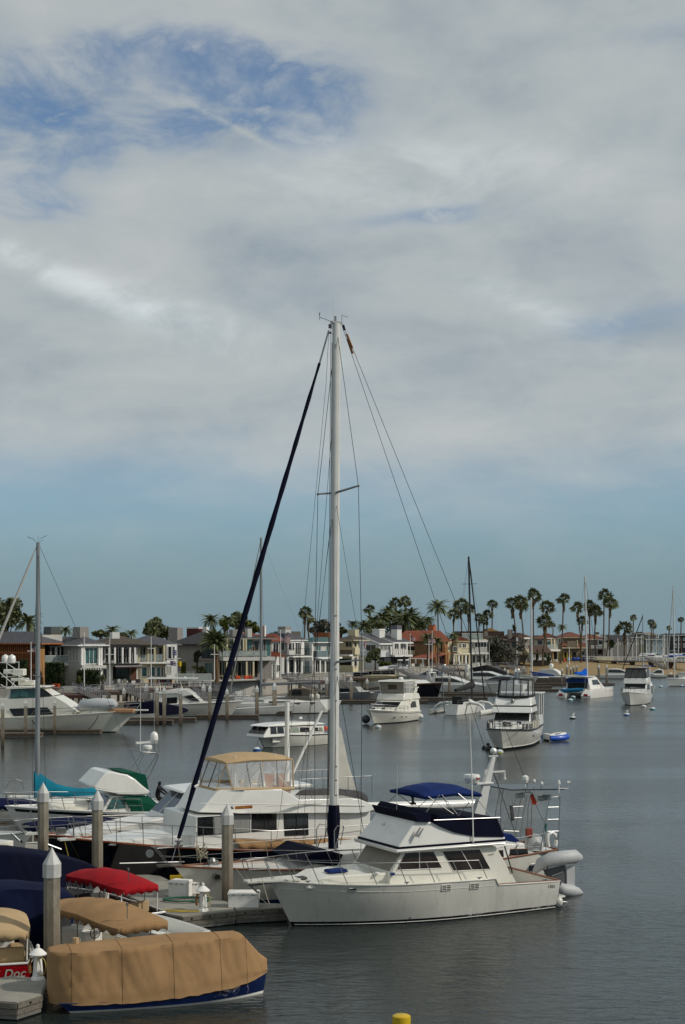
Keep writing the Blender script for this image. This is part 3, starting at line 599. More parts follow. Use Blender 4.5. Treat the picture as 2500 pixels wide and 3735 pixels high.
# ---- 2. large white sloop behind it
def mainsail_boat():
	bow=G(752,3304); cor=Vector((8.4,58.3,0)); st,bw=from_corner(bow,cor,1.5)
	b=Boat('sailing_yacht','large white sailing yacht with tall white mast and furled navy jib','sailboat',st,bw)
	sh=[(0,1.25),(.3,1.12),(.6,1.2),(.85,1.4),(1,1.56)]
	h=Hull(b,4.1,sh,rake=1.25,trake=.7,sternw=.6,pd=2.2,pw=1.5,flare=.1,mat=WHITED,boot=BLUEB,bottom=BLUEB,deck=WHITE,railm=TEAK,rail=.04,boot0=.0,boot1=.16)
	mb=MB()
	mp=b.v(1218,3088,0); mt=b.v(1228,1180,0); mb=MB()
	n=14; rows=[]
	for i in range(13):
		k=i/12; c=mp.lerp(mt,k); s=1-.12*k; rows.append([c+Vector((.19*s*math.cos(2*math.pi*j/n),.15*s*math.sin(2*math.pi*j/n),0)) for j in range(n)])
	mb.grid(rows,closed=True); mb.f.append(tuple(range(12*n,13*n)))
	mast=mb.build('mast',MASTW,b.o,smooth=50)
	# track and halyards along the mast
	MB().tube([b.v(1205,3000,0.0),b.v(1217,1330,0.0)],.03,5).build('mast_track',ALU,mast)
	for dx,y0 in((-24,1190),(-20,1250)): MB().tube([b.v(1218+dx,3050,-.05),b.v(1232+dx,y0,-.05)],.012,4).build('halyard',DARK,mast)
	MB().tube([b.v(1222,2900,.15),b.v(1237,1245,.12)],.01,4).build('halyard',ROPE,mast)
	for py in(1262,2250,2445,2560,2800,2850,2905):
		p=b.v(1225,py,.11); MB().box(p,(.05,.05,.16)).box(p+Vector((.0,.03,.05)),(.09,.04,.04)).build('mast_fitting',STEEL,mast)
	# masthead
	top=mt; mh=MB(); mh.box(top+Vector((0,0,.03)),(.44,.2,.08)).lathe([(.05,0),(.05,.28),(.02,.3)],b.v(1224,1180,0),8).build('masthead',STEEL,mast)
	MB().tube([b.v(1216,1175,0),b.v(1167,1157,0)],.01,4).tube([b.v(1167,1150,0),b.v(1166,1166,0)],.01,4).tube([b.v(1165,1150,0),b.v(1168,1140,0)],.018,4).build('wind_vane',DARK,mast)
	MB().tube([b.v(1247,1180,0),b.v(1248,1150,0)],.009,4).tube([b.v(1247,1150,0),b.v(1270,1157,0)],.008,4).build('wind_indicator',DARK,mast)
	MB().tube([b.v(1216,1175,0),b.v(1216,1085,0)],.006,4).build('masthead_antenna',WHITE,mast)
	MB().box(b.v(1205,1190,0),(.12,.06,.16)).box(b.v(1204,1214,0),(.12,.08,.06)).build('sheave_box',DARK,mast)
	# spreaders
	for (py,ln,nm) in((1798,1.75,0),(2415,2.05,1)):
		c=b.v(1222,py,0)
		for sd in(1,-1): MB().tube([c,c+Vector((-.12,sd*ln,.12))],[.05,.035],6).sph(c+Vector((-.12,sd*ln,.12)),.06,8,5).build('spreader',ALU,mast)
	s1=b.v(1222,1798,0); s2=b.v(1222,2415,0)
	for sd in(1,-1):
		a=s1+Vector((-.12,sd*1.75,.12)); c2=s2+Vector((-.12,sd*2.05,.12)); ch=Vector((mp.x-.15,sd*1.98,1.2))
		line('shroud',DARK,mast,[mt+Vector((0,0,-.1)),a,c2,ch],.012)
		line('lower_shroud',DARK,mast,[s2+Vector((0,0,0)),ch+Vector((-.4,0,0))],.012)
		line('inner_shroud',DARK,mast,[s1+Vector((0,0,-.1)),c2],.008)
		line('fore_lower_shroud',DARK,mast,[s1+Vector((.1,0,-.6)),ch+Vector((1.0,0,0))],.008)
		MB().tube([ch,ch+(c2-ch)*.09],.03,6).build('turnbuckle',STEEL,mast)
	line('topping_lift',DARK,mast,[b.v(1200,1215,0),b.v(1190,1400,0),b.v(1100,2350,0),b.v(1010,3060,-.3)],.008)
	line('inner_forestay',DARK,mast,[b.v(1212,1560,0),b.v(1132,2600,0),b.v(1105,3080,0)],.009)
	# furled jib
	j0=b.v(652,3058,0); j1=b.v(1166,1325,0); j2=b.v(1200,1205,0)
	pts=[];rs=[]
	for i in range(41):
		k=i/40; p=j0.lerp(j1,k); pts.append(p); rs.append(.045+.062*math.sin(math.pi*min(1,(k*.92+.04)))**.6*(1 if k<.9 else (1-k)*6+.4)*(1.22 if k<.35 else 1-(k-.35)*.45)+.010*math.sin(k*70))
	jib=MB().tube(pts,rs,10).build('furled_jib',NAVYC,b.o,smooth=60)
	MB().tube([j1,j2],.035,6).build('forestay_foil',GALV,jib); line('jib_halyard',ROPE,jib,[j1+Vector((0.05,0,-.3)),b.v(1196,1215,0)],.02)
	MB().tube([b.v(*q(Z2,440,565),.14),b.v(*q(Z2,470,548),.14)],.05,6).build('sail_tie',WHITE,jib)
	MB().lathe([(.1,0),(.16,.02),(.16,.08),(.07,.1),(.07,.18),(.15,.2),(.15,.24)],j0-Vector((0,0,.32)),12).build('furling_drum',STEEL,jib)
	line('tack_fitting',STEEL,jib,[j0,j0-Vector((-.25,0,.8))],.02)
	# backstays
	k1=b.v(1938,2896,0); 
	line('backstay',DARK,mast,[b.v(1251,1182,0),b.v(1660,2190,0),k1,b.v(1982,2995,0)],.011); line('backstay',DARK,mast,[b.v(1249,1190,0),b.v(1588,2190,0),b.v(1800,2820,0.1),b.v(1890,3060,.4)],.011)
	MB().tube([b.v(1265,1218,0),b.v(1286,1270,0)],.045,6).build('stay_insulator',M('tan_plastic','8a5a30',.6),mast); MB().tube([b.v(1268,1236,-.1),b.v(1288,1290,-.1)],.04,6).build('stay_insulator',MC['tan_plastic'],mast)
	MB().tube([b.v(1252,1185,0),b.v(1258,1205,0)],.05,6).build('stay_toggle',DARK,mast)
	MB().tube([b.v(*q(Z4,984,448),0),b.v(*q(Z4,1012,518),0)],[.09,.11],8).build('orange_cover',M('orange_plastic','d0401c',.6),mast)
	# mast boot
	mb=MB(); bt=[(1200,2938,.17),(1200,2990,.2),(1203,3040,.2),(1207,3098,.17)]
	MB().tube([b.v(1219,2936,0),b.v(1218,2985,0),b.v(1217,3020,0),b.v(1216,3060,0),b.v(1216,3100,0)],[.21,.255,.26,.2,.2],14).build('mast_cover',NAVYC,mast,smooth=60)
	# trunk cabin, coachroof covers
	za=1.2; xm=mp.x
	prism(b,[(xm-6.5,za),(xm-6.5,1.95),(xm-.6,1.86),(xm+.9,1.72),(xm+1.6,1.45),(xm+2.2,1.25)],lambda x,z:1.5-.2*(z-1.2)-.1*max(0,x-xm),'coachroof',WHITE,bev=.06)
	dg=[b.l(*q(Z3,455,655),1.5),b.l(*q(Z3,590,560),1.5),b.l(*q(Z3,800,600),1.5),b.l(*q(Z3,735,700),1.5)]
	prism(b,dg,lambda x,z:1.53-.2*(z-1.2),'cabin_window_canvas',NAVYC,bev=.02)
	prism(b,[(xm-6.8,1.3),(xm-6.8,2.5),(xm-5.2,2.6),(xm-4.2,2.0),(xm-4.2,1.3)],lambda x,z:1.35-.1*z,'spray_hood',NAVYC,bev=.05)
	# deckhouse aft with windows
	w=1.35; D=lambda u,v:b.l(*q(Z4,u,v),w)
	a0=D(640,870); a1=D(950,845); 
	x0=a0[0]; x1=a1[0]; zt=D(820,842)[1]; zl=D(900,985)[1]-.1
	dh=prism(b,[(x0,zl),(x0,zt),(x1+.12,zt-.03),(x1-.02,zl)],lambda x,z:w-.08*(z-1.2),'deckhouse',WHITE,bev=.06)
	swin(b,[D(805,945),D(958,940),D(950,888),D(812,890)],lambda x,z:w-.08*(z-1.2),mat=GLASS,fm=TEAK)
	swin(b,[D(738,960),D(756,958),D(752,898),D(716,900)],lambda x,z:w-.08*(z-1.2),mat=GLASS,fm=TEAK)
	MB().lathe([(.42,0),(.42,.6),(.36,.9),(.2,1.05),(.02,1.1)],b.v(*q(Z4,1005,958),.5)+Vector((0,0,-.1)),14,sx=1,sy=.8).build('canvas_dome_cover',RUBBER,b.o,smooth=60)
	# boom with grey sail cover behind mast (to the right)
	# pulpit and lifelines
	for sd in(1,-1):
		ts=[.04,.14,.24,.34,.44,.54,.64,.74,.84,.93,.985]; base=[h.g(t,sd,0,.08) for t in ts]; tops=[p+Vector((.1,0,.72)) for p in base]
		base.append(Vector((h.L+h.rake+.2,sd*.12,1.62))); tops.append(Vector((h.L+h.rake+.75,sd*.2,2.3)))
		rail(b,base,tops,r=.013,mids=(.5,))
	px_=h.L+h.rake
	MB().box((px_+.2,0,1.62),(.9,.3,.07)).build('bowsprit_platform',GREYWOOD,b.o); MB().tube([(px_-.4,0,1.7),(px_+2.1,0,1.82)],.028,6).build('spinnaker_pole',STEEL,b.o); MB().lathe([(.15,-.02),(.15,.02)],(px_+.95,0,2.1),14,'y').build('pulpit_ring',STEEL,b.o)
	MB().tube([(px_+.75,.2,2.3),(px_+.9,0,2.35),(px_+.75,-.2,2.3)],.016,6).build('pulpit_rail',STEEL,b.o)
	cp=b.vz(*q(Z2,490,1100),1.9); rn=random.Random(3)
	cps=[cp+Vector((rn.uniform(-.25,.25),rn.uniform(-.1,.1),.55-.6*abs(math.sin(i*1.3))+rn.uniform(-.1,.1))) for i in range(26)]
	MB().tube(cps,.02,5).build('hanging_rope_coil',ROPE,b.o)
	MB().box(b.vz(*q(Z2,580,1150),1.5),(.35,.3,.25)).lathe([(.1,0),(.14,.1),(.08,.22)],b.vz(*q(Z2,580,1150),1.6),10).build('windlass',STEEL,b.o)
	p=on_hull(b,h,*q(Z5,1243,232),.01); fr=MB().lathe([(.16,-.02),(.16,.02)],p,16,'y',1.3,1).build('anchor_hawse',STEEL,b.o); MB().lathe([(.09,-.03),(.09,.03)],p+Vector((0,.01,0)),12,'y',1.3,1).build('opening',DARK,fr)
	for u in(860,1400,1800): pass
	# mast pulpit hoops
	for (u0,u1,v0,v1,yy) in((572,660,350,560,.7),(718,795,362,570,.7),(570,610,455,560,.9),(730,745,470,575,.9)):
		a=b.v(*q(Z3,u0,v1),yy); c=b.v(*q(Z3,u0,v0+40),yy); d=b.v(*q(Z3,u0+25,v0),yy); e=b.v(*q(Z3,u1,v0+6),yy); f=e+Vector((-.0,-.3,-.75*(v1-v0)/210))
		MB().tube([a,c,d,e,f],.02,6).build('mast_hoop',STEEL,b.o,smooth=60)
	# stern gantry
	gy=1.25; V=lambda u,v,y=gy:b.v(*q(Z4,u,v),y)
	mb=MB()
	for yy in(gy,-gy*.6):
		k=1 if yy>0 else 1
		for pts in ([(950,962),(955,560),(975,440)],[(890,800),(915,610),(945,455)],[(1200,905),(1218,460)],[(1050,950),(1100,640),(1130,465),(1200,462),(1218,480)],[(870,440),(820,560),(755,740)],[(755,740),(880,745)],[(830,545),(915,540)],[(830,635),(905,632)]):
			if yy<0 and pts[0][0] in(755,830): continue
			mb.tube([V(u,v,yy)-Vector((0,0,0)) if yy>0 else V(u,v,gy)+Vector((0,-gy*1.6,0)) for u,v in pts],.02,5)
	gan=mb.build('stern_gantry',STEEL,b.o)
	for (v) in(548,648,745): MB().tube([V(1115,v),V(1205,v-3)],.02,6).build('ladder_step',GALV,gan)
	a=V(820,412,gy); c=V(1255,405,gy); MB().extr([a,c,c+Vector((0,-2.2,0)),a+Vector((0,-2.2,0))],(0,0,.05)).build('solar_panel',M('solar_panel_blue','2a2d33',.25,var=.2),gan)
	for (u,v) in((890,455),(1070,475),(1110,465)): MB().box(V(u,v,.6),(.35,.2,.2)).build('gantry_box',GALV,gan,bev=.02)
	MB().tube([V(932,345,.4),V(935,430,.4)],.02,5).lathe([(.1,0),(.14,.12),(.13,.25),(.05,.3)],V(933,345,.4),10).build('antenna_dome',WHITE,gan)
	MB().tube([V(1207,430),V(1208,358)],.03,5).lathe([(.07,0),(.05,.12),(.01,.18)],V(1208,358),8).tube([V(1208,395),V(1285,395),V(1288,345)],.015,4).box(V(1286,340),(.14,.05,.06)).build('wind_sensor_arm',WHITE,gan)
	for (u,v) in((1006,350),(1068,370)): MB().tube([V(u,v,.2),V(u,v+45,.2)],.012,4).lathe([(.03,0),(.07,.06),(.05,.14),(.01,.17)],V(u,v,.2),8).build('gps_aerial',WHITE,gan)
	MB().box(V(963,755),(.28,.12,.36)).build('red_box',M('rust_red_plastic','7c2c16',.6),gan,bev=.02)
	MB().box(V(825,595),(.12,.08,.62),ry=.15).build('folded_bag',GREYC,gan)
	MB().tube([V(1103,680),V(1100,745)],[.06,.03],5).build('teal_rope_hank',M('teal_rope','2f6f66',.8),gan)
	line('gantry_rail',STEEL,gan,[V(950,800),V(1075,775)],.02); line('gantry_rail',STEEL,gan,[V(950,872),V(1095,870)],.014)
	hp=[V(1122,870),V(1112,820),V(1118,770),V(1150,752),V(1180,775),V(1186,820),V(1180,865)]
	MB().tube(hp,.085,8).build('horseshoe_life_ring',WHITE,b.o,smooth=60)
	pn=b.v(*q(Z4,1160,925),gy); MB().box(pn,(1.7,.5,.06),ry=-.12).build('stern_seat',GREYC,b.o)
	po=on_hull(b,h,*q(Z4,972,1044),.01); MB().box(po,(.5,.04,.36)).build('hull_port',STEEL,b.o,bev=.08); MB().box(po+Vector((-.05,.02,0)),(.26,.03,.24)).build('port_glass',GLASS,b.o,bev=.06)
	# hull windows
	# dinghy tipped up on the stern davits
	return b,h
SB,SBH=mainsail_boat()
def dinghy():
	b=TR; o=thing('inflatable_dinghy','light grey inflatable dinghy tipped on its side at the white cruiser stern','dinghy',b.R@Vector((-1.0,0,.3))+b.O,b.rz)
	V=lambda u,v,y=1.4:b.v(*q(Z4,u,v),y-2.0)-Vector((-1.0,0,.3))
	# upper tube, lower tube, transom between, floor
	up=[V(1010,1075,1.0),V(1060,1010,1.2),V(1140,975,1.4),V(1260,958,1.5),V(1340,950,1.5),V(1385,960,1.5),V(1402,965,1.5)]
	MB().tube(up,[.1,.24,.27,.28,.27,.13,.03],14).build('upper_tube',RUBBER,o,smooth=60)
	lo=[V(1200,1190,1.4),V(1235,1225,1.45),V(1310,1232,1.5),V(1365,1238,1.5),V(1402,1246,1.5)]
	MB().tube(lo,[.2,.27,.26,.16,.03],14).build('lower_tube',RUBBER,o,smooth=60)
	mb=MB().extr([V(1090,1060,1.1),V(1262,1020,1.35),V(1275,1240,1.35),V(1205,1260,1.3)],(0,-.12,0)); mb.build('floor',M('dinghy_floor_grey','55575a',.6),o)
	MB().extr([V(1270,1030,1.4),V(1340,1020,1.4),V(1340,1200,1.4),V(1275,1205,1.4)],(0,-.06,0)).build('transom',RUBBER,o,bev=.02)
	line('lifting_strap',DARK,o,[V(1135,998,1.5),V(1090,1095,1.5)],.025); line('lifting_strap',DARK,o,[V(1230,940,1.6),V(1255,938,1.6)],.03)
	line('dinghy_handle',STEEL,o,[V(1150,1110,1.5),V(1240,1075,1.5)],.015)
dinghy()
line('mooring_line',ROPE,SB.o,sag(SB.v(*q(Z7,880,205),1.),SB.vz(*q(Z7,1230,600),.55),.08),.016)
# ---- 3. navy trawler yacht with tan flybridge
def navy_yacht():
	bow=Vector((-10.0,57.1,0)); cor=Vector((1.7,61.2,0)); st,bw=from_corner(bow,cor,1.95)
	b=Boat('trawler_yacht','navy hulled trawler yacht with white cabin and tan flybridge enclosure','motorboat',st,bw)
	sh=[(0,1.2),(.4,1.25),(.7,1.6),(1,2.03)]
	h=Hull(b,4.6,sh,rake=1.0,trake=.05,sternw=.9,pd=2.6,pw=1.8,flare=.15,mat=NAVY,boot=WHITE,bottom=BLACKB,deck=WHITE,railm=TEAKR,rail=.045)
	P=lambda z,u,v,y=1.8:b.l(*q(z,u,v),y)
	wf=lambda x,z:1.8-.02*(z-2)
	zr=(P(Z2,1090,760)[1])
	fbx=P(Z2,455,900)[0]; rx=b.l(1352,2960,1.8)[0]
	prism(b,[(fbx+.15,1.3),(fbx,zr+.04),(rx,zr+.04),(rx,1.0)],wf,'deckhouse',WHITE,bev=.04)
	wz0=P(Z2,900,905)[1]; wz1=P(Z2,900,770)[1]
	for u0,u1,m in((465,580,(.5,)),(588,720,()),(735,862,()),(876,1065,(.5,))):
		swin(b,[(P(Z2,u0,900)[0],wz0),(P(Z2,u1,900)[0],wz0),(P(Z2,u1,780)[0],wz1),(P(Z2,u0,780)[0],wz1)],wf,mat=GLASS if u0>870 or u0<500 else M('curtained_glass','8f918c',.15,var=.2,scale=6,stretch=(3,3,.2)),fm=DARK,mull=m)
	swin(b,[P(Z2,1130,935),P(Z2,1305,928),P(Z2,1303,752),P(Z2,1120,760)],wf,mat=GLASS,fm=DARK,mull=(.5,),fr=.03)
	# flybridge / boat deck moulding
	wu=lambda x,z:2.05-.12*(z-zr)
	y_=2.0; L_=lambda z,u,v:b.l(*q(z,u,v),y_)
	end=b.l(1366,2944,y_)
	LF=lambda u,v,yy=-1.15:b.l(*q(Z2,u,v),yy)
	xk=LF(302,752)[0]-1.5; zk=lambda v:L_(Z2,700,v)[1]
	prof=[(xk,zk(772)),(LF(302,752)[0],zk(764)),(LF(325,722)[0],zk(738)),(LF(412,602)[0]-.05,zk(606)),(LF(412,602)[0]-.25,zk(594)),(xk-.35,zk(594)),L_(Z2,740,598),L_(Z2,1110,585),L_(Z2,1180,625),L_(Z2,1235,662),b.l(1280,2912,y_),b.l(1310,2914,y_),b.l(1340,2926,y_),b.l(1364,2938,y_),b.l(1366,2952,y_),b.l(1340,2962,y_),b.l(1300,2966,y_),b.l(1170,2965,y_)]
	prism(b,prof,lambda x,z:min(2.05-.12*(z-zr),2.05)-max(0,(x-xk))*.55,'flybridge',WHITE,bev=.08)
	MB().tube([Vector((L_(Z2,480,690)[0],2.04,L_(Z2,480,690)[1])),Vector((b.l(1330,2938,y_)[0],2.06,b.l(1330,2938,y_)[1]))],.02,5).build('moulding_line',WHITE,b.o)
	# name board
	a=b.v(*q(Z2,815,720),2.08); MB().box(a,(.78,.03,.13)).build('name_board',M('carved_wood_red','7c2a16',.4,var=.2),b.o,bev=.02)
	text('lettering','BUCKAROO IV',M('gold_leaf','c8952e',.35),b.o,(a.x,a.y+.02*b.near,a.z),(R(90),0,R(180)),.115)
	MB().sph(b.v(*q(Z2,728,722),2.08),.07).build('navigation_light',STEEL,b.o)
	MB().tube([b.v(*q(Z2,990,712),2.1),b.v(*q(Z2,1200,700),2.1),b.v(*q(Z2,1412,690),2.1)],.018,5).build('boat_hook',WHITED,b.o)
	# bimini + clear enclosure
	w=1.35; e0=b.l(*q(Z2,680,380),w); e1=b.l(*q(Z2,1188,352),w)
	top=canopy(b,[(e0[0],e0[1]-.02),(lerp(e0[0],e1[0],.4),lerp(e0[1],e1[1],.4)+.06),(e1[0],e1[1])],w,'bimini_top',TANC2,crown=.2,drop=.07,round_=.2,endround=False)
	b0=b.l(*q(Z2,735,590),1.75); b1=b.l(*q(Z2,1198,635),1.75)
	zb=b0[1]+.02
	for sd in(1,-1):
		q4=[Vector((e0[0],sd*w,e0[1]-.05)),Vector((e1[0],sd*w,e1[1]-.05)),Vector((b1[0],sd*1.7,zb-.12)),Vector((b0[0],sd*1.7,zb))]
		MB().add(q4,[(0,1,2,3)]).build('clear_side_curtain',CLEAR,b.o)
		for k in(0,.5,1):
			p0=q4[0].lerp(q4[1],k); p1=q4[3].lerp(q4[2],k); MB().box((0,0,0),(0,0,0))
			MB().tube([p0,p1],.035 if k!=.5 else .02,4).build('canvas_seam',TANC2 if k!=.5 else STEEL,b.o)
		MB().tube([q4[3]+Vector((0,0,.02)),q4[2]+Vector((0,0,.02))],.07,5).build('canvas_hem',TANC2,b.o)
		mb=MB()
		for (k0,k1) in((.05,.6),(.55,.1),(.6,.95),(.95,.55)): mb.tube([q4[0].lerp(q4[1],k0)*.995,q4[3].lerp(q4[2],k1)*.99],.015,4)
		for k in(.3,.75): mb.tube([q4[0].lerp(q4[1],k),q4[3].lerp(q4[2],k)],.02,4)
		mb.build('enclosure_frame',STEEL,b.o)
	fx=b0[0]+.55
	f4=[Vector((e0[0],-w,e0[1]-.05)),Vector((e0[0],w,e0[1]-.05)),Vector((fx,1.3,zb-.02)),Vector((fx,-1.3,zb-.02))]
	MB().add(f4,[(0,1,2,3)]).build('clear_front_curtain',CLEAR,b.o)
	MB().tube([f4[3],f4[2],Vector((b0[0],1.7,zb)),],.06,5).build('front_hem',TANC2,b.o)
	for k in(.0,.33,.66,1): MB().tube([f4[0].lerp(f4[1],k),f4[3].lerp(f4[2],k)],.025,4).build('front_seam',GREYC if 0<k<1 else TANC2,b.o)
	for k in(.5,.7,.3): MB().lathe([(.3,0),(.26,.35),(.2,.62)],Vector((lerp(e0[0],e1[0],k),.2,zb-.15)),8,sx=.5).build('helm_seat',WHITE,b.o,bev=.03)
	hs=MB(); 
	for k in(.2,.8): hs.tube([Vector((lerp(e0[0],e1[0],k),.9,zb)),Vector((lerp(e0[0],e1[0],k),.9,zb+1.3))],.03,5)
	hs.build('bimini_pole',WHITE,b.o)
	# boat deck aft: tan canvas, grey bundle, rails
	bd=lambda u,v,y=1.5:b.v(*q(Z3,u,v),y)
	aft0=b.l(*q(Z2,1210,640),1.6); aft1=b.l(1275,2905,1.6)
	rr=MB(); xa,xb=aft0[0]-.1,rx-.1; za=aft1[1]
	tops=[Vector((lerp(xa,xb,i/6),1.75,za+.85)) for i in range(7)]; base=[p-Vector((0,0,.85)) for p in tops]
	rail(b,base,tops,r=.014,mids=(.5,)); rail(b,[Vector((p.x,-1.75,p.z)) for p in base],[Vector((p.x,-1.75,p.z)) for p in tops],r=.014)
	MB().extr([Vector((xa,-1.7,za)),Vector((xb+2.2,-1.7,za)),Vector((xb+2.2,-1.7,za+.75)),Vector((xa,-1.7,za+.8))],(0,.05,0)).build('rail_weather_cloth',M('brown_weather_cloth','8c5c3c',.9,var=.15,kind='canvas'),b.o)
	# grey folded sail/boom cover along the centre
	g0=b.v(*q(Z2,1215,640),.2); g1=b.v(*q(Z3,975,150),.2)
	MB().tube([g0.lerp(g1,k)+Vector((0,0,.1*math.sin(k*3.1))) for k in[i/12 for i in range(13)]],[.12,.28,.33,.36,.34,.36,.33,.36,.34,.35,.36,.33,.2],10).build('folded_sail_cover',GREYC,b.o,smooth=60)
	# steadying mast, sail, booms
	ms=b.v(1203,2905,0); mt=b.v(1203,2500,0)
	m=MB().tube([ms,mt],[.09,.07],10).build('steadying_mast',ALU,b.o,smooth=60)
	MB().extr([b.v(1232,2640,-.1),b.v(1245,2660,-.1),b.v(1270,2780,-.1),b.v(1300,2885,-.1),b.v(1232,2895,-.1)],(0,.02,0)).build('steadying_sail',M('sail_cloth','bdbab0',.8,var=.1,kind='canvas'),m)
	MB().tube([b.v(1290,2945,-1.2),b.v(1500,2940,-1.2),b.v(1765,2930,-1.2)],[.22,.22,.2],14).build('boom',WHITE,b.o,smooth=60)
	# crane pole and raised arm
	c0=b.v(1048,2850,.0); c1=b.v(1048,2560,.0)
	cr=MB().tube([c0,b.v(1048,2700,0)],.11,10).tube([b.v(1048,2700,0),c1],.10,10).build('crane_post',WHITE,b.o,smooth=60)
	MB().tube([c1,b.v(1051,2460,0)],.012,4).build('post_antenna',STEEL,cr)
	MB().tube([b.v(1068,2822,.4),b.v(1178,2585,.4)],.06,8).build('crane_arm',WHITE,cr,smooth=60)
	MB().add([b.v(1160,2553,.4),b.v(1205,2550,.4),b.v(1207,2572,.4),b.v(1195,2590,.4),b.v(1186,2588,.4)],[(0,1,2,3,4)]).build('crane_head',WHITE,cr,solid=.14)
	# radar above crane mast (behind main mast)
	# foredeck
	prism(b,[(fbx-.2,1.5),(fbx-.2,2.05),(fbx+2.0,2.0),(fbx+3.2,1.9),(fbx+3.4,1.75)],lambda x,z:1.5-.16*max(0,x-fbx)-.1*(z-1.5),'trunk_cabin',WHITE,bev=.08)
	for sd in(1,-1):
		ts=[.06,.18,.3,.42,.54,.64,.73,.81,.88,.94,.985]; base=[h.g(t,sd,0,.1) for t in ts]; tops=[p+Vector((.02,0,.85 if ts[i]>.5 else .8)) for i,p in enumerate(base)]
		rail(b,base,tops,r=.016,mids=(.55,))
	MB().box((h.L+h.rake-.05,0,2.0),(.9,.4,.08)).build('bow_pulpit',WHITED,b.o); MB().tube([(h.L+h.rake+1.0,0,1.9),(h.L+h.rake+.3,0,1.6)],.04,6).lathe([(.02,-.3),(.1,0),(.02,.3)],(h.L+h.rake+.7,0,1.62),6,'y').build('anchor',GALV,b.o)
	line('yellow_mooring_line',M('yellow_rope','a08a34',.8),b.o,sag((h.L+h.rake+.2,.1,1.95),(h.L+.9,.35,.6),.05),.02)
	# tan cover along the side deck (windows / rail cover)
	y2=2.2; t0=b.l(*q(Z2,745,1000),y2); t1=b.l(*q(Z3,900,520),y2)
	mb=MB(); rows=[]
	for i in range(31):
		k=i/30; x=lerp(t0[0],t1[0],k); zt=lerp(b.l(*q(Z2,745,975),y2)[1],b.l(*q(Z3,880,478),y2)[1],k)+.03*math.sin(k*17); zb=lerp(b.l(*q(Z2,745,1030),y2)[1],b.l(*q(Z3,880,545),y2)[1],k)-.12*abs(math.sin(k*23))*(k<.97)
		if k<.06: zb=lerp(zt-.05,zb,k/.06)
		rows.append([Vector((x,y2-.5,zt)),Vector((x,y2-.1,zt-.02)),Vector((x,y2+.03*math.sin(k*40),(zt+zb)/2)),Vector((x,y2-.02,zb))])
	MB().grid(rows).build('rail_cover',TANC,b.o,smooth=60,solid=.01)
	return b,h
NY,NYH=navy_yacht()
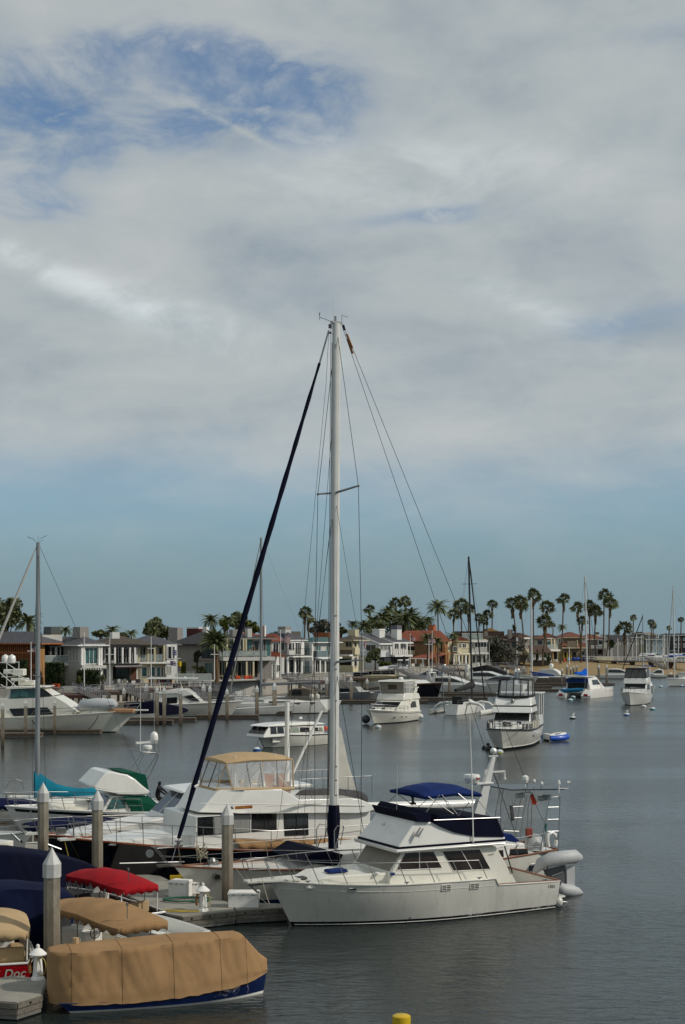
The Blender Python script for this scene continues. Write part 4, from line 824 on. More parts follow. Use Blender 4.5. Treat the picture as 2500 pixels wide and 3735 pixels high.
# ================================================================ LEFT HAND NEAR BOATS
def boat_a():
	hd=Vector((math.cos(R(25)),math.sin(R(25)),0)); bw=Vector((-12.4,62.3,0))
	b=Boat('lobster_yacht','dark blue hulled yacht with sloping blue tinted windscreen and varnished toe rail','motorboat',bw+hd*13.5,bw)
	sh=[(0,1.0),(.5,1.05),(1,1.45)]
	h=Hull(b,3.9,sh,rake=1.1,trake=.05,sternw=.85,pd=2.6,pw=1.8,flare=.15,mat=NAVY,boot=WHITE,bottom=BLACKB,deck=WHITE,railm=TEAKR,rail=.04)
	MB().tube([h.g(t,1,-.1)+Vector((0,.02,0)) for t in [i/20*.98 for i in range(21)]],.03,5).build('rub_strake',STEEL,b.o,smooth=60)
	P=lambda u,v,y=1.35:b.l(*q(Z1,u,v),y)
	f0=P(1365,862); f1=P(1560,655); rf=P(1500,636)
	wf=lambda x,z:1.38-.1*(z-1.2)
	x2=f1[0]-5.5
	prism(b,[(f0[0],1.0),f0,f1,(x2,f1[1]),(x2,1.0)],wf,'pilothouse',WHITE,bev=.03)
	prism(b,[(f1[0]+.45,f1[1]),(f1[0]+.35,f1[1]+.1),(f1[0]-1,f1[1]+.17),(x2-.4,f1[1]+.15),(x2-.4,f1[1])],lambda x,z:1.42,'hardtop',WHITE,bev=.04)
	A=Vector((f0[0],-wf(*f0),f0[1])); B_=Vector((f0[0],wf(*f0),f0[1])); C=Vector((f1[0],wf(*f1),f1[1])); D=Vector((f1[0],-wf(*f1),f1[1]))
	for u0,u1 in((.04,.48),(.52,.96)): qwin(b,A,B_,C,D,u0,u1,.08,.93,mat=GLASSB,fm=WHITE,outward=Vector((1,0,.3)),name='windscreen')
	for a,c in((.25,1.5),(1.7,3.2),(3.4,4.8)): swin(b,[(f0[0]-a-.1,f0[1]+.02),(f0[0]-c,f0[1]+.02),(f1[0]-c+.45,f1[1]-.1),(f1[0]-a*.9,f1[1]-.1)],wf,fm=WHITE)
	MB().box((f1[0]-.9,.2,f1[1]+.2),(.15,.15,.12)).box((f1[0]-.9,.2,f1[1]+.33),(.42,.2,.16)).build('searchlight',WHITE,b.o,bev=.03)
	prism(b,[(f0[0]-.1,1.1),(f0[0]-.1,f0[1]+.03),(f0[0]+2.2,1.72),(f0[0]+3.9,1.5),(f0[0]+4.2,1.2)],lambda x,z:1.32-.13*max(0,x-f0[0])-.1*(z-1.1),'trunk_cabin',WHITE,bev=.06)
	for k in(.6,1.9): p=Vector((f0[0]+k,(1.32-.13*k)+.0,1.45)); MB().box(p,(.5,.03,.14),rz=.13*-1).build('portlight',GLASS,b.o,bev=.05)
	MB().tube([(f0[0]+4.3,.9,1.7),(f0[0]+4.3,.9,1.95),(f0[0]+3.5,1.0,1.98)],.02,5).build('deck_rail',STEEL,b.o)
	for sd in(1,-1):
		ts=[.3,.4,.5,.6,.7,.79,.87,.94,.985]; base=[h.g(t,sd,0,.08) for t in ts]; tops=[p+Vector((.28,0,.68)) for p in base]
		base.append(Vector((h.L+h.rake+.4,sd*.15,1.5))); tops.append(Vector((h.L+h.rake+.9,sd*.25,2.13)))
		rail(b,base,tops,r=.015,mids=(.5,))
	x=h.L+h.rake; MB().box((x-.05,0,1.5),(.9,.35,.08)).build('bow_pulpit',WHITED,b.o); MB().tube([(x+.3,0,1.58),(x+.9,0,1.5)],.05,6).tube([(x+.95,0,1.56),(x+.6,0,1.2)],.05,6).tube([(x+.6,-.2,1.3),(x+.5,0,1.15),(x+.6,.2,1.3)],.05,5).build('anchor',GALV,b.o)
	MB().box((x-1.2,0,1.55),(.4,.3,.25)).build('windlass',STEEL,b.o)
boat_a()
def boat_c():
	hd=Vector((math.cos(R(25)),math.sin(R(25)),0)); bw=Vector((-15.6,70.2,0))
	b=Boat('sportfishing_boat','white sportfishing boat with green canvas and tall radar tower','motorboat',bw+hd*9.6,bw)
	sh=[(0,1.1),(.5,1.35),(1,1.75)]
	h=Hull(b,3.5,sh,rake=1.,trake=.05,sternw=.85,pd=2.6,pw=1.8,mat=WHITE,boot=NAVY,bottom=BLACKB,deck=WHITE,rail=.035,stripe=(.1,.24,NAVY))
	P=lambda u,v,y=1.4:b.l(*q(Z1,u,v),y); wf=lambda x,z:1.42-.08*(z-1.2)
	f0=P(842,795); f1=P(915,682); r1=P(1012,680); r0=P(1060,800)
	prism(b,[(f0[0]+.2,1.2),f0,f1,r1,(r1[0]-1.2,r1[1]),(r1[0]-1.3,1.2)],wf,'cabin',WHITE,bev=.03)
	swin(b,[(f0[0]-.15,f0[1]),(r1[0]-.1,f0[1]),(r1[0]-.1,r1[1]-.06),(f1[0]-.05,f1[1]-.06)],wf,mat=GLASST,fm=WHITE,mull=(.4,))
	A=Vector((f0[0],-wf(*f0),f0[1])); B_=Vector((f0[0],wf(*f0),f0[1])); C=Vector((f1[0],wf(*f1),f1[1])); D=Vector((f1[0],-wf(*f1),f1[1]))
	qwin(b,A,B_,C,D,.05,.95,.1,.95,mat=GLASSB,fm=WHITE,outward=Vector((1,0,.3)),name='windscreen')
	# flybridge
	L_=lambda u,v:b.l(*q(Z1,u,v),1.5)
	prof=[L_(930,652),L_(780,618),L_(762,605),L_(868,492),L_(905,482),L_(1045,505),L_(1105,540),L_(1165,595),L_(1218,636),L_(1216,662),L_(1110,672),L_(960,668)]
	prism(b,prof,lambda x,z:1.5-.1*(z-3),'flybridge',WHITE,bev=.06)
	MB().tube([b.v(*q(Z1,*p),1.55) for p in((780,622),(930,650),(1215,645))],.03,5).build('flybridge_moulding',WHITE,b.o)
	prism(b,[L_(1000,488),L_(1120,490),L_(1198,508),L_(1222,620),L_(1210,640),L_(1120,560),L_(1050,506)],lambda x,z:1.42,'green_console_cover',GREENC,bev=.03)
	c=[b.v(*q(Z1,1010,682),1.5),b.v(*q(Z1,1200,678),1.4),b.v(*q(Z1,1318,775),1.6),b.v(*q(Z1,1240,868),1.6),b.v(*q(Z1,1120,862),1.6),b.v(*q(Z1,1075,810),1.5)]
	MB().extr(c,(0,-.06,0)).build('green_cockpit_curtain',GREENC,b.o); 
	c2=[Vector((p.x,-p.y,p.z)) for p in c]; MB().extr(c2,(0,.06,0)).build('green_cockpit_curtain',GREENC,b.o)
	MB().add([c[1],c2[1],c2[2],c[2]],[(0,1,2,3)]).build('green_cockpit_roof',GREENC,b.o,solid=.04)
	# tower
	mb=MB(); tw=None
	def T(pts,y): return [b.v(*q(Z1,u,v),y) for u,v in pts]
	for y in(1.2,):
		mb=MB(); mb.tube(T([(1045,658),(1190,480),(1285,340),(1270,325),(1150,318)],y),.03,6); mb.tube(T([(1125,655),(1230,500),(1295,350),(1285,330)],y),.03,6)
		for k in(.1,.25,.42,.6,.78): a=T([(1045,658)],y)[0].lerp(T([(1285,340)],y)[0],k); c_=T([(1125,655)],y)[0].lerp(T([(1295,350)],y)[0],k); mb.tube([a,c_],.018,4)
		tw=mb.build('radar_tower_side',STEEL,b.o,smooth=60)
		mb=MB(); dy=(0,-2.4,0); mb.tube([p+Vector(dy) for p in T([(1045,658),(1190,480),(1285,340),(1270,325)],y)],.03,6); mb.tube([p+Vector(dy) for p in T([(1125,655),(1230,500),(1295,350)],y)],.03,6)
		mb.tube([T([(1285,340)],y)[0],T([(1285,340)],y)[0]+Vector(dy)],.03,5); mb.tube([T([(1150,318)],y)[0],T([(1150,318)],y)[0]+Vector(dy)],.03,5); mb.build('radar_tower_side',STEEL,b.o)
	p=b.v(*q(Z1,1262,205),0); MB().lathe([(.17,-.2),(.2,-.1),(.2,.1),(.16,.24),(.08,.31),(.01,.33)],p,16).build('satellite_dome',WHITE,b.o,smooth=60)
	MB().tube([p+Vector((0,0,-.25)),b.v(*q(Z1,1265,320),0)],.04,6).tube([b.v(*q(Z1,1205,225),.2),b.v(*q(Z1,1300,225),.2),b.v(*q(Z1,1300,330),.2)],.02,5).build('dome_stand',STEEL,b.o)
	r_=b.v(*q(Z1,1205,285),0); MB().lathe([(.05,-.3),(.24,-.05),(.25,.08),(.2,.14)],r_,12).box(b.v(*q(Z1,1198,243),0),(1.1,.14,.11)).build('open_array_radar',WHITE,b.o)
	MB().tube([b.v(*q(Z1,1148,310),.5),b.v(514,2440,.5)],[.02,.008],4).build('whip_antenna',WHITE,b.o); MB().tube([b.v(*q(Z1,1262,160),0),b.v(563,2490,0)],.006,4).build('whip_antenna',WHITE,b.o)
	MB().tube([b.v(*q(Z1,1070,720),1.5),b.v(*q(Z1,1062,800),1.5)],.03,5).build('fender_post',WHITE,b.o)
	# white tender on the foredeck
	a=b.v(*q(Z1,395,770),.6); c=b.v(*q(Z1,728,762),.6)
	MB().tube([a,a.lerp(c,.08),a.lerp(c,.5),a.lerp(c,.92),c],[.15,.28,.3,.28,.14],12).build('covered_deck_tender',WHITE2,b.o,smooth=60)
	for sd in(1,-1):
		ts=[.4,.52,.64,.76,.87,.95,.985]; base=[h.g(t,sd,0,.08) for t in ts]; tops=[p+Vector((.15,0,.65)) for p in base]; rail(b,base,tops,r=.018)
	return b
BC=boat_c()
def skiff_person():
	# crouching person in black working in a small skiff behind
	bw=Vector((-6.2,82,0)); b=Boat('skiff','small grey open skiff with gear and a worker in black','dinghy',Vector((-11.6,82.4,0)),Vector((-7.2,82.0,0)))
	h=Hull(b,1.8,[(0,.55),(1,.8)],rake=.4,mat=HULLG,boot=HULLG,bottom=BLACKB,deck=RUBBER,deckf=lambda t:.3,rail=.03)
	for i,(x,c) in enumerate(((1.7,'d8a020'),(2.1,'b83020'),(2.5,'d8d8d0'),(2.9,'c89a20'),(3.3,'8a2020'))):
		MB().box((x,.1*(i%2),.62+.05*(i%3)),(.3,.35,.3)).build('gear_box',M('gear_'+c,c,.6),b.o,bev=.03)
	p=thing('person','person in black clothes kneeling in the skiff with arm reaching forward','person',b.R@Vector((.9,0,.4))+b.O,b.rz)
	me=bpy.data.meshes.new('body'); V=[(0,0,.25),(.05,0,.62),(.1,0,.92),(.12,0,1.05),(.15,0,1.2),(.16,0,1.3),  (.1,.2,.95),(.35,.25,.75),(.6,.2,.55),  (.1,-.2,.95),(.33,-.25,.7),(.62,-.2,.5),  (.3,.16,.3),(.1,.17,-.1),(-.15,.17,-.1),(.28,-.16,.28),(.05,-.17,-.1),(-.2,-.17,-.1)]
	E=[(0,1),(1,2),(2,3),(3,4),(4,5),(2,6),(6,7),(7,8),(2,9),(9,10),(10,11),(0,12),(12,13),(13,14),(0,15),(15,16),(16,17)]
	me.from_pydata(V,E,[]); o=bpy.data.objects.new('body',me); col.objects.link(o); o.parent=p; me.materials.append(M('black_clothes','0c0c0e',.85,var=.3))
	md=o.modifiers.new('skin','SKIN'); 
	rr=[.16,.17,.18,.07,.11,.1,.08,.06,.045,.08,.06,.045,.11,.08,.07,.11,.08,.07]
	for i,r in enumerate(rr): me.skin_vertices[0].data[i].radius=(r,r) if me.skin_vertices else (r,r)
	o.modifiers.new('sub','SUBSURF').levels=1
try: skiff_person()
except Exception as e: print('skiff',e)
def gen_sail(name,label,stern,bow,B=3.2,mast_px=None,mast_top=None,mast_r=.09,sh=None,mat=WHITE,boomc=None,boomlen=4,boomz=None,cabin=True,masty=0,stayc=None,spreads=((.5,.9),),boot=BLUEB,jib=None,group=None,boomdir=-1,dodger=None,sternw=.65,cat='sailboat',mastm=None,rake=.9,hood=None,fore=True):
	b=Boat(name,label,cat,stern,bow,group); sh=sh or [(0,.95),(.5,.9),(1,1.2)]
	h=Hull(b,B,sh,rake=rake,trake=.3,sternw=sternw,pd=2.1,pw=1.5,mat=mat,boot=boot,bottom=BLACKB,deck=WHITE,rail=.03,n=16)
	zd=sh[0][1]
	if cabin: prism(b,[(b.L*.25,zd-.1),(b.L*.25,zd+.45),(b.L*.6,zd+.42),(b.L*.74,zd+.2),(b.L*.76,zd)],lambda x,z:B*.34-.25*(z-zd)-.08*max(0,x-b.L*.5),'coachroof',WHITE,bev=.04); 
	if cabin: swin(b,[(b.L*.3,zd+.12),(b.L*.52,zd+.12),(b.L*.52,zd+.3),(b.L*.3,zd+.3)],lambda x,z:B*.34-.25*(z-zd),fr=.01)
	if mast_px:
		(x0,y0),(x1,y1)=mast_px,mast_top; a=b.v(x0,y0,masty); c=b.v(x1,y1,masty); a=a+(a-c)*max(0,(a.z-zd-.3))/(c-a).z*1.0
		m=MB().tube([a,a.lerp(c,.5),c],[mast_r,mast_r,mast_r*.8],8).build('mast',mastm or ALU,b.o,smooth=60)
		bowp=h.g(.98,1,.02,9); stp=Vector((-.2,0,zd))
		for k,w in spreads:
			p=a.lerp(c,k); MB().tube([p+Vector((0,-w,.06)),p,p+Vector((0,w,.06))],.03,5).build('spreader',mastm or ALU,m)
		wires=MB()
		for sd in(1,-1):
			k,w=spreads[0]; ch=Vector((a.x-.1,sd*B*.46,zd)); line('shroud',DARK,m,[c,a.lerp(c,k)+Vector((0,sd*w,.06)),ch],.010)
		line('backstay',DARK,m,[c,stp],.010)
		if fore:
			if jib: 
				MB().tube([bowp,bowp.lerp(c,.1),bowp.lerp(c,.5),bowp.lerp(c,.93),c],[.03,.11,.09,.05,.015],8).build('furled_jib',jib,m,smooth=60)
			else: line('forestay',DARK,m,[c,bowp],.012)
		MB().tube([c,c+Vector((0,0,.35))],.008,4).tube([c+Vector((-.25,0,.15)),c,c+Vector((.25,0,.12))],.008,4).build('wind_indicator',DARK,m)
		if boomc:
			bz=a.z+ (boomz or 1.0); p0=Vector((a.x+.02,0,bz)); p1=Vector((a.x+boomdir*boomlen,0,bz-.0))
			rows=[]
			n=16
			for i in range(n+1):
				k=i/n; cpt=p0.lerp(p1,k); hh=lerp(.62,.2,min(1,k*1.3)**.7) if boomc is not None else .1; 
				rows.append([cpt+Vector((0,.13*math.sin(t),-.1+hh*.5*(1-math.cos(t)) )) for t in[j*2*math.pi/10 for j in range(10)]])
			MB().grid(rows,closed=True).build('sail_cover',boomc,m,smooth=60)
			MB().tube([p0,p1+Vector((boomdir*.3,0,0))],.06,6).build('boom',ALU,m)
	for sd in(1,-1):
		ts=[.05,.2,.35,.5,.65,.8,.92,.985]; base=[h.g(t,sd,0,.06) for t in ts]; tops=[p+Vector((0,0,.6)) for p in base]; rail(b,base,tops,r=.014,step=2)
	if hood: prism(b,[(b.L*.2,zd),(b.L*.2,zd+1.05),(b.L*.32,zd+1.1),(b.L*.4,zd+.4),(b.L*.4,zd)],lambda x,z:B*.34-.1*(z-zd),'spray_hood',hood,bev=.06)
	return b,h
# left sloop with teal boom cover
hd=Vector((math.cos(R(25)),math.sin(R(25)),0))
S2,_h=gen_sail('sailing_sloop','white sloop with teal sail cover along its boom, left edge',Vector((-20.6,73.6,0))+hd*11,Vector((-20.6,73.6,0)),B=3.4,mast_px=(137,2920),mast_top=(140,1980),mast_r=.13,spreads=((.48,1.1),),jib=M('white_sailcloth','a8a6a0',.8,var=.1),sh=[(0,1.05),(.5,1.0),(1,1.35)],hood=None)
mb=MB(); rows=[]
for (x,yt,yb) in((126,2814,2925),(135,2816,2925),(150,2822,2918),(175,2840,2910),(205,2858,2905),(240,2868,2908),(275,2874,2911),(310,2875,2912),(345,2873,2910),(352,2878,2904)):
	a=S2.v(x,yt,0); c=S2.v(x,yb,0); rows.append([a,a+Vector((0,.1,-.05)),(a+c)/2+Vector((0,.2,0)),c+Vector((0,.08,.03)),c,c+Vector((0,-.08,.03)),(a+c)/2+Vector((0,-.2,0)),a+Vector((0,-.1,-.05))])
MB().grid(rows,closed=True).build('sail_cover',TEALC,S2.o,smooth=60)
MB().tube([S2.v(128,1968,0),S2.v(100,1958,0)],.012,4).tube([S2.v(148,1965,0),S2.v(172,1953,0)],.01,4).build('wind_vane',DARK,S2.o)
# ---- electric day boats
def duffy(label,C,ang,L,w,zc,canm,hullm,scal=7,cm2=None,crown=.28,trans=None,covered=False,hl=None,posts=True,inner=True,cockpit=None):
	"""C canopy centre, ang heading; canopy L x w at height zc"""
	d=Vector((math.cos(ang),math.sin(ang),0)); C=Vector(C); hl=hl or L+1.3
	st=C-d*(L/2+.25); b=Boat('electric_day_boat',label,'electric boat',st,st+d*(hl-.3))
	h=Hull(b,w+.25,[(0,.62),(.5,.62),(1,.8)],rake=.3,trake=.05,sternw=.82,pd=2.6,pw=2,mat=hullm,boot=WHITE,bottom=BLACKB,deck=cockpit or WHITE2,deckf=lambda t:.28 if .06<t<.72 else interp([(0,.62),(.5,.62),(1,.8)],t)-.02,inner=cockpit or WHITE2,rail=.035,railm=WHITE,n=14)
	x0=.2; x1=.2+L
	canopy(b,[(x0,zc),((x0+x1)/2,zc+.08),(x1,zc-.02)],w/2,'canopy',canm,crown=crown,drop=.24,scal=scal,round_=.3,solid=.012)
	for k in(0.03,.27,.5,.73,.97):
		for sd in(1,-1): 
			ww=w/2*(.86 if k in(.03,.97) else .97); MB().tube([(lerp(x0,x1,k),sd*ww,zc-.05),(lerp(x0,x1,k),sd*ww*.98,.62)],.022,5).build('canopy_post',WHITE if k<.1 else STEEL,b.o)
	MB().box((x0+.9,0,.45),(.5,w*.8,.35)).box((x0+.62,0,.72),(.1,w*.8,.4)).build('rear_bench',TANC2,b.o,bev=.04)
	for sd in(1,-1): MB().box((x0+2.0,sd*w*.32,.45),(1.4,.4,.34)).build('side_bench',TANC2,b.o,bev=.04)
	MB().box((x0+L*.78,-.2,.6),(.3,.6,.5)).build('dashboard',WHITE,b.o,bev=.03); MB().tube([Vector((x0+L*.78-.25,-.2+.17*math.cos(t),.85+.17*math.sin(t))) for t in[i*.5236 for i in range(12)]],.015,4,closed=True).build('steering_wheel',DARK,b.o)
	# windshield panels
	for sd in(1,-1): MB().extr([(x1-.1,sd*.05,.7),(x1-.1,sd*w*.42,.7),(x1-.15,sd*w*.42,zc-.1),(x1-.15,sd*.05,zc-.1)],(.012,0,0)).build('windshield',CLEAR,b.o)
	MB().tube([(x0+.3,w*.2,zc+crown*.7),(x0+.3,w*.2,zc+crown+.32)],.014,5).lathe([(.04,0),(.04,.08)],(x0+.3,w*.2,zc+crown+.3),8).build('stern_light',STEEL,b.o)
	return b,h
a1=math.atan2(3.2,-2.6)
D1,_=duffy('electric boat with bright red canopy tied at the dock',(-8.15,50.05,0),a1,4.1,1.65,1.5,REDC,M('dark_hull','15161a',.25,coat=.4),scal=8,cockpit=M('dark_cockpit','2a1a18',.6))
a2=math.atan2(3.85,-2.9)
D2,_=duffy('electric boat with scalloped tan canopy between red canopy and covered boat',(-7.2,43.2,0),a2,4.75,1.95,1.66,TANC,WHITE,scal=9)
D3,d3h=duffy('red hulled electric boat lettered Doc with tan canopy',(-10.35,42.9,0),math.atan2(1,-.28),3.6,1.75,1.42,TANC2,M('red_hull','8a0a14',.15,coat=.6),scal=6)
tp=Vector((-.02,0,.38))
MB().extr([(-.055,-.78,.12),(-.055,.78,.12),(-.06,.86,.5),(-.06,.0,.56),(-.06,-.86,.5)],(-.012,0,0)).build('transom_panel',MC['red_hull'],D3.o)
text('lettering','Doc',M('silver_lettering','a8a49a',.4),D3.o,(-.085,-.36,.34),(R(90),0,R(-90)),.34,.004,italic=.25)
mb=MB().add([(-.085,.02,.45),(-.085,-.0,.45),(-.085,.35,.45),(-.085,.18,.3)],[(0,2,3)]).box((-.08,.18,.22),(.01,.03,.16)).box((-.08,.18,.14),(.01,.2,.025)); mb.build('martini_glass_emblem',MC['silver_lettering'],D3.o)
def flag(root,w,h_,mat_r=None,loc=(0,0,0),rz=0,wave=.06,droop=0.,name='flag'):
	red=M('flag_red','8e1a26',.8,var=.1); wh=M('flag_white','c8c6c0',.8,var=.05); bl=M('flag_blue','1a2448',.8,var=.1)
	def pt(u,v): return Vector((u*w*(1-droop*.4),wave*w*math.sin(u*7+v*1.5)*u**.5,-v*h_-droop*u*h_*1.2+.03*math.sin(u*6)))
	f=thing(name,'','') if False else None
	def strip(u0,u1,v0,v1,mb,off=0):
		n=8; mb.grid([[pt(lerp(u0,u1,i/n),v)+Vector((0,off,0)) for i in range(n+1)] for v in(v0,v1)])
	r=MB(); s=MB(); c=MB()
	for i in range(13):
		(strip(0,1,i/13,(i+1)/13,r) if i%2==0 else strip(0,1,i/13,(i+1)/13,s))
	strip(0,.4,0,7/13,c,.012); strip(0,.4,0,7/13,c,-.012)
	st=MB()
	for a in range(4):
		for k in range(5): 
			p=pt(.4*(k+.5)/5,(a+.5)/4*7/13); 
			for e in(.02,-.02): st.add([p+Vector((-.012*w,e,0)),p+Vector((0,e,-.015*w)),p+Vector((.012*w,e,0)),p+Vector((0,e,.015*w))],[(0,1,2,3)])
	M4=Matrix.Translation(Vector(loc))@Matrix.Rotation(rz,4,'Z')
	for mb,nm,m in((r,'red_stripes',red),(s,'white_stripes',wh),(c,'canton',bl),(st,'stars',wh)):
		mb.v=[tuple(M4@Vector(p)) for p in mb.v]; o=mb.build(nm,m,root,kind='stuff' if nm!='canton' else None)
	return o
pp=MB().tube([(-.05,.55,.55),(-.35,.62,1.25)],.015,5).build('flagstaff',TEAK,D3.o)
flag(pp,.55,.34,loc=(-.33,.62,1.2),rz=R(-90),droop=1.2)
# further navy canopied boats
duffy('electric boat with navy scalloped canopy behind the dark blue bow',(-12.6,66.9,0),R(25),4.4,1.9,1.28,M('navy_scallop','0e1436',.8,var=.2,kind='canvas'),WHITE,scal=9,crown=.26)
duffy('electric boat with navy canopy left of the teal sail cover',(-17.3,71.6,0),R(15),4.6,1.9,1.55,MC['navy_scallop'],WHITE,scal=9,crown=.3)
BM=Boat('small_runabout','small white boat with grey bimini hoop at far left','motorboat',(-14.9,80,0),(-19.5,79,0))
Hull(BM,2.2,[(0,.9),(1,1.2)],rake=.6,mat=WHITE,boot=NAVY,deck=WHITE,n=12)
for y in(-.9,.9): MB().tube([BM.v(22,2876,y),BM.v(35,2850,y),BM.v(60,2842,y),BM.v(80,2850,y),BM.v(86,2876,y)],.03,5).build('bimini_hoop',STEEL,BM.o)
MB().grid([[BM.v(*p,y) for p in((18,2870),(25,2855),(35,2846),(60,2840),(80,2848),(86,2862))] for y in(-.9,0,.9)]).build('bimini_top',M('grey_bimini','8c8c88',.8),BM.o,solid=.02)
# white skiff with outboard, and white bow
SK=Boat('white_skiff','white skiff with red and grey outboard at far left behind navy cover','motorboat',(-12.9,58.7,0),(-16.5,60.6,0))
Hull(SK,1.9,[(0,.85),(1,1.0)],rake=.5,mat=WHITE2,boot=WHITE,deck=WHITE2,deckf=lambda t:.4,n=12)
MB().box((-.15,0,.95),(.3,.35,.6)).box((-.2,0,.35),(.15,.15,.8)).build('outboard_motor',GREYC,SK.o,bev=.06); MB().box((.5,.6,1.0),(.14,.14,.75)).build('red_fender',M('dark_red_plastic','6e0f18',.5),SK.o,bev=.05)
MB().box((1.7,0,1.05),(.9,1.0,.9)).build('console',WHITE2,SK.o,bev=.04)
gen_sail('small_sailboat','small white sailboat bow with navy deck cover at left edge',Vector((-22,66.5,0)),Vector((-14.6,63.6,0)),B=2.6,mast_px=None,hood=NAVYC,sh=[(0,1.0),(.6,1.05),(1,1.35)])
# ---- covered boats
def covered(label,stern,bow,B,st,covm,hullm,sh,boot=WHITE,seed=1,fold=.035,boot1=.12,rake=.3,pd=2.4,name='covered_boat'):
	b=Boat(name,label,'covered boat',stern,bow); h=Hull(b,B,sh,rake=rake,trake=.05,sternw=.86,pd=pd,pw=1.9,flare=.06,mat=hullm,boot=boot,bottom=BLACKB,deck=covm,rail=.02,boot1=boot1,n=18)
	cover(b,st,covm,fold=fold,seed=seed); return b,h
bowp=G(960,3622); corp=G(262,3702); ang=math.atan2(bowp.y-corp.y,bowp.x-corp.x)
st,bw=from_corner(bowp,corp,.78)
CB=Boat('covered_boat','tan canvas covered boat with dark blue hull, nearest boat at bottom left','covered boat',st,bw)
shc=[(0,.29),(.35,.26),(.7,.37),(1,.64)]
h=Hull(CB,1.74,shc,rake=.12,trake=.3,sternw=.8,pd=4.2,pw=2.4,flare=.05,mat=M('blue_hull_paint','0a1c48',.16,var=.15,coat=.5),boot=WHITE,bottom=BLACKB,deck=TANC,rail=.02,boot0=-.02,boot1=.075,n=24)
def cbz(px,py,y=.9): return CB.l(px,py,y)
L=CB.L; tz=lambda px,py,w=.62: cbz(px,py,w)[1]-.03; bz=lambda px,py: cbz(px,py,.97)[1]
def hw(t,z=.5): return h.P(t,max(.1,interp(shc,t)*.9),1).y
S=[]
for t,top,wt in ((-.1,tz(239,3474)-.02,.22),(-.085,tz(239,3474),.36),(-.05,tz(239,3474),.5),(0,tz(239,3474)+.01,.62),(.05,tz(300,3473)+.02,.7),(.3,tz(470,3458)+.03,.74),(.55,tz(640,3438)+.03,.64),(.78,tz(810,3420,.5),.5),(.84,tz(862,3412,.42),.42),(.87,tz(880,3417,.38),.38),(.92,tz(915,3452,.28),.28),(.96,tz(945,3478,.15),.16),(1.0,tz(966,3493,0),.03)):
	wb=(hw(t)+.085) if t>.02 else interp([(-.1,.3),(-.085,.45),(-.05,.62),(0,.76)],t)
	zb=interp([(0,.25),(.1,.2),(.4,.23),(.7,.33),(.9,.48),(1,.6)],t); S.append((t*(L+.1),min(wt,wb),top,wb,zb))
cover(CB,S,TANC,fold=.05,seed=4,seams=(9,30,52,73,85),seamm=M('tan_seam','7a5f3e',.9))
for k in range(5): pass
line('tie_seam',TANC,CB.o,[Vector((x,.985*hw(max(0,min(1,x/L)))+.05,interp([(0,.29),(.1,.24),(.4,.27),(.7,.37),(.9,.52),(1,.64)],x/L))) for x in[L*i/24 for i in range(24)]],.018,5)
MB().tube([(.25,.45,1.62),(.25,.45,1.78)],.09,8).build('cover_pole_cap',TANC2,CB.o)
covered('long boat under dark navy canvas at left edge, behind red canopy',(-17.5,50.9,0),(-9.4,53.6,0),2.7,[(0,.9,2.2,1.3,.6),(3,1.0,2.35,1.35,.6),(5.5,.95,2.2,1.3,.65),(7.2,.7,1.9,1.0,.8),(8.3,.25,1.55,.4,.95),(8.75,.03,1.3,.05,1.1)],NAVYD,NAVY,[(0,.8),(1,1.1)],seed=7,fold=.05)
covered('boat under plain blue canvas at left edge beside the capped pile',(-15.5,44.0,0),(-8.5,46.3,0),2.5,[(0,.9,2.05,1.2,.25),(3,1.0,2.15,1.22,.25),(5.3,.95,2.1,1.2,.25),(6.4,.8,1.95,1.0,.3),(6.9,.5,1.8,.7,.35),(7.25,.1,1.5,.15,.5)],M('blue_cover','0a1330',.85,var=.25,scale=.9,kind='canvas'),NAVY,[(0,.7),(1,.95)],seed=9,fold=.05)
SM=Boat('white_motorboat','small white runabout beside the tan canopy, mostly hidden','motorboat',(-4.8,45.1,0),(-7.9,47.9,0))
Hull(SM,1.8,[(0,.6),(1,.85)],rake=.5,mat=WHITE,boot=NAVY,deck=WHITE,deckf=lambda t:.3 if t<.6 else .78,n=12)
# ---------------------------------------------------------------- docks near
def dock(label,poly_px,z=.5,th=.42,top=None,side=GREYWOOD,name='floating_dock',world=None,planks=0,cat='dock',group=None,fascia=True):
	pts=[G(px,py,z) for px,py in poly_px] if world is None else [Vector((x,y,z)) for x,y in world]
	c=sum(pts,Vector())/len(pts); o=thing(name,label,cat,(c.x,c.y,0),0,group)
	MB().extr([p-Vector((0,0,.04)) for p in pts],(0,0,-th)).build('float',CONCD,o,world=True)
	MB().extr(pts,(0,0,-.05)).build('deck_surface',top or M('dock_concrete','8d8a80',.9,var=.2,scale=1.2,bump=.15,dirt=.2),o,world=True)
	if fascia:
		n=len(pts); ar=sum(pts[i].x*pts[(i+1)%n].y-pts[(i+1)%n].x*pts[i].y for i in range(n))
		for i in range(n):
			a,d=pts[i],pts[(i+1)%n]; e=(d-a); 
			if e.length<.4: continue
			nr=Vector((e.y,-e.x,0)).normalized()*(1 if ar>0 else -1)*.05
			for k,(z0,z1) in enumerate(((-.03,-.17),(-.2,-.34))):
				MB().extr([a+Vector((0,0,z0)),d+Vector((0,0,z0)),d+Vector((0,0,z1)),a+Vector((0,0,z1))],nr*(1 if k==0 else .6)).build('waler_board',side,o,world=True)
			mb=MB(); m=int(e.length/.55)
			for j in range(m): mb.box(a.lerp(d,(j+.5)/max(1,m))+Vector((0,0,-.1))+nr*1.15,(.05,.05,.05))
			if m: mb.build('bolt_heads',DARK,o,world=True,kind='stuff')
	return o
DK=dock('wide grey floating dock with white dock boxes beside the white sailing yacht',[(608,3332),(666,3342),(858,3321),(838,3292),(700,3250),(585,3195),(400,3175),(390,3230)])
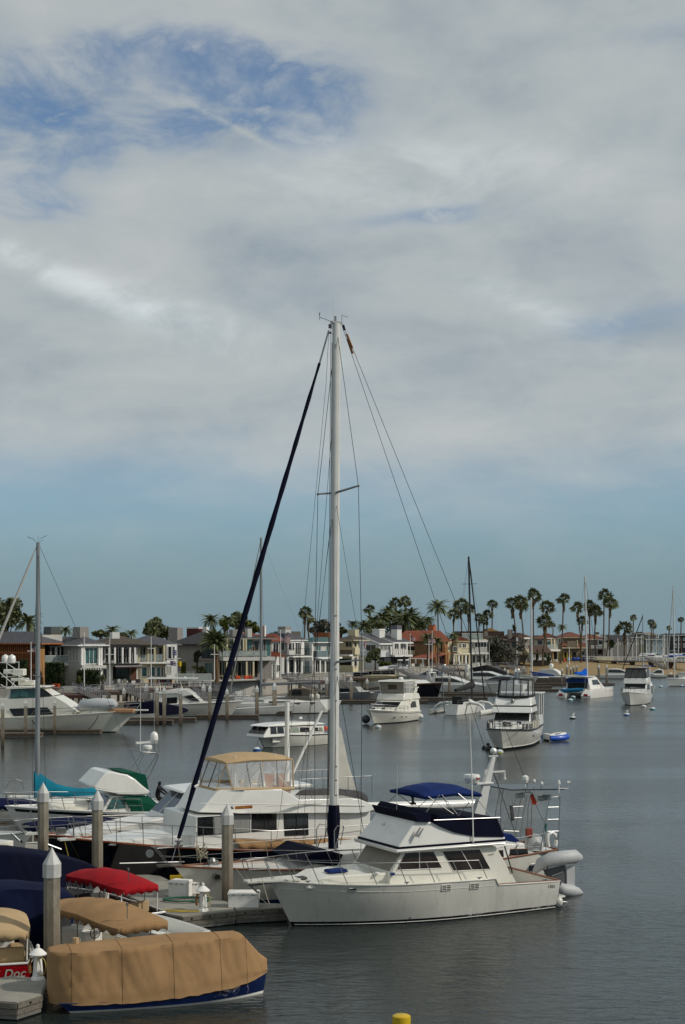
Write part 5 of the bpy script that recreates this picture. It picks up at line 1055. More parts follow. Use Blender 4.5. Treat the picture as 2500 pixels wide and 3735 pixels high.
dock('narrow finger dock running behind the white cabin cruiser bow',[(862,3319),(1050,3309),(1046,3296),(845,3291)],z=.5)
dock('dock corner under the red Doc boat at lower left',[(-60,3648),(62,3655),(150,3628),(168,3572),(60,3560),(-60,3572)])
def dock_box(label,p,d,rz=0):
	o=thing('dock_box',label,'dock box',p,rz); w,dp,hh=d
	MB().box((0,0,hh*.42),(w*.93,dp*.9,hh*.84)).build('body',PAINTW,o,bev=.02); MB().box((0,0,hh*.9),(w,dp,hh*.16),top=.94).build('lid',PAINTW,o,bev=.03); 
	mb=MB(); 
	for x in(-.3,0,.3): mb.box((x*w,-dp*.5,hh*.82),(.05,.02,.04))
	mb.build('hinge',STEEL,o)
dock_box('white dock box with overhanging lid next to the tall wooden pile',G(888,3312,.5)+Vector((0,.3,0)),(1.15,.62,.56))
dock_box('white dock box coiled round with green hose',G(655,3275,.5)+Vector((0,.3,0)),(.75,.65,.62),R(-20))
dock_box('white dock box lying behind the red canopy post',G(700,3262,.5)+Vector((.1,.3,0)),(.5,.5,.45),R(20))
rn=random.Random(5); hz=[]; c=G(668,3282,.53)
for i in range(150): t=i*.42; hz.append(c+Vector(((.75+.12*rn.random())*math.cos(t)+.15,(.35+.1*rn.random())*math.sin(t)-.1,.02+.04*rn.random())))
MB().tube(hz,.022,5).build('garden_hose',M('green_hose','1f5a44',.6),label='green garden hose coiled on the dock round white box',cat='hose')
def power_post(label,p):
	o=thing('power_pedestal',label,'power pedestal',p)
	MB().lathe([(.2,0),(.19,.05),(.15,.1),(.11,.62),(.12,.68)],(0,0,0),8).build('post',PAINTW,o); MB().lathe([(.24,.0),(.25,.03),(.12,.15),(.05,.19),(.05,.27),(.01,.3)],(0,0,.68),12).build('cap',PAINTW,o,smooth=40)
	MB().tube([Vector((.13*math.cos(t)+.12,-.12,.38+.25*math.sin(t))) for t in[i*.45 for i in range(14)]],.012,4,closed=True).build('power_cord',M('yellow_cord','b09a40',.6),o); MB().tube([Vector((-.17,-.05,.6)),Vector((-.22,-.08,.45)),Vector((-.2,-.1,.2))],.05,6).build('hose_reel',M('brass_brown','7a5428',.5),o)
power_post('white lighthouse shaped power pedestal at the dock corner',G(741,3322,.5)); power_post('white power pedestal half hidden behind the tan covered boat',G(139,3572,.5))
MB().tube([G(650,3322,.53)+Vector((0.03*i*math.cos(i*.5),.15*math.sin(i*.4),0)) for i in range(30)],.02,4).build('electric_cable',M('yellow_cord','b09a40',.6),label='tan power cord lying on the dock corner',cat='cable')
MB().lathe([(.12,0),(.14,.05),(.1,.2)],G(664,3200,.5),8).box(G(640,3202,.6),(.4,.1,.2)).build('yellow_cleat_gear',M('yellow_gear','c8a81c',.6),label='yellow and black gear lying on the far dock end',cat='gear')
# ---------------------------------------------------------------- piles
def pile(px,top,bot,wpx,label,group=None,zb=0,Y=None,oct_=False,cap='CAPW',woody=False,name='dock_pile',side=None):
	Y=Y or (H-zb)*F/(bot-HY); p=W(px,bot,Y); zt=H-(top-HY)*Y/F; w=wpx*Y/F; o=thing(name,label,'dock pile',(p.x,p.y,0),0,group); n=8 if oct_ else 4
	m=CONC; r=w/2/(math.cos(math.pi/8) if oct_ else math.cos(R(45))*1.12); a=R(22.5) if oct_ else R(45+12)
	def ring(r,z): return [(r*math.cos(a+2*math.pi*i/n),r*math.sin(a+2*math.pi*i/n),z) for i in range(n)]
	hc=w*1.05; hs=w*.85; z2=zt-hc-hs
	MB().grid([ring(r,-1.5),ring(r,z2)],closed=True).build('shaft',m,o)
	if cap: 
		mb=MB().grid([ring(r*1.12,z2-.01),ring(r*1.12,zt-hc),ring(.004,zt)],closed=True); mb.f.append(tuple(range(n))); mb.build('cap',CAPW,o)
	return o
pile(158,2853,3140,37,'tall concrete pile left of the teal sail cover foot',Y=61,bot=3140) if False else None
for a in ((158,2853,37,'concrete pile with pointed white cap, tallest at left beside teal sail',56.2),(356,2880,38,'concrete pile with pointed cap in front of the green canvas boat',55.2),(190,3091,56,'nearest concrete pile with pointed cap, between blue cover and tan canopy',41.6)):
	pile(a[0],a[1],3400,a[2],a[3],Y=a[4],oct_=True)
pile(830,2930,3300,40,'weathered pile beside white dock box, in front of the white sailing yacht',Y=51.6,oct_=True)
# yellow pile cap in the foreground
o=thing('yellow_bollard','yellow round pile cap at the bottom edge of the picture','pile cap',W(1465,3735,29.5)-Vector((0,0,2.0)))
MB().lathe([(.175,-2),(.175,1.98)],(0,0,0),24).build('pipe',M('yellow_paint','c9a60c',.4,var=.15,dirt=.1),o,smooth=40)
MB().lathe([(.19,1.98),(.192,2.12),(.185,2.17),(.15,2.19),(.01,2.195)],(0,0,0),28).build('cap',MC['yellow_paint'],o,smooth=40)
# ================================================================ MIDDLE DISTANCE BOATS ON MOORINGS
ZA=(0,2400,.33355); ZB=(500,2400,.33355); ZC=(900,2400,.33355); ZD=(1300,2380,.33355); ZE=(1700,2380,.2551); ZF=(2000,2380,.31888)
# classic cabin cruiser with open flybridge rail
def classic():
	bow=G(963,2727); cor=G(1232,2712); st,bw=from_corner(bow,cor,1.2)
	b=Boat('classic_cruiser','old white cabin cruiser with rounded roof and dark rub rail on a mooring','motorboat',st,bw)
	sh=[(0,.95),(.5,1.0),(1,1.28)]
	h=Hull(b,3.0,sh,rake=.8,trake=.02,sternw=.85,pd=2.8,pw=1.8,mat=WHITED,boot=WHITED,bottom=BLACKB,deck=WHITE,rail=.05,railm=DARK)
	MB().tube([h.P(1,z)*1.0 for z in(0,.4,.8,1.2)],.035,5).build('stem_band',DARK,b.o)
	P=lambda u,v,y=1.15:b.l(*q(ZC,u,v),y); wf=lambda x,z:1.2-.12*(z-1)
	f0=P(205,800); f1=P(250,712); r1=P(850,745); 
	zc=(P(450,735)[1])
	prism(b,[(f0[0]+.25,1.0),(f0[0]+.2,1.2),(f1[0]-.1,zc),(r1[0],zc-.25),(r1[0],1.0)],wf,'cabin',WHITE,bev=.05)
	prism(b,[(f1[0]+.4,zc-.03),(f1[0]-.1,zc+.1),(f1[0]-1.6,zc+.2),(r1[0]+1.6,zc+.2),(r1[0]+.2,zc+.02),(r1[0]-.1,zc-.12)],lambda x,z:1.25-.35*(z-zc),'roof',WHITE,bev=.08)
	A=Vector((f0[0]+.2,-wf(*f0),1.25)); B_=Vector((f0[0]+.2,wf(*f0),1.25)); C=Vector((f1[0]-.1,wf(*f1),zc)); D=Vector((f1[0]-.1,-wf(*f1),zc))
	for u0,u1 in((.04,.33),(.36,.64),(.67,.96)): qwin(b,A,B_,C,D,u0,u1,.1,.92,fm=TEAK,outward=Vector((1,0,.3)),name='windscreen')
	cg=M('pale_curtain_glass','8a9484',.15,var=.2)
	for u0,u1,m in((262,330,GLASS),(336,410,GLASS),(418,478,GLASS),(486,575,cg),(582,690,GLASS),(742,785,GLASS),(790,830,cg)):
		xa,xb=P(u0,770)[0],P(u1,770)[0]
		if xb<f0[0]+.1: swin(b,[(xa,1.3),(xb,1.28),(xb+.04,zc-.08-.0006*(u1-260)),(xa-.05,zc-.07-.0006*(u0-260))],wf,mat=m,fm=TEAK,fr=.014)
	p=on_hull(b,h,*q(ZC,335,898),.02); f=MB().box(p,(1.2,.05,.42)).build('outboard_cover',WHITE,b.o,bev=.04); text('lettering','Raymarine',M('radar_red','8e2420',.5),f,(p.x-.2,p.y+.03*b.near,p.z),(R(90),0,R(180)),.15)
	MB().sph(b.v(*q(ZC,865,772),.9),.22).build('orange_life_ring',M('orange_plastic','d0401c',.6),b.o)
	for y in(1.0,-1.0):
		MB().tube([b.v(*q(ZC,365,672),y),b.v(*q(ZC,405,612),y),b.v(*q(ZC,500,640),y)],.02,4).tube([b.v(*q(ZC,500,668),y),b.v(*q(ZC,522,612),y),b.v(*q(ZC,672,618),y),b.v(*q(ZC,655,675),y)],.025,4).build('flybridge_rail',DARK,b.o)
	MB().box(b.v(*q(ZC,590,655),0),(.3,.2,.2)).build('helm_seat',WHITE,b.o,bev=.03)
	for sd in(1,-1):
		ts=[.86,.93,.985]; base=[h.g(t,sd,0,.05) for t in ts]; rail(b,base,[p+Vector((.1,0,.65)) for p in base],r=.022)
		ts=[.1,.3,.5]; base=[h.g(t,sd,0,.05) for t in ts]; rail(b,base,[p+Vector((0,0,.45)) for p in base],r=.018)
	MB().sph(h.P(.95,1.35,0),.12).build('bow_light',WHITE,b.o)
	line('mooring_line',ROPED,b.o,[h.P(1,.9,0),b.vz(937,2722,.15)],.02)
classic()
def fly_cruiser(name,label,stemG,ang,L,B,sh,cabz,roofz,spec):
	"""bow towards the camera. ang = angle off the viewing axis, boat runs away to the right"""
	bw=Vector(stemG); v=Vector((bw.x,bw.y,0)).normalized(); d=Matrix.Rotation(-R(ang),3,'Z')@v
	return Boat(name,label,'motorboat',bw+d*L,bw)
# hardtop convertible, cream white
def hardtop_cruiser():
	b=fly_cruiser('flybridge_cruiser','cream white flybridge cruiser with hardtop and side door on a mooring, left of the trimaran',G(1366,2642),24,9.8,4,None,0,0,None)
	sh=[(0,1.15),(.4,1.25),(.7,1.45),(1,1.75)]
	h=Hull(b,4.1,sh,rake=1.3,trake=.0,sternw=.9,pd=3.2,pw=1.7,flare=.2,mat=WHITE2,boot=M('dark_green_boot','12201c',.4),bottom=BLACKB,deck=WHITE2,rail=.05)
	MB().tube([h.P(t,interp(sh,t)-.18,1)+Vector((0,.01,0)) for t in [i/20*.97 for i in range(21)]],.03,5).build('rub_rail',STEEL,b.o); 
	wf=lambda x,z:1.72-.07*(z-1.3)
	prism(b,[(b.L*.72,1.2),(b.L*.70,1.75),(b.L*.52,2.65),(b.L*.02,2.65),(b.L*.0,1.1)],wf,'deckhouse',WHITE2,bev=.08)
	A,B_,C,D=[Vector((x,s*wf(x,z),z)) for x,z,s in((b.L*.68,1.88,-1),(b.L*.68,1.88,1),(b.L*.535,2.55,1),(b.L*.535,2.55,-1))]
	qwin(b,A,B_,C,D,.04,.96,.02,.98,fm=DARK,outward=Vector((1,0,.5)),name='windscreen')
	prism(b,[(b.L*.74,1.4),(b.L*.68,1.86),(b.L*.86,1.62),(b.L*.93,1.5)],lambda x,z:1.4-.35*max(0,x-b.L*.7)/1.0*.4,'trunk_cabin',WHITE2,bev=.08)
	# flybridge
	prism(b,[(b.L*.545,2.6),(b.L*.50,3.3),(b.L*.44,3.42),(b.L*.04,3.3),(b.L*.0,2.7),(b.L*.0,2.6)],lambda x,z:1.75-.1*(z-2.6),'flybridge',WHITE2,bev=.1)
	swin(b,[(b.L*.3,1.65),(b.L*.12,1.65),(b.L*.14,2.35),(b.L*.3,2.35)],wf,mat=M('brown_tinted_glass','3b3632',.15),fm=DARK,name='side_door')
	prism(b,[(b.L*.5,1.6),(b.L*.35,1.62),(b.L*.06,3.35),(b.L*.02,4.1),(b.L*.14,4.1),(b.L*.24,3.3)],lambda x,z:1.86-.06*(z-1.3),'radar_arch_wing',WHITE2,bev=.05) if False else None
	for s in(1,-1):
		pts=[(b.L*.42,1.75),(b.L*.36,1.75),(b.L*.12,3.5),(b.L*.1,3.95),(b.L*.16,4.0),(b.L*.22,3.4)]
		MB().extr([Vector((x,s*1.78,z)) for x,z in pts],(0,s*-.12,0)).build('arch_wing',WHITE2,b.o,bev=.03)
	MB().box((b.L*.1,0,4.0),(.7,3.6,.14)).build('radar_arch',WHITE2,b.o,bev=.04)
	zt=4.75
	prism(b,[(b.L*.52,zt),(b.L*.5,zt+.14),(b.L*.12,zt+.2),(b.L*.1,zt+.02)],lambda x,z:1.7,'hardtop',WHITE2,bev=.05)
	for (x0,x1) in((.46,.49),(.3,.29),(.16,.16)):
		for s in(1,-1): MB().tube([(b.L*x0,s*1.5,3.3),(b.L*x1,s*1.6,zt)],.05,6).build('hardtop_post',WHITE,b.o)
	MB().extr([(b.L*.45,-1.5,3.4),(b.L*.45,1.5,3.4),(b.L*.48,1.6,zt),(b.L*.48,-1.6,zt)],(.02,0,0)).build('front_curtain',M('beige_curtain','8f887c',.7,var=.1),b.o)
	MB().extr([(b.L*.458,-.5,3.85),(b.L*.458,.6,3.85),(b.L*.473,.6,4.4),(b.L*.473,-.5,4.4)],(.04,0,0)).build('curtain_window',M('brown_window','4a3c2c',.3),b.o)
	for s in(1,): MB().extr([(b.L*.44,s*1.58,3.4),(b.L*.2,s*1.58,3.4),(b.L*.2,s*1.62,zt),(b.L*.46,s*1.62,zt)],(0,.02,0)).build('side_curtain',CLEAR,b.o)
	MB().sph((b.L*.2,0,zt+.3),.3,sz=.7).build('satellite_dome',WHITE,b.o,smooth=60); MB().box((b.L*.05,1.2,4.25),(.5,.4,.35)).build('covered_dinghy_motor',WHITE,b.o,bev=.08)
	MB().tube([Vector((b.L*.5,s*1.4,3.6)) for s in(-1,-.5,0,.5,1)],.025,5).build('flybridge_rail',STEEL,b.o)
	for u,v in((378,708),(502,702),(548,703)): MB().box(on_hull(b,h,*q(ZD,u,v),0),(.4,.04,.14)).build('portlight',DARK,b.o,bev=.05)
	for sd in(1,-1):
		ts=[.42,.52,.62,.7,.78,.86,.93,.985]; base=[h.g(t,sd,0,.05) for t in ts]; rail(b,base,[p+Vector((.1,0,.65)) for p in base],r=.025,mids=(.5,))
	MB().sph(h.P(.9,.55,-1)+Vector((.3,-.6,0)),.5,12,8).build('black_fender_ball',M('grey_ball','3a3d40',.5),b.o)
	for x,y in((b.L*.84,-.8),(b.L*.8,.3)): MB().box((x,y,1.75),(.5,.3,.12)).build('deck_hatch',DARK,b.o,bev=.03)
	MB().sph(h.P(0,.35,1)+Vector((-.15,.1,.1)),.3).build('white_fender',WHITE,b.o)
hardtop_cruiser()
def sundeck_trawler():
	b=fly_cruiser('sundeck_cruiser','white aft cabin cruiser with black trimmed enclosed flybridge, bow towards camera','',0,1,1,None,0,0,None) if False else fly_cruiser('sundeck_cruiser','white aft cabin cruiser with black trimmed enclosed flybridge, bow towards camera',G(1836,2738),9,12,4.3,None,0,0,None)
	sh=[(0,1.7),(.4,1.6),(.7,1.65),(1,1.95)]
	h=Hull(b,4.3,sh,rake=1.2,trake=0,sternw=.92,pd=3.6,pw=1.9,flare=.2,mat=HULLG,boot=DARK,bottom=BLACKB,deck=WHITE,rail=.07,railm=DARK,boot0=.05,boot1=.2)
	MB().tube([h.P(t,.27,s)+Vector((0,.01*s,0)) for s in(1,) for t in [i/20*.99 for i in range(21)]],.03,5).build('waterline_stripe',WHITE,b.o)
	wf=lambda x,z:1.75-.08*(z-1.5)
	X=b.L
	prism(b,[(X*.62,1.6),(X*.60,2.3),(X*.53,3.15),(X*.05,3.15),(X*.03,1.6)],wf,'deckhouse',WHITE,bev=.05)
	A,B_,C,D=[Vector((x,s*wf(x,z),z)) for x,z,s in((X*.60,2.3,-1),(X*.60,2.3,1),(X*.54,3.1,1),(X*.54,3.1,-1))]
	for u0,u1 in((.02,.34),(.35,.65),(.66,.98)): qwin(b,A,B_,C,D,u0,u1,.1,.95,fm=DARK,outward=Vector((1,0,.5)),name='windscreen')
	for a,c in((.52,.40),(.39,.27)): swin(b,[(X*a,2.3),(X*c,2.3),(X*c,3.0),(X*(a-.01),3.0)],wf,mull=(.5,))
	prism(b,[(X*.60,3.1),(X*.57,3.62),(X*.3,3.62),(X*.26,3.1)],lambda x,z:1.86-.05*(z-3),'brow',WHITE,bev=.06)
	prism(b,[(X*.565,3.6),(X*.55,3.7),(X*.3,3.7),(X*.3,3.6)],lambda x,z:1.85,'black_stripe',DARK,bev=.01)
	prism(b,[(X*.56,3.7),(X*.5,4.45),(X*.3,4.5),(X*.28,3.7)],lambda x,z:1.78-.16*(z-3.7),'flybridge',WHITE,bev=.12)
	MB().sph((X*.54,0,4.15),.18,sz=1.3).build('searchlight',STEEL,b.o,smooth=60)
	z0,z1=4.5,6.05; 
	fr=MB(); 
	w=1.62
	base=[Vector((X*.30,-w,z0+.15)),Vector((X*.40,-w,z0+.1)),Vector((X*.5,-w*.85,z0+.05)),Vector((X*.515,0,z0)),Vector((X*.5,w*.85,z0+.05)),Vector((X*.40,w,z0+.1)),Vector((X*.30,w,z0+.15))]
	top=[Vector((X*.30,-w*.95,z1)),Vector((X*.38,-w*.95,z1)),Vector((X*.455,-w*.8,z1)),Vector((X*.47,0,z1+.12)),Vector((X*.455,w*.8,z1)),Vector((X*.38,w*.95,z1)),Vector((X*.30,w*.95,z1))]
	fr.tube(base,.12,6); fr.tube(top,.06,6); fr.build('black_hem',M('black_canvas','101012',.8,var=.3),b.o)
	for a,c in zip(base,top): MB().tube([a,c],.06,5).build('black_seam',MC['black_canvas'],b.o)
	for k in(.5,): MB().tube([base[2].lerp(base[3],k),top[2].lerp(top[3],k)],.04,4).tube([base[3].lerp(base[4],k),top[3].lerp(top[4],k)],.04,4).build('black_seam',MC['black_canvas'],b.o)
	MB().grid([base,top]).build('clear_curtain',CLEAR,b.o)
	tp=top+[Vector((X*.22,w*.9,z1)),Vector((X*.22,-w*.9,z1))]
	MB().add(tp+[Vector((X*.34,0,z1+.16))],[(i,(i+1)%9,9) for i in range(9)]).build('bimini_top',MC['black_canvas'],b.o,solid=.05)
	# aft deck with hardtop
	prism(b,[(X*.25,1.7),(X*.25,2.7),(X*.0,2.6),(X*.0,1.7)],lambda x,z:2.0-.03*(z-1.5),'aft_cabin',WHITE,bev=.04)
	MB().box((X*.12,0,4.72),(3.3,4.3,.12)).build('aft_hardtop',WHITE,b.o,bev=.04)
	for x in(.01,.13,.245):
		for s in(1,-1): MB().tube([(X*x,s*1.95,2.6),(X*x,s*2.0,4.7)],.05,5).build('hardtop_post',WHITE,b.o)
	for s in(1,-1): MB().extr([(X*.02,s*1.95,2.7),(X*.24,s*1.95,2.7),(X*.24,s*2.0,4.6),(X*.02,s*2.0,4.6)],(0,.02,0)).build('aft_enclosure',SMOKE,b.o)
	# rails with canvas and gear on the foredeck
	for sd in(1,-1):
		ts=[.3,.38,.46,.54,.62,.7,.78,.86,.93,.985]; base_=[h.g(t,sd,0,.06) for t in ts]; rail(b,base_,[p+Vector((.08,0,.75)) for p in base_],r=.03,mids=(.33,.66))
		MB().grid([[h.g(t,sd,.1,.06) for t in(.3,.4,.5,.6)],[h.g(t,sd,.7,.06)+Vector((.08,0,0)) for t in(.3,.4,.5,.6)]]).build('rail_weather_cloth',M('cream_cloth','b8b2a0',.8,var=.1),b.o,solid=.02)
		for t in(.8,.86,.74): MB().box(h.g(t,sd,.35,.1),(.5,.12,.5)).build('hanging_fender',GREYC if t!=.86 else WHITE,b.o,bev=.06)
	prism(b,[(X*.6,1.7),(X*.6,2.15),(X*.78,2.1),(X*.86,1.8)],lambda x,z:1.2-.1*max(0,x-X*.6)*.6,'trunk_cabin',WHITE,bev=.06)
	rn=random.Random(8)
	for i in range(9): MB().box((X*rn.uniform(.64,.9),rn.uniform(-1,1)*.9,2.25),(rn.uniform(.2,.6),rn.uniform(.2,.5),rn.uniform(.15,.4))).build('deck_gear',[WHITE,GREYC,DARK,GALV][i%4],b.o,bev=.04)
	for u,v in((800,1190),(905,1195),(965,1185)): MB().box(on_hull(b,h,*q(ZE,u,v),0),(.35,.04,.14)).build('portlight',DARK,b.o,bev=.04)
	for u0,v0,u1,v1 in((330,1145,430,1360),(735,1120,690,1290)): line('mooring_line',ROPE,b.o,[b.vx(*q(ZE,u0,v0),X+.9),b.vz(*q(ZE,u1,v1),.3)],.03)
	anc=MB().sph(b.vz(*q(ZE,260,1365),.1),.22).sph(b.vz(*q(ZE,330,1385),.1),.35).sph(b.vz(*q(ZE,315,1315),.3),.16).build('black_fenders',DARK,b.o)
	MB().sph(b.vz(*q(ZE,395,1410),.25),.3).build('white_buoy_fender',WHITE,b.o)
sundeck_trawler()
def inflatable():
	a=G(1990,2706); c=G(2086,2704); b=Boat('inflatable_boat','bright blue inflatable boat with white top tied behind the aft cabin cruiser','dinghy',a+Vector((.2,.8,0)),c+Vector((-.5,.8,0)))
	blue=M('bright_blue_rubber','0b4bb0',.35,var=.1,coat=.2); L=b.L
	for s in(1,-1):
		MB().tube([(0,s*.75,.32),(L*.3,s*.78,.32),(L*.75,s*.7,.34),(L,s*.35,.42),(L+.15,0,.48)],[.26,.29,.29,.28,.27],12).build('side_tube',blue,b.o,smooth=60)
		MB().tube([(0,s*.72,.1),(L*.75,s*.68,.1),(L,s*.33,.15)],[.12,.13,.1],8).build('lower_strake',WHITE,b.o,smooth=60)
		MB().tube([(0,s*.62,.62),(L*.2,s*.62,.6),(L*.4,s*.62,.56),(L*.6,s*.6,.64),(L*.85,s*.4,.68),(L,0,.68)],[.1,.12,.08,.12,.16,.15],8).build('top_cover',WHITE,b.o,smooth=60)
	MB().box((L/2,0,.2),(L,1.3,.08)).build('floor',GREYC,b.o); MB().box((.02,0,.45),(.08,1.3,.5)).build('transom',WHITE,b.o)
inflatable()
def trimaran():
	st=G(1648,2610)+Vector((0,1.0,0)); bw=st+Vector((5.3,10.6,0))
	b=Boat('trimaran','white folding trimaran with black mast and two curved crossbeams','sailboat',st,bw)
	h=Hull(b,2.4,[(0,1.3),(.5,1.25),(1,1.3)],rake=.5,trake=-.15,sternw=.75,pd=2,pw=1.5,mat=WHITE,boot=WHITE,bottom=BLACKB,deck=WHITE,n=14)
	for s in(1,-1):
		mb=MB(); n=12; rows=[]
		for i in range(15):
			k=i/14; x=1.2+8.2*k; w=.32*math.sin(math.pi*min(1,k*.9+.1))**.6 if k<1 else .02; rows.append([Vector((x,s*3.5+w*math.cos(t),.28+.34*math.sin(t)+(.25*k*k))) for t in[j*2*math.pi/n for j in range(n)]])
		mb.grid(rows,closed=True); mb.f.append(tuple(range(n))); mb.build('outrigger_hull',HULLG,b.o,smooth=50)
		for x in(2.8,6.6): MB().tube([(x,s*.6,1.15),(x,s*1.6,1.5),(x,s*2.7,1.35),(x,s*3.3,.95),(x,s*3.5,.55)],[.22,.2,.18,.16,.14],8).build('crossbeam',WHITE,b.o,smooth=60)
	prism(b,[(2.2,1.1),(2.4,1.75),(5.2,1.9),(7.2,1.3)],lambda x,z:.85-.2*(z-1.1),'cabin',WHITE,bev=.1)
	prism(b,[(2.2,1.3),(2.0,2.3),(3.6,2.35),(4.6,1.5)],lambda x,z:.8-.1*(z-1.1),'black_dodger',M('black_canvas','101012',.8),b.o,bev=.06) if False else prism(b,[(2.2,1.3),(2.0,2.3),(3.6,2.35),(4.6,1.5)],lambda x,z:.8-.1*(z-1.1),'black_dodger',MC['black_canvas'],bev=.06)
	m0=b.v(1723,2490,0); m1=b.v(1710,2030,0); m=MB().tube([Vector((m0.x,0,1.5)),m1],.13,8).build('mast',M('black_mast','2b2d2f',.4),b.o,smooth=60)
	line('furled_black_jib',MC['black_canvas'],m,[m1,b.v(1738,2270,0),b.v(1768,2545,0)],.09)
	for y in(2130,2330): p=b.v(1716,y,0); MB().tube([p+Vector((-.2,-1.1,0)),p,p+Vector((-.2,1.1,0))],.03,4).build('spreader',MC['black_mast'],m)
	a=b.v(1725,2500,0); c=b.v(1662,2518,0)
	MB().tube([a+Vector((0,0,.7)),a+Vector((-.3,0,.1)),a.lerp(c,.5),c],[.12,.5,.32,.2],10).build('boom_sail_cover',MC['black_canvas'],m,smooth=60)
	for s in(1,-1): line('shroud',DARK,m,[m1,Vector((m0.x-1,s*3.4,.8))],.012)
	line('backstay',DARK,m,[m1,(0,0,1.2)],.012)
	for s in(1,-1): rail(b,[h.g(t,s,0,.05) for t in(0,.15,.3)],[h.g(t,s,.6,.05) for t in(0,.15,.3)],r=.02)
	MB().tube([b.v(1612,2450,-1),b.v(1622,2600,-1)],.07,6).build('rudder_post',GALV,b.o)
trimaran()
def catamaran():
	b=Boat('catamaran','white sailing catamaran with bright blue sail bag and teal dinghy','sailboat',(38.2,235.5,0),(44.6,246.0,0))
	for s in(1,-1):
		bb=Boat('x','','',(0,0,0),(1,0,0)) if False else None
	L=b.L
	def hullc(s):
		mb=MB(); secs=[]
		for i in range(15):
			k=i/14; x=-.3+(L+.4)*k; w=(.85 if k<.6 else .85*(1-((k-.6)/.4)**2.2)+.02); zt=lerp(.45,1.45,min(1,k/.16)) if k<.16 else 1.45+.15*k
			secs.append([Vector((x,s*2.2-w*.8,-.3)),Vector((x,s*2.2-w,.4)),Vector((x,s*2.2-w,zt)),Vector((x,s*2.2+w,zt)),Vector((x,s*2.2+w,.4)),Vector((x,s*2.2+w*.8,-.3))])
		mb.grid(secs,closed=True); mb.f.append(tuple(range(6))); return mb.build('hull',WHITE,b.o,smooth=40)
	for s in(1,-1):
		o=hullc(s); MB().box((-.32,s*2.2,.5),(.06,.7,.4)).build('red_step_patch',M('red_decal','b02030',.5),o)
		for k in(.55,.68,.8): MB().box((L*k,s*2.2+s*.86,1.0),(.3,.03,.2)).build('portlight',DARK,o,bev=.04)
	MB().bb(1.2,L*.75,-1.6,1.6,.75,1.5).build('bridge_deck',WHITE,b.o,bev=.1)
	prism(b,[(1.8,1.4),(1.6,3.3),(5.5,3.4),(8.6,1.5)],lambda x,z:2.2-.2*(z-1.4),'deckhouse',WHITE,bev=.12)
	wf=lambda x,z:2.2-.2*(z-1.4)
	swin(b,[(3.2,2.1),(6.6,2.1),(5.7,2.9),(3.2,2.9)],wf)
	MB().bb(1.45,1.6,-1.9,1.9,2.5,3.2).build('blue_cockpit_curtain',M('cat_blue_canvas','163a80',.8,var=.1),b.o); MB().bb(1.5,1.6,-1.7,1.7,1.5,2.45).build('cockpit_opening',GLASS,b.o)
	MB().bb(-.2,4.2,-2.1,2.1,3.45,3.6).build('bimini_hardtop',WHITED,b.o,bev=.05)
	for s in(1,-1): MB().tube([(-.1,s*2,1.4),(0,s*2,3.5)],.05,5).build('bimini_post',STEEL,b.o)
	MB().tube([(-.9,-2.0,1.5),(-.9,-1,1.35),(-.9,1.2,1.2),(-.9,2.0,1.35)],[.18,.36,.36,.15],10).build('teal_dinghy',M('teal_dinghy_cover','0a6f9a',.5,var=.1),b.o,smooth=60)
	m0=b.v(2143,2460,0); m1=b.v(2134,2103,0); m=MB().tube([Vector((m0.x,0,3)),m1],.15,8).build('mast',MASTW,b.o,smooth=60)
	a=b.v(2142,2455,0); c=b.v(2102,2462,0); sb=M('bright_blue_canvas','0a55b8',.7,var=.12,kind='canvas')
	MB().extr([b.v(2142,2438,0),b.v(2148,2452,0),b.v(2147,2464,0),b.v(2140,2466,0),b.v(2105,2459,0),b.v(2104,2451,0),b.v(2130,2450,0)],(0,.5,0)).build('sail_bag',sb,m,bev=.1)
	for s in(1,-1): line('shroud',DARK,m,[m1,Vector((m0.x-.6,s*2.6,1.5))],.015)
	line('forestay',DARK,m,[m1,(L+.1,0,1.5)],.02)
	for s in(1,-1):
		base=[Vector((x,s*3.0,1.5)) for x in(L*.4,L*.6,L*.8,L)]; rail(b,base,[p+Vector((0,0,.6)) for p in base],r=.025)
	MB().sph((L*.93,2.6,1.95),.4).build('orange_life_buoy',M('orange_plastic','d0401c',.6),b.o)
catamaran()
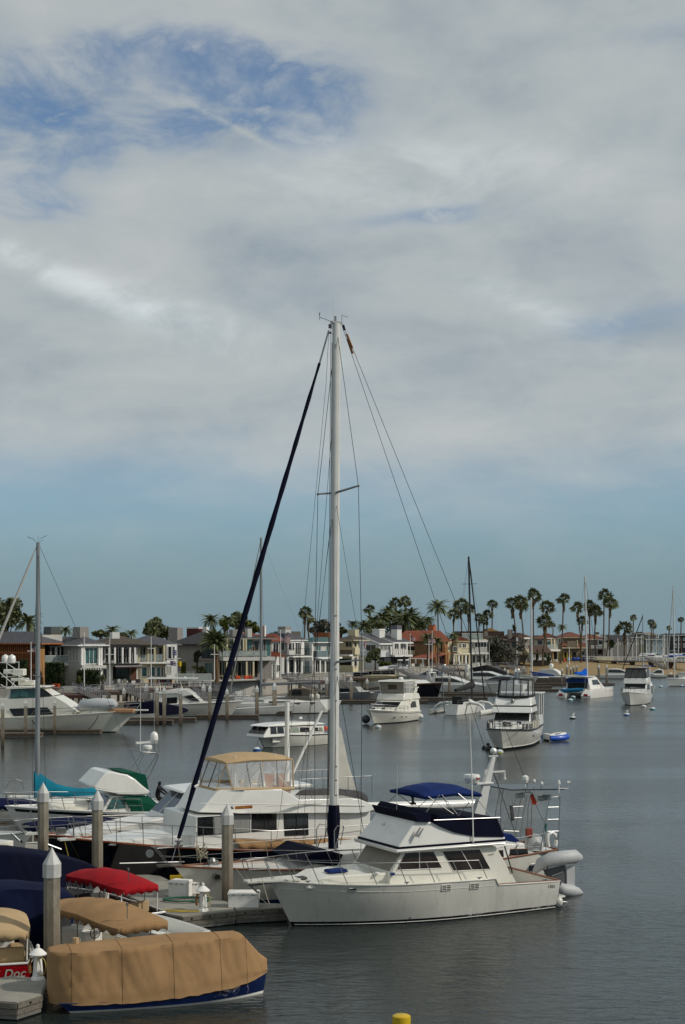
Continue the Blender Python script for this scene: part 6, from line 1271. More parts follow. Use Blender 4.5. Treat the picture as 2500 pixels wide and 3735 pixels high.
def convertible2():
	b=fly_cruiser('convertible_cruiser','white flybridge cruiser with grey enclosure, bow on, right of the blue trimmed catamaran',G(2301,2574),8,10.5,4,None,0,0,None)
	h=Hull(b,4.1,[(0,1.3),(.5,1.5),(1,2.05)],rake=1.3,sternw=.9,pd=3.4,pw=1.8,flare=.2,mat=WHITE,boot=DARK,bottom=BLACKB,deck=WHITE,rail=.05,n=16)
	X=b.L; wf=lambda x,z:1.75-.08*(z-1.5)
	prism(b,[(X*.66,1.6),(X*.62,2.3),(X*.5,3.1),(X*.1,3.1),(X*.1,1.4)],wf,'deckhouse',WHITE,bev=.08)
	A,B_,C,D=[Vector((x,s*wf(x,z),z)) for x,z,s in((X*.62,2.3,-1),(X*.62,2.3,1),(X*.52,3.0,1),(X*.52,3.0,-1))]
	qwin(b,A,B_,C,D,.04,.96,.05,.95,fm=DARK,outward=Vector((1,0,.5)),name='windscreen'); swin(b,[(X*.5,2.2),(X*.2,2.2),(X*.22,2.9),(X*.45,2.9)],wf,mull=(.5,))
	prism(b,[(X*.55,3.05),(X*.52,3.9),(X*.15,4.0),(X*.12,3.05)],lambda x,z:1.8-.1*(z-3),'flybridge',WHITE,bev=.1)
	prism(b,[(X*.52,3.95),(X*.47,5.3),(X*.2,5.35),(X*.16,3.95)],lambda x,z:1.7-.12*(z-3.9),'flybridge_enclosure',M('smoky_vinyl_enclosure','4b4a48',.25,var=.2),bev=.1)
	for y in(-1.6,-.5,.5,1.6): MB().tube([(X*.525,y,3.95),(X*.475,y*.9,5.3)],.05,4).build('enclosure_seam',DARK,b.o)
	MB().bb(X*.16,X*.49,-1.58,1.58,5.32,5.4).build('enclosure_roof',GREYC,b.o,bev=.03)
	MB().tube([(X*.1,-1.5,3),(X*.02,-1.5,5.6),(X*.02,1.5,5.6),(X*.1,1.5,3)],.06,6).build('radar_arch',WHITE,b.o); MB().tube([(X*.02,.5,5.6),(X*.02,.5,6.9)],.04,4).box((X*.02,.5,6.6),(.3,1.4,.06)).build('light_mast',WHITE,b.o)
	for sd in(1,-1):
		ts=[.4,.55,.7,.82,.93,.985]; base=[h.g(t,sd,0,.05) for t in ts]; rail(b,base,[p+Vector((.1,0,.7)) for p in base],r=.03)
convertible2()
b=fly_cruiser('motor_yacht','white boat partly hidden behind the grey enclosed flybridge cruiser','',0,1,1,None,0,0,None) if False else Boat('motor_yacht','white boat partly hidden behind the grey enclosed flybridge cruiser','motorboat',(50.6,252,0),(51.9,239,0))
h=Hull(b,3.6,[(0,1.3),(1,1.9)],rake=1.,mat=WHITE,boot=DARK,n=12); prism(b,[(3,1.4),(3,3.4),(7,3.4),(9.5,1.6)],lambda x,z:1.4,'cabin',WHITE,bev=.1)
SR,_=gen_sail('sailing_yacht','white sailing sloop at the right edge with tall mast and white furled jib',Vector((78.0,297,0)),Vector((66.8,291.5,0)),B=3.6,mast_px=(2461,2470),mast_top=(2456,2138),mast_r=.14,mastm=MASTW,sh=[(0,1.5),(.5,1.4),(1,1.6)],fore=True,jib=M('white_sailcloth','a8a6a0',.8,var=.1),spreads=((.45,1.2),(.75,.9)),hood=WHITE)
SR2,_=gen_sail('sailing_yacht','hull with navy cover just visible behind the right edge sloop',Vector((94,343,0)),Vector((80,338,0)),B=3.6,sh=[(0,1.4),(1,1.7)],hood=NAVYC)
MB().box((6.5,0,2.4),(4.5,1.4,1.0),top=.6).build('navy_boom_cover',NAVYC,SR2.o,bev=.1)
# ---- mooring buoys, gulls
def buoy(px,py,r,label,c,gull=False,g='mooring buoys on the open water'):
	p=G(px,py); o=thing('mooring_buoy',label,'buoy',p,0,g)
	MB().lathe([(.01,-r*.9),(r*.75,-r*.6),(r,-r*.05),(r,.12)],(0,0,.05),14).build('lower_float',M('buoy_'+c,{'blue':'1d5da8','teal':'3d8a9c','dark':'2a3136','white':'b8b8b4'}[c],.45),o,smooth=50)
	MB().lathe([(r,.1),(r*.92,r*.45),(r*.5,r*.75),(.02,r*.85)],(0,0,.05),14).build('upper_float',M('buoy_top','c4cccb',.45),o,smooth=50)
	if gull: 
		gk=thing('seagull','white gull perched on the buoy '+gull,'gull',p+Vector((0,0,r*.9)))
		MB().sph((0,0,.18),.14,10,6,.8,1.7,.9).build('body',M('gull_white','d8d8d4',.6),gk,smooth=60); MB().sph((.2,0,.34),.08,8,5).build('head',MC['gull_white'],gk,smooth=60); MB().extr([(-.1,-.1,.25),(-.35,0,.2),(-.1,.1,.25),(.1,.0,.28)],(0,0,.03)).build('wing',M('gull_grey','5c6064',.6),gk); MB().tube([(0.02,.04,.08),(.02,.04,-.05)],.012,4).build('leg',M('gull_leg','a08a40',.6),gk); MB().tube([(0.02,-.04,.08),(.02,-.04,-.05)],.012,4).build('leg',MC['gull_leg'],gk)
buoy(937,2738,.33,'blue and white mooring buoy at the bow of the old cabin cruiser','blue'); buoy(1380,2655,.36,'pale buoy in front of the cream hardtop cruiser','white'); buoy(1660,2608,.34,'pale teal buoy under the trimaran stern','teal')
buoy(2091,2546,.42,'teal buoy under the catamaran bridge deck','teal'); buoy(2081,2557,.42,'teal buoy just below the catamaran, nearer one','teal'); buoy(2089,2622,.38,'dark buoy with a gull, alone on open water','dark','with dark float')
buoy(2286,2610,.4,'blue buoy with a gull below the grey enclosed cruiser','blue','with blue float'); buoy(2348,2580,.4,'pale buoy beside the waterline of the grey enclosed cruiser','white'); buoy(2381,2589,.4,'pale flat buoy right of the grey enclosed cruiser','teal')
buoy(2411,2507,.4,'small pale buoy between the cruiser and the right edge sloop','teal'); buoy(2488,2504,.4,'small blue buoy by the right edge sloop','blue')
for (x,y),w in zip(((2403,2464),(2416,2459),(2424,2458),(2446,2460)),('leftmost','second','third','rightmost')): buoy(x,y,.55,w+' of four distant buoys in a row off the beach','teal',g='distant buoys in a row off the beach')
buoy(1823,2747,.33,'yellow streaked white buoy at the bow of the aft cabin cruiser','white')
# ================================================================ LAND, SEAWALL, BEACH
LZ=2.6
shore=[(-150,206),(-52,208),(-36,212),(-27,226),(-19,238),(-14,246),(-8,262),(2,296),(12,330),(24,362),(36,392),(44,404)]
beach=[(44,392),(52,380),(62,371),(74,368),(86,372),(97,384),(103,400)]
spit=[(112,425),(112,520),(128,640),(150,735),(420,770),(900,800)]
SAND=M('beach_sand','8d7750',.95,var=.18,scale=.35,bump=.2,bscale=6)
LAND=M('ground_paving','6f6a5c',.9,var=.3,scale=.2)
pts=[Vector((x,y,LZ)) for x,y in shore]+[Vector((46,432,LZ)),Vector((100,436,LZ))]+[Vector((x,y,LZ if y<600 else 2.2)) for x,y in spit]+[Vector((900,2900,2.2)),Vector((-900,2900,2.6)),Vector((-900,206,2.6))]
mb=MB(); mb.add(pts,[tuple(range(len(pts)))]); mb.build('ground',LAND,kind='structure')
mb=MB(); rows=[]
back=[(40,410),(50,432),(62,434),(74,435),(86,436),(99,434),(110,424)]
for k in range(7):
	t=k/6; rows.append([Vector((lerp(a[0],c[0],t),lerp(a[1],c[1],t),lerp(-.5,LZ+.02,t**.8)+.06*noise.noise(Vector((a[0]*.4,t*5,0)))*(0<t<1))) for a,c in zip([(40,398)]+beach[1:-1]+[(108,410)],back)])
mb.grid(rows).build('beach',SAND,kind='structure',smooth=60)
WALLM=M('seawall_concrete','a09b90',.85,var=.2,scale=.5,dirt=.35)
def seawall(pts,label,m=WALLM):
	a=Vector((*pts[0],0)); o=thing('seawall',label,'seawall',a)
	for p,c in zip(pts,pts[1:]):
		p=Vector((*p,0)); c=Vector((*c,0)); n=max(1,int((c-p).length/6)); nr=(c-p).cross(Vector((0,0,1))).normalized()*.35
		for i in range(n):
			u=p.lerp(c,i/n); v=p.lerp(c,(i+1)/n-.004); MB().extr([u+nr*(.5 if i%2 else .56)+Vector((0,0,-1)),v+nr*(.5 if i%2 else .56)+Vector((0,0,-1)),v+nr*(.5 if i%2 else .56)+Vector((0,0,LZ+.05)),u+nr*(.5 if i%2 else .56)+Vector((0,0,LZ+.05))],-nr).build('panel',m,o,world=True)
		MB().extr([p+nr*.8+Vector((0,0,LZ+.03)),c+nr*.8+Vector((0,0,LZ+.03)),c-nr*.6+Vector((0,0,LZ+.03)),p-nr*.6+Vector((0,0,LZ+.03))],(0,0,.18)).build('coping',m,o,world=True)
seawall(shore[1:4],'grey concrete seawall behind the docks at the left','' or WALLM)
# bright white seawall under the glass fronted house
seawall([(-25.5,238),(-14.5,247)],'tall plain white seawall left of the grey mast',M('seawall_white','b9b7b0',.8,var=.08,scale=.4,dirt=.2))
seawall(shore[5:8],'concrete seawall below the teal roofed houses'); seawall(shore[8:],'long seawall below the orange and cream houses')
# ================================================================ HOUSES
class Ho:
	def __init__(s,name,label,cx,D,phi,cat='house',z0=LZ):
		s.D=D; s.X=(cx-CX)*D/F; s.rz=R(phi); s.z0=z0; s.O=Vector((s.X,D,z0)); s.R=Matrix.Rotation(s.rz,3,'Z'); s.Ri=s.R.transposed()
		s.o=thing(name,label,cat,s.O,s.rz)
	def ray(s,px,py): return s.Ri@(Vector((0,0,H))-s.O), s.Ri@Vector(((px-CX)/F,1,-(py-HY)/F))
	def f(s,px,py,off=0): c,d=s.ray(px,py); t=(-off-c.y)/d.y; return c+d*t
	def s_(s,px,py,off=0): c,d=s.ray(px,py); t=(-off-c.x)/d.x; return c+d*t
	def p(s,face,px,py,off=0): return s.f(px,py,off) if face=='F' else s.s_(px,py,off)
	def zz(s,py): return H-(py-HY)*s.D/F-s.z0
	def dz(s,face,x,py): return s.p(face,x,py).z
	def rect(s,face,x0,y0,x1,y1,off):
		"""corners on the face plane between two pixel columns; heights taken at the middle column"""
		m=(x0+x1)/2; zt=s.p(face,m,y0,off).z; zb=s.p(face,m,y1,off).z; a=s.p(face,x0,y0,off); c=s.p(face,x1,y0,off)
		return [Vector((a.x,a.y,zb)),Vector((c.x,c.y,zb)),Vector((c.x,c.y,zt)),Vector((a.x,a.y,zt))]
	def nrm(s,face): return Vector((0,-1,0)) if face=='F' else Vector((-1,0,0))
	def panel(s,face,x0,y0,x1,y1,mat,name,off=0.,th=.1,parent=None,bev=0):
		r=s.rect(face,x0,y0,x1,y1,off); return MB().extr(r,s.nrm(face)*th).build(name,mat,parent or s.o,bev=bev)
	def box(s,w,d,z0,z1,mat,name='wall',x0=0,y0=0): return MB().bb(x0,x0+w,y0,y0+d,z0,z1).build(name,mat,s.o)
	def win(s,face,x0,y0,x1,y1,n=1,g=None,fm=None,name='window',fr=.07,rows=1,off=0.):
		r=s.rect(face,x0,y0,x1,y1,off); nn=s.nrm(face); a,b_,c,d=r; e=(b_-a); u=e.normalized(); hgt=(d-a).z
		mb=MB()
		def bar(p,q_,w): 
			dd=(q_-p); v=dd.normalized(); sd=v.cross(nn).normalized()*w/2; mb.extr([p-sd-v*w/2,p+sd-v*w/2,q_+sd+v*w/2,q_-sd+v*w/2],nn*.09)
		bar(a,b_,fr); bar(d,c,fr); bar(a,d,fr); bar(b_,c,fr)
		for i in range(1,n): bar(a.lerp(b_,i/n),d.lerp(c,i/n),fr*.8)
		for j in range(1,rows): bar(a.lerp(d,j/rows),b_.lerp(c,j/rows),fr*.6)
		o=mb.build(name,fm or PAINTW,s.o)
		for i in range(n):
			MB().extr([a.lerp(b_,i/n),a.lerp(b_,(i+1)/n),d.lerp(c,(i+1)/n),d.lerp(c,i/n)],nn*.03).build('pane',g or GLASS,o)
		return o
	def col(s,face,x,y0,y1,mat,off=0.,w=.22,name='column'):
		a=s.p(face,x,y0,off); z1=s.p(face,x,y1,off).z; c=s.nrm(face)*w/2
		return MB().bb(a.x-w/2,a.x+w/2,a.y-w/2,a.y+w/2,z1,a.z).build(name,mat,s.o)
	def railing(s,face,x0,x1,y0,y1,off,mat,n=0,glass=None,name='balcony_railing'):
		a=s.p(face,x0,y0,off); b_=s.p(face,x1,y0,off); b_.z=a.z; zb=s.p(face,(x0+x1)/2,y1,off).z; L=(b_-a).length; n=n or max(2,int(L/.16))
		mb=MB(); mb.tube([a,b_],.035,4); mb.tube([Vector((a.x,a.y,zb+.08)),Vector((b_.x,b_.y,zb+.08))],.025,4)
		for i in range(n+1):
			p=a.lerp(b_,i/n); mb.tube([p,Vector((p.x,p.y,zb))],.014 if n>4 else .03,3)
		o=mb.build(name,mat,s.o)
		if glass: MB().extr([Vector((a.x,a.y,zb+.1)),Vector((b_.x,b_.y,zb+.1)),Vector((b_.x,b_.y,a.z-.03)),Vector((a.x,a.y,a.z-.03))],s.nrm(face)*.02).build('glass_panel',glass,o)
		return o
	def slab(s,face,x0,x1,y0,y1,off,mat,name='balcony_slab'):
		r=s.rect(face,x0,y0,x1,y1,0); return MB().extr(r,s.nrm(face)*off).build(name,mat,s.o)
	def hip(s,w,d,z,h,mat,ov=.5,x0=0,y0=0,fascia=None,name='roof',gable=None,th=.18):
		a=Vector((x0-ov,y0-ov,z)); b_=Vector((x0+w+ov,y0-ov,z)); c=Vector((x0+w+ov,y0+d+ov,z)); e=Vector((x0-ov,y0+d+ov,z))
		W_=w+2*ov; D_=d+2*ov
		if gable=='x': r0=Vector((x0-ov,y0+d/2,z+h)); r1=Vector((x0+w+ov,y0+d/2,z+h)); fs=[(0,1,5,4),(2,3,4,5),(1,2,5),(3,0,4)]
		elif gable=='y': r0=Vector((x0+w/2,y0-ov,z+h)); r1=Vector((x0+w/2,y0+d+ov,z+h)); fs=[(0,1,4),(1,2,5,4),(2,3,5),(3,0,4,5)]
		elif W_>D_: r0=Vector((x0-ov+D_/2,y0+d/2,z+h)); r1=Vector((x0+w+ov-D_/2,y0+d/2,z+h)); fs=[(0,1,5,4),(1,2,5),(2,3,4,5),(3,0,4)]
		else: r0=Vector((x0+w/2,y0-ov+W_/2,z+h)); r1=Vector((x0+w/2,y0+d+ov-W_/2,z+h)); fs=[(0,1,4),(1,2,5,4),(2,3,5),(3,0,4,5)]
		o=MB().add([a,b_,c,e,r0,r1],fs+[(3,2,1,0)]).build(name,mat,s.o)
		mb=MB(); k=[a,b_,c,e]
		for i in range(4):
			p,q_=k[i],k[(i+1)%4]; dd=(q_-p).normalized(); nr=Vector((dd.y,-dd.x,0))*.05; mb.extr([p+nr*0+Vector((0,0,.0)),q_+Vector((0,0,.0)),q_+Vector((0,0,-th)),p+Vector((0,0,-th))],nr)
		mb.build('fascia',fascia or PAINTW,s.o); return o
	def tiles(s,P0,P1,P2,P3,mat,nx,ny,r=.09,name='roof_tiles'):
		"""curved clay tile courses on the quad P0(eave l) P1(eave r) P2(ridge r) P3(ridge l)"""
		mb=MB(); n=(P1-P0).cross(P3-P0).normalized(); n=n if n.z>0 else -n
		for i in range(nx):
			for j in range(ny):
				a=P0.lerp(P1,(i+.5)/nx); c=P3.lerp(P2,(i+.5)/nx); p=a.lerp(c,j/ny); q_=a.lerp(c,(j+1.08)/ny); sd=(P1-P0).normalized()*((P1-P0).length/nx*.36)
				up=n*r; lift=n*.05*(1); mb.add([p-sd+lift,p+up+lift,p+sd+lift,q_-sd*.8,q_+up*.8,q_+sd*.8],[(0,1,4,3),(1,2,5,4),(0,2,1)])
		return mb.build(name,mat,s.o,kind='stuff')
	def chim(s,x0,x1,y0,y1,back,mat,capm=None,name='chimney',caph=.5,d=1.0,face='F'):
		"""pixel box at depth D+back"""
		D=s.D+back; a=W(x0,y0,D); c=W(x1,y1,D); w=(c.x-a.x)/ (abs(math.cos(s.rz))+.55*math.sin(s.rz)) ; ctr=s.Ri@(Vector(((a.x+c.x)/2,D,0))-s.O); zt=a.z-s.z0; zb=c.z-s.z0-1.2; 
		w=max(.5,w)
		o=MB().bb(ctr.x-w*.35,ctr.x+w*.35,ctr.y-w*.55,ctr.y+w*.55,zb,zt-(caph if capm else 0)).build(name,mat,s.o)
		if capm: MB().box((ctr.x,ctr.y,zt-caph/2),(w*.7+.16,w*1.1+.16,caph),top=.92).build('chimney_cap',capm,o)
		return o
STW=M('stucco_white','dddcd6',.85,var=.06,scale=.6,dirt=.06); STC=M('stucco_cream','c9bf9f',.85,var=.07,scale=.6,dirt=.08); STG=M('stucco_grey','8b8680',.85,var=.08,scale=.6,dirt=.08); STGL=M('stucco_light_grey','bcbbb5',.85,var=.07,scale=.6)
STT=M('stucco_tan','a58a5c',.85,var=.08,scale=.6); STO=M('stucco_orange','94683e',.85,var=.12,scale=.7,dirt=.1); STOD=M('stucco_orange_shade_trim','7c5d40',.85,var=.12,scale=.7,dirt=.1); SIDW=M('white_siding','d8d9da',.7,var=.04,kind='siding',bump=.5)  # darker copy of the orange stucco: shaded side wall tone, also trim
RFG=M('roof_shingle_grey','55555a',.9,var=.2,scale=1.5,kind='shingle'); RFB=M('roof_shingle_brown','544b40',.9,var=.25,scale=1.5,kind='shingle'); RFD=M('roof_shingle_dark','3c3d42',.9,var=.2,scale=1.5,kind='shingle'); RFT=M('roof_teal','3f5f5e',.7,var=.2,scale=1.5,kind='shingle')
TILE=M('clay_tile_orange','844630',.8,var=.3,scale=5); TILEB=M('clay_tile_brown','7c4a38',.85,var=.3,scale=5,kind='tile'); BRICK=M('brick_wall','6b4634',.9,var=.2,scale=3,kind='brick'); LUM=M('new_lumber','a8653a',.8,var=.35,scale=3); PLY=M('plywood','a2794a',.8,var=.15,scale=.7); INSHADE=M('interior_shade','0d0b0a',.9,var=.3)  # last one: near-black colour standing in for shade inside openings
CURT=M('curtain_behind_glass','a9a79f',.3,var=.12,scale=5,stretch=(3,3,.2)); BALG=Mclear('balcony_glass',(.45,.52,.5),.62); AWN=M('maroon_awning','432a2c',.85,var=.2); BROWNROOF=M('flat_brown_roof','4e3a30',.9,var=.2)
# H1 house under construction
h=Ho('house_under_construction','wooden house frame under construction with orange studs, far left',146,213,66); w=h.f(164,2400).x; 
d=22; zt=h.zz(2346)
h.box(w,.3,0,zt,PLY,'plywood_wall'); h.box(w-.1,d-.6,0,.3,INSHADE,'floor_slab',.05,.5); h.box(.2,d-.5,0,zt,INSHADE,'inner_wall',w+1.5,.4); h.box(w+1.5,.2,0,zt,INSHADE,'inner_wall',0,d-.3); h.box(w+1.5,d-.6,2.95,3.25,LUM,'floor_joists',.03,.4)  # slab and inner walls coloured near-black for indoor shade
for i,px in enumerate(range(-10,146,7)):
	p=h.s_(px,2400); 
	if p.y<d: MB().bb(0,.14,p.y-.06,p.y+.06,.1,zt-.15).build('stud',LUM,h.o)
for z in(.1,2.9,3.3,zt-.15,5.1): MB().bb(-.02,.16,.3,d,z-.1,z+.1).build('wall_plate',LUM,h.o)
rn=random.Random(3)
for i in range(9): y=1+i*2.2; MB().bb(.3,.4,y,y+1.5,rn.choice([.3,3.4]),rn.choice([2.7,5.4])).build('sheathing_panel',rn.choice([LUM,PLY,M('housewrap_red','7c3420',.8)]),h.o)
h.hip(w+4,d,zt,h.zz(2310)-zt+.3,RFG,ov=.8,fascia=LUM)
mb=MB(); 
for i in range(40): mb.bb(-.75,0,i*.55-.05,i*.55+.05,zt-.12,zt)
mb.build('rafter_tails',PAINTW,h.o,kind='stuff')
# H2
h=Ho('balcony_house','house with tan chimney and white balcony above the tall clipped hedge',163,216,38); w=h.f(240,2400).x; zt=h.zz(2352)
h.box(w,12,0,zt,STT,'wall'); h.panel('F',163,2353,240,2418,STW,'upper_wall',0,.06)
for x0,x1 in((170,201),(208,219),(221,236)): h.win('F',x0,2359,x1,2416,1 if x1-x0<20 else 2,off=.06)
h.slab('F',163,292,2416,2427,1.6,PAINTW); h.railing('F',165,292,2392,2416,1.55,PAINTW,14,glass=BALG)
for x0,x1 in((243,248),(252,268)): h.win('F',x0,2440,x1,2490,1)
h.hip(w+5,12,zt,h.zz(2318)-zt,RFB,ov=.9,fascia=M('brown_fascia','4a3a2c',.8)); h.chim(161,221,2286,2336,6,STT,M('dark_chimney_cap','3a4240',.5),caph=1.1)
h.panel('F',238,2425,277,2428,M('brown_fascia','4a3a2c',.8),'canopy',0,1.4)
# H3 white
h=Ho('white_house','small white house with tall corner columns and square white chimney',292,214,40); w=h.f(374,2400).x; zt=h.zz(2352)
h.box(w,12,0,zt,STGL,'wall');  # grey body: shade of the white house's side put into its colour
h.panel('F',292,2352,374,2425,PAINTW,'upper_front',0,.08); h.win('F',311,2363,355,2421,3,g=GLASST,off=.1)
for x in(299,306,362,370): h.col('F',x,2355,2426,PAINTW,.35,.3)
h.panel('F',288,2349,376,2357,PAINTW,'cornice',0,.7); h.slab('F',290,378,2427,2437,.9,STGL,'belt_course')
h.win('S',253,2364,288,2412,3,g=CURT,fm=PAINTW)
for i,x in enumerate(range(296,374,9)): h.col('F',x,2437,2443,PAINTW,.8,.12,'pergola_beam_end')
h.panel('F',280,2447,360,2486,INSHADE,'patio_opening',0,.06); h.col('F',359,2440,2490,PAINTW,.5,.3); h.col('F',370,2440,2490,PAINTW,.2,.3)  # flat near-black panel painted as the patio's shade
h.railing('F',316,356,2486,2500,2.2,PAINTW,12)
h.hip(w,12,zt,h.zz(2322)-zt,RFG,ov=.8); h.chim(268,322,2287,2333,4,STW,STG,caph=1.7); h.box(3.4,2.4,zt+.2,zt+1.5,STGL,'roof_parapet',-3.6,5)
# H4 dark trimmed
h=Ho('dark_trim_house','house with black roof trim, white balcony columns and maroon awning',372,222,22); w=h.f(503,2400).x; zt=h.zz(2352)
h.box(w,12,0,zt,STW,'wall'); h.panel('F',372,2350,503,2362,M('black_fascia','1c1c20',.6),'fascia_band',0,1.3)
for x0,x1,n in((368,380,1),(386,398,1),(406,416,1),(421,432,1),(433,442,1),(450,470,2),(476,492,2)): h.win('F',x0,2365,x1,2408 if x0 in(368,406) else 2418,n,fm=PAINTW)
for x in(399,420,448,475,493): h.col('F',x,2362,2420,PAINTW,1.3,.26)
h.slab('F',368,503,2419,2424,1.5,M('black_fascia','1c1c20',.6)); h.railing('F',385,494,2394,2419,1.35,DARK,50)
o=MB().extr([h.f(420,2424,.2),h.f(518,2424,.2),h.f(520,2432,2.6),h.f(422,2434,2.6)],(0,0,-.12)).build('awning',AWN,h.o); 
for k in(.25,.5,.75): MB().extr([h.f(420,2424,.2).lerp(h.f(422,2434,2.6),k)+Vector((0,0,.02)),h.f(518,2424,.2).lerp(h.f(520,2432,2.6),k)+Vector((0,0,.02)),h.f(518,2424,.2).lerp(h.f(520,2432,2.6),k+.08)+Vector((0,0,.02)),h.f(420,2424,.2).lerp(h.f(422,2434,2.6),k+.08)+Vector((0,0,.02))],(0,0,.02)).build('awning_stripe',STGL,o)
h.panel('F',412,2432,474,2482,INSHADE,'recess_shade',0,.05); h.win('F',424,2437,470,2476,3,g=M('dark_teal_glass','0a1f1d',.08),fm=DARK,off=.06); h.panel('F',476,2436,498,2480,BRICK,'brick_panel',0,.12); h.win('F',376,2440,390,2480,1)  # dark sheet behind the glazing stands in for shade under the awning
h.hip(w+2,12,zt,h.zz(2318)-zt,RFB,ov=1.0,fascia=M('black_fascia','1c1c20',.6)); h.chim(397,441,2306,2335,4,STW)
# H5 cream
h=Ho('cream_house','cream two storey house with recessed balcony and glazed corner bay',502,226,18); w=h.f(640,2400).x; zt=h.zz(2350)
h.box(w,12,0,zt,STC,'wall'); 
for x0,x1 in((497,503),(512,519),(521,531),(546,560),(578,592)): h.win('F',x0,2361,x1,2410,1,fm=STC)
for x in(508,541,565,600): h.col('F',x,2353,2413,STC,1.4,.3)
h.slab('F',498,640,2413,2420,1.6,PAINTW); h.railing('F',509,600,2386,2413,1.45,M('bronze_rail','5b5142',.5),12,glass=BALG)
h.panel('F',602,2350,640,2413,PAINTW,'bay_wall',0,1.5); h.win('F',608,2359,612,2402,1,off=1.52); h.win('F',613,2358,626,2403,1,off=1.52); h.win('F',630,2358,638,2403,1,off=1.52,g=M('teal_side_glass','2c4a4a',.1))
for x0,x1 in((517,537),(546,567),(572,586),(588,597)): h.win('F',x0,2432,x1,2468,1,g=GLASST,fm=PAINTW,fr=.14)
h.panel('F',602,2420,640,2470,STW,'lower_bay',0,1.4); h.win('F',605,2430,626,2456,2,g=CURT,off=1.42)
h.hip(w,12,zt,h.zz(2318)-zt,RFG,ov=.9,fascia=M('grey_gutter','6a6a6a',.6))
# H6 grey modern
h=Ho('grey_modern_house','large plain grey modern house with dark slate roof behind the date palm',785,246,52); dd=h.s_(642,2400).y; w=h.f(812,2400).x; zt=h.zz(2349)
h.box(w,dd,0,zt,STG,'wall'); h.panel('S',737,2337,784,2401,INSHADE,'recess_shade',0,.05); h.win('S',738,2338,783,2400,2,g=M('dark_reflective_glass','1a2224',.08),fm=DARK,off=.06); h.win('S',748,2418,776,2457,2,fm=STG,g=GLASST)  # dark backing sheet imitates shade around the window
h.panel('S',700,2402,785,2408,STG,'belt_course',0,.25)
h.hip(w+4,dd,zt,h.zz(2311)-zt+.2,RFD,ov=1.0,fascia=M('black_fascia','1c1c20',.6)); h.chim(620,663,2289,2312,12,STG,None); h.chim(688,746,2288,2310,14,M('red_brown_panel','53231f',.8),STGL,caph=.25); h.chim(742,760,2287,2310,12,STW)
MB().bb(-3.2,-3.1,2,dd-2,0,1.6).build('garden_wall_glass',BALG,h.o); 
# H7 glass front
h=Ho('glass_front_house','wide two storey house with glass balcony and people on the terrace',812,247,26); w=h.f(990,2400).x; zt=h.zz(2328)
h.box(w,11,0,zt,STG,'wall')
h.panel('F',812,2328,988,2398,INSHADE,'upper_recess_shade',0,.05); h.panel('F',812,2410,940,2470,INSHADE,'lower_recess_shade',0,.05)  # dark sheets in place of the shade under balcony and roof
for x0,x1 in((815,826),(830,852),(856,875),(878,890),(897,920),(926,945),(955,962),(970,986)): h.win('F',x0,2333,x1,2394,1,fm=STGL,off=.06,g=GLASS if x0 not in(897,970) else GLASST)
for x0,x1 in((800,820),(835,860),(865,897),(905,921)): h.win('F',x0,2414,x1,2466,2,fm=STC,off=.06)
for x in(829,855,889,898): h.col('F',x,2330,2396,STC,1.7,.24)
for x in(828,900,925): h.col('F',x,2410,2468,STC,1.7,.26)
h.slab('F',800,988,2396,2409,2.0,STGL); h.railing('F',802,975,2373,2396,1.9,M('bronze_rail','5b5142',.5),14,glass=BALG)
h.panel('F',922,2330,950,2338,STGL,'soffit_wall',0,.1)
for i,(x,c) in enumerate(((905,'c2b090'),(911,'8a6a48'),(937,'b5ab98'),(872,'7c7466'))):
	p=h.f(x,2384,.9); f=MB().box((p.x,p.y,h.f(x,2394,.9).z+.45),(.75,.7,.35)).box((p.x+.3,p.y,h.f(x,2394,.9).z+.9),(.15,.7,.7)).build('terrace_chair',M('chair_'+c,c,.8),h.o,bev=.05)
p=h.f(928,2366,1.0); 
pr=thing('person','person in brown standing on the glass front balcony','person',h.R@Vector((p.x,p.y,h.f(928,2394,1.0).z))+h.O,h.rz)
MB().tube([(0,0,0),(0,0,.45),(0,0,.85),(0,0,1.1),(0,0,1.4),(0,0,1.5)],[.12,.13,.17,.18,.2,.07],8).build('body',M('brown_shirt','6b4a34',.8),pr,smooth=60); MB().sph((0,0,1.63),.12).build('head',M('skin_tone','8c5f48',.6),pr,smooth=60)
h.hip(w,11,zt,h.zz(2311)-zt,RFD,ov=.9,fascia=STG); h.chim(893,921,2286,2316,3,STGL,DARK,caph=.25); h.chim(835,872,2296,2322,3,STG); h.chim(868,880,2296,2310,1,STW)
for x,y,c in((868,2468,'b04a20'),(900,2462,'c04a1a'),(912,2470,'8a3018')): 
	p=h.f(x,y,2.6); MB().box((p.x,p.y,.5),(.9,.5,.6)).build('orange_planter',M('terracotta_'+c,c,.8),h.o,bev=.08)
h.win('F',796,2418,803,2466,1,fm=STC) if False else None
# H8 tile tower
h=Ho('tile_roof_tower_house','narrow white tower with orange clay tile roof left of the large flag',992,262,48); w=h.f(1019,2400).x; zt=h.zz(2336)
h.box(w,5,0,zt,STW,'wall'); h.win('F',996,2345,1016,2382,2,off=0.02); h.railing('F',996,1016,2370,2382,.4,DARK,12)
hh=h.zz(2314)-zt; h.hip(w,5,zt,hh,TILE,ov=.5,gable='y',fascia=TILE)
h.tiles(Vector((-.5,5.5,zt)),Vector((-.5,-.5,zt)),Vector((w/2,-.5,zt+hh)),Vector((w/2,5.5,zt+hh)),TILE,14,7)
h.box(6,4.6,0,zt-.3,STG,'side_wall',-6.1,1); h.hip(6,4.6,zt-.3,1.7,TILE,ov=.4,x0=-6.1,y0=1.2,name='side_roof',fascia=TILE)
h.tiles(Vector((-6.5,.8,zt-.28)),Vector((-.1,.8,zt-.28)),Vector((-1.8,3.4,zt+1.4)),Vector((-4.2,3.4,zt+1.4)),TILE,16,6)
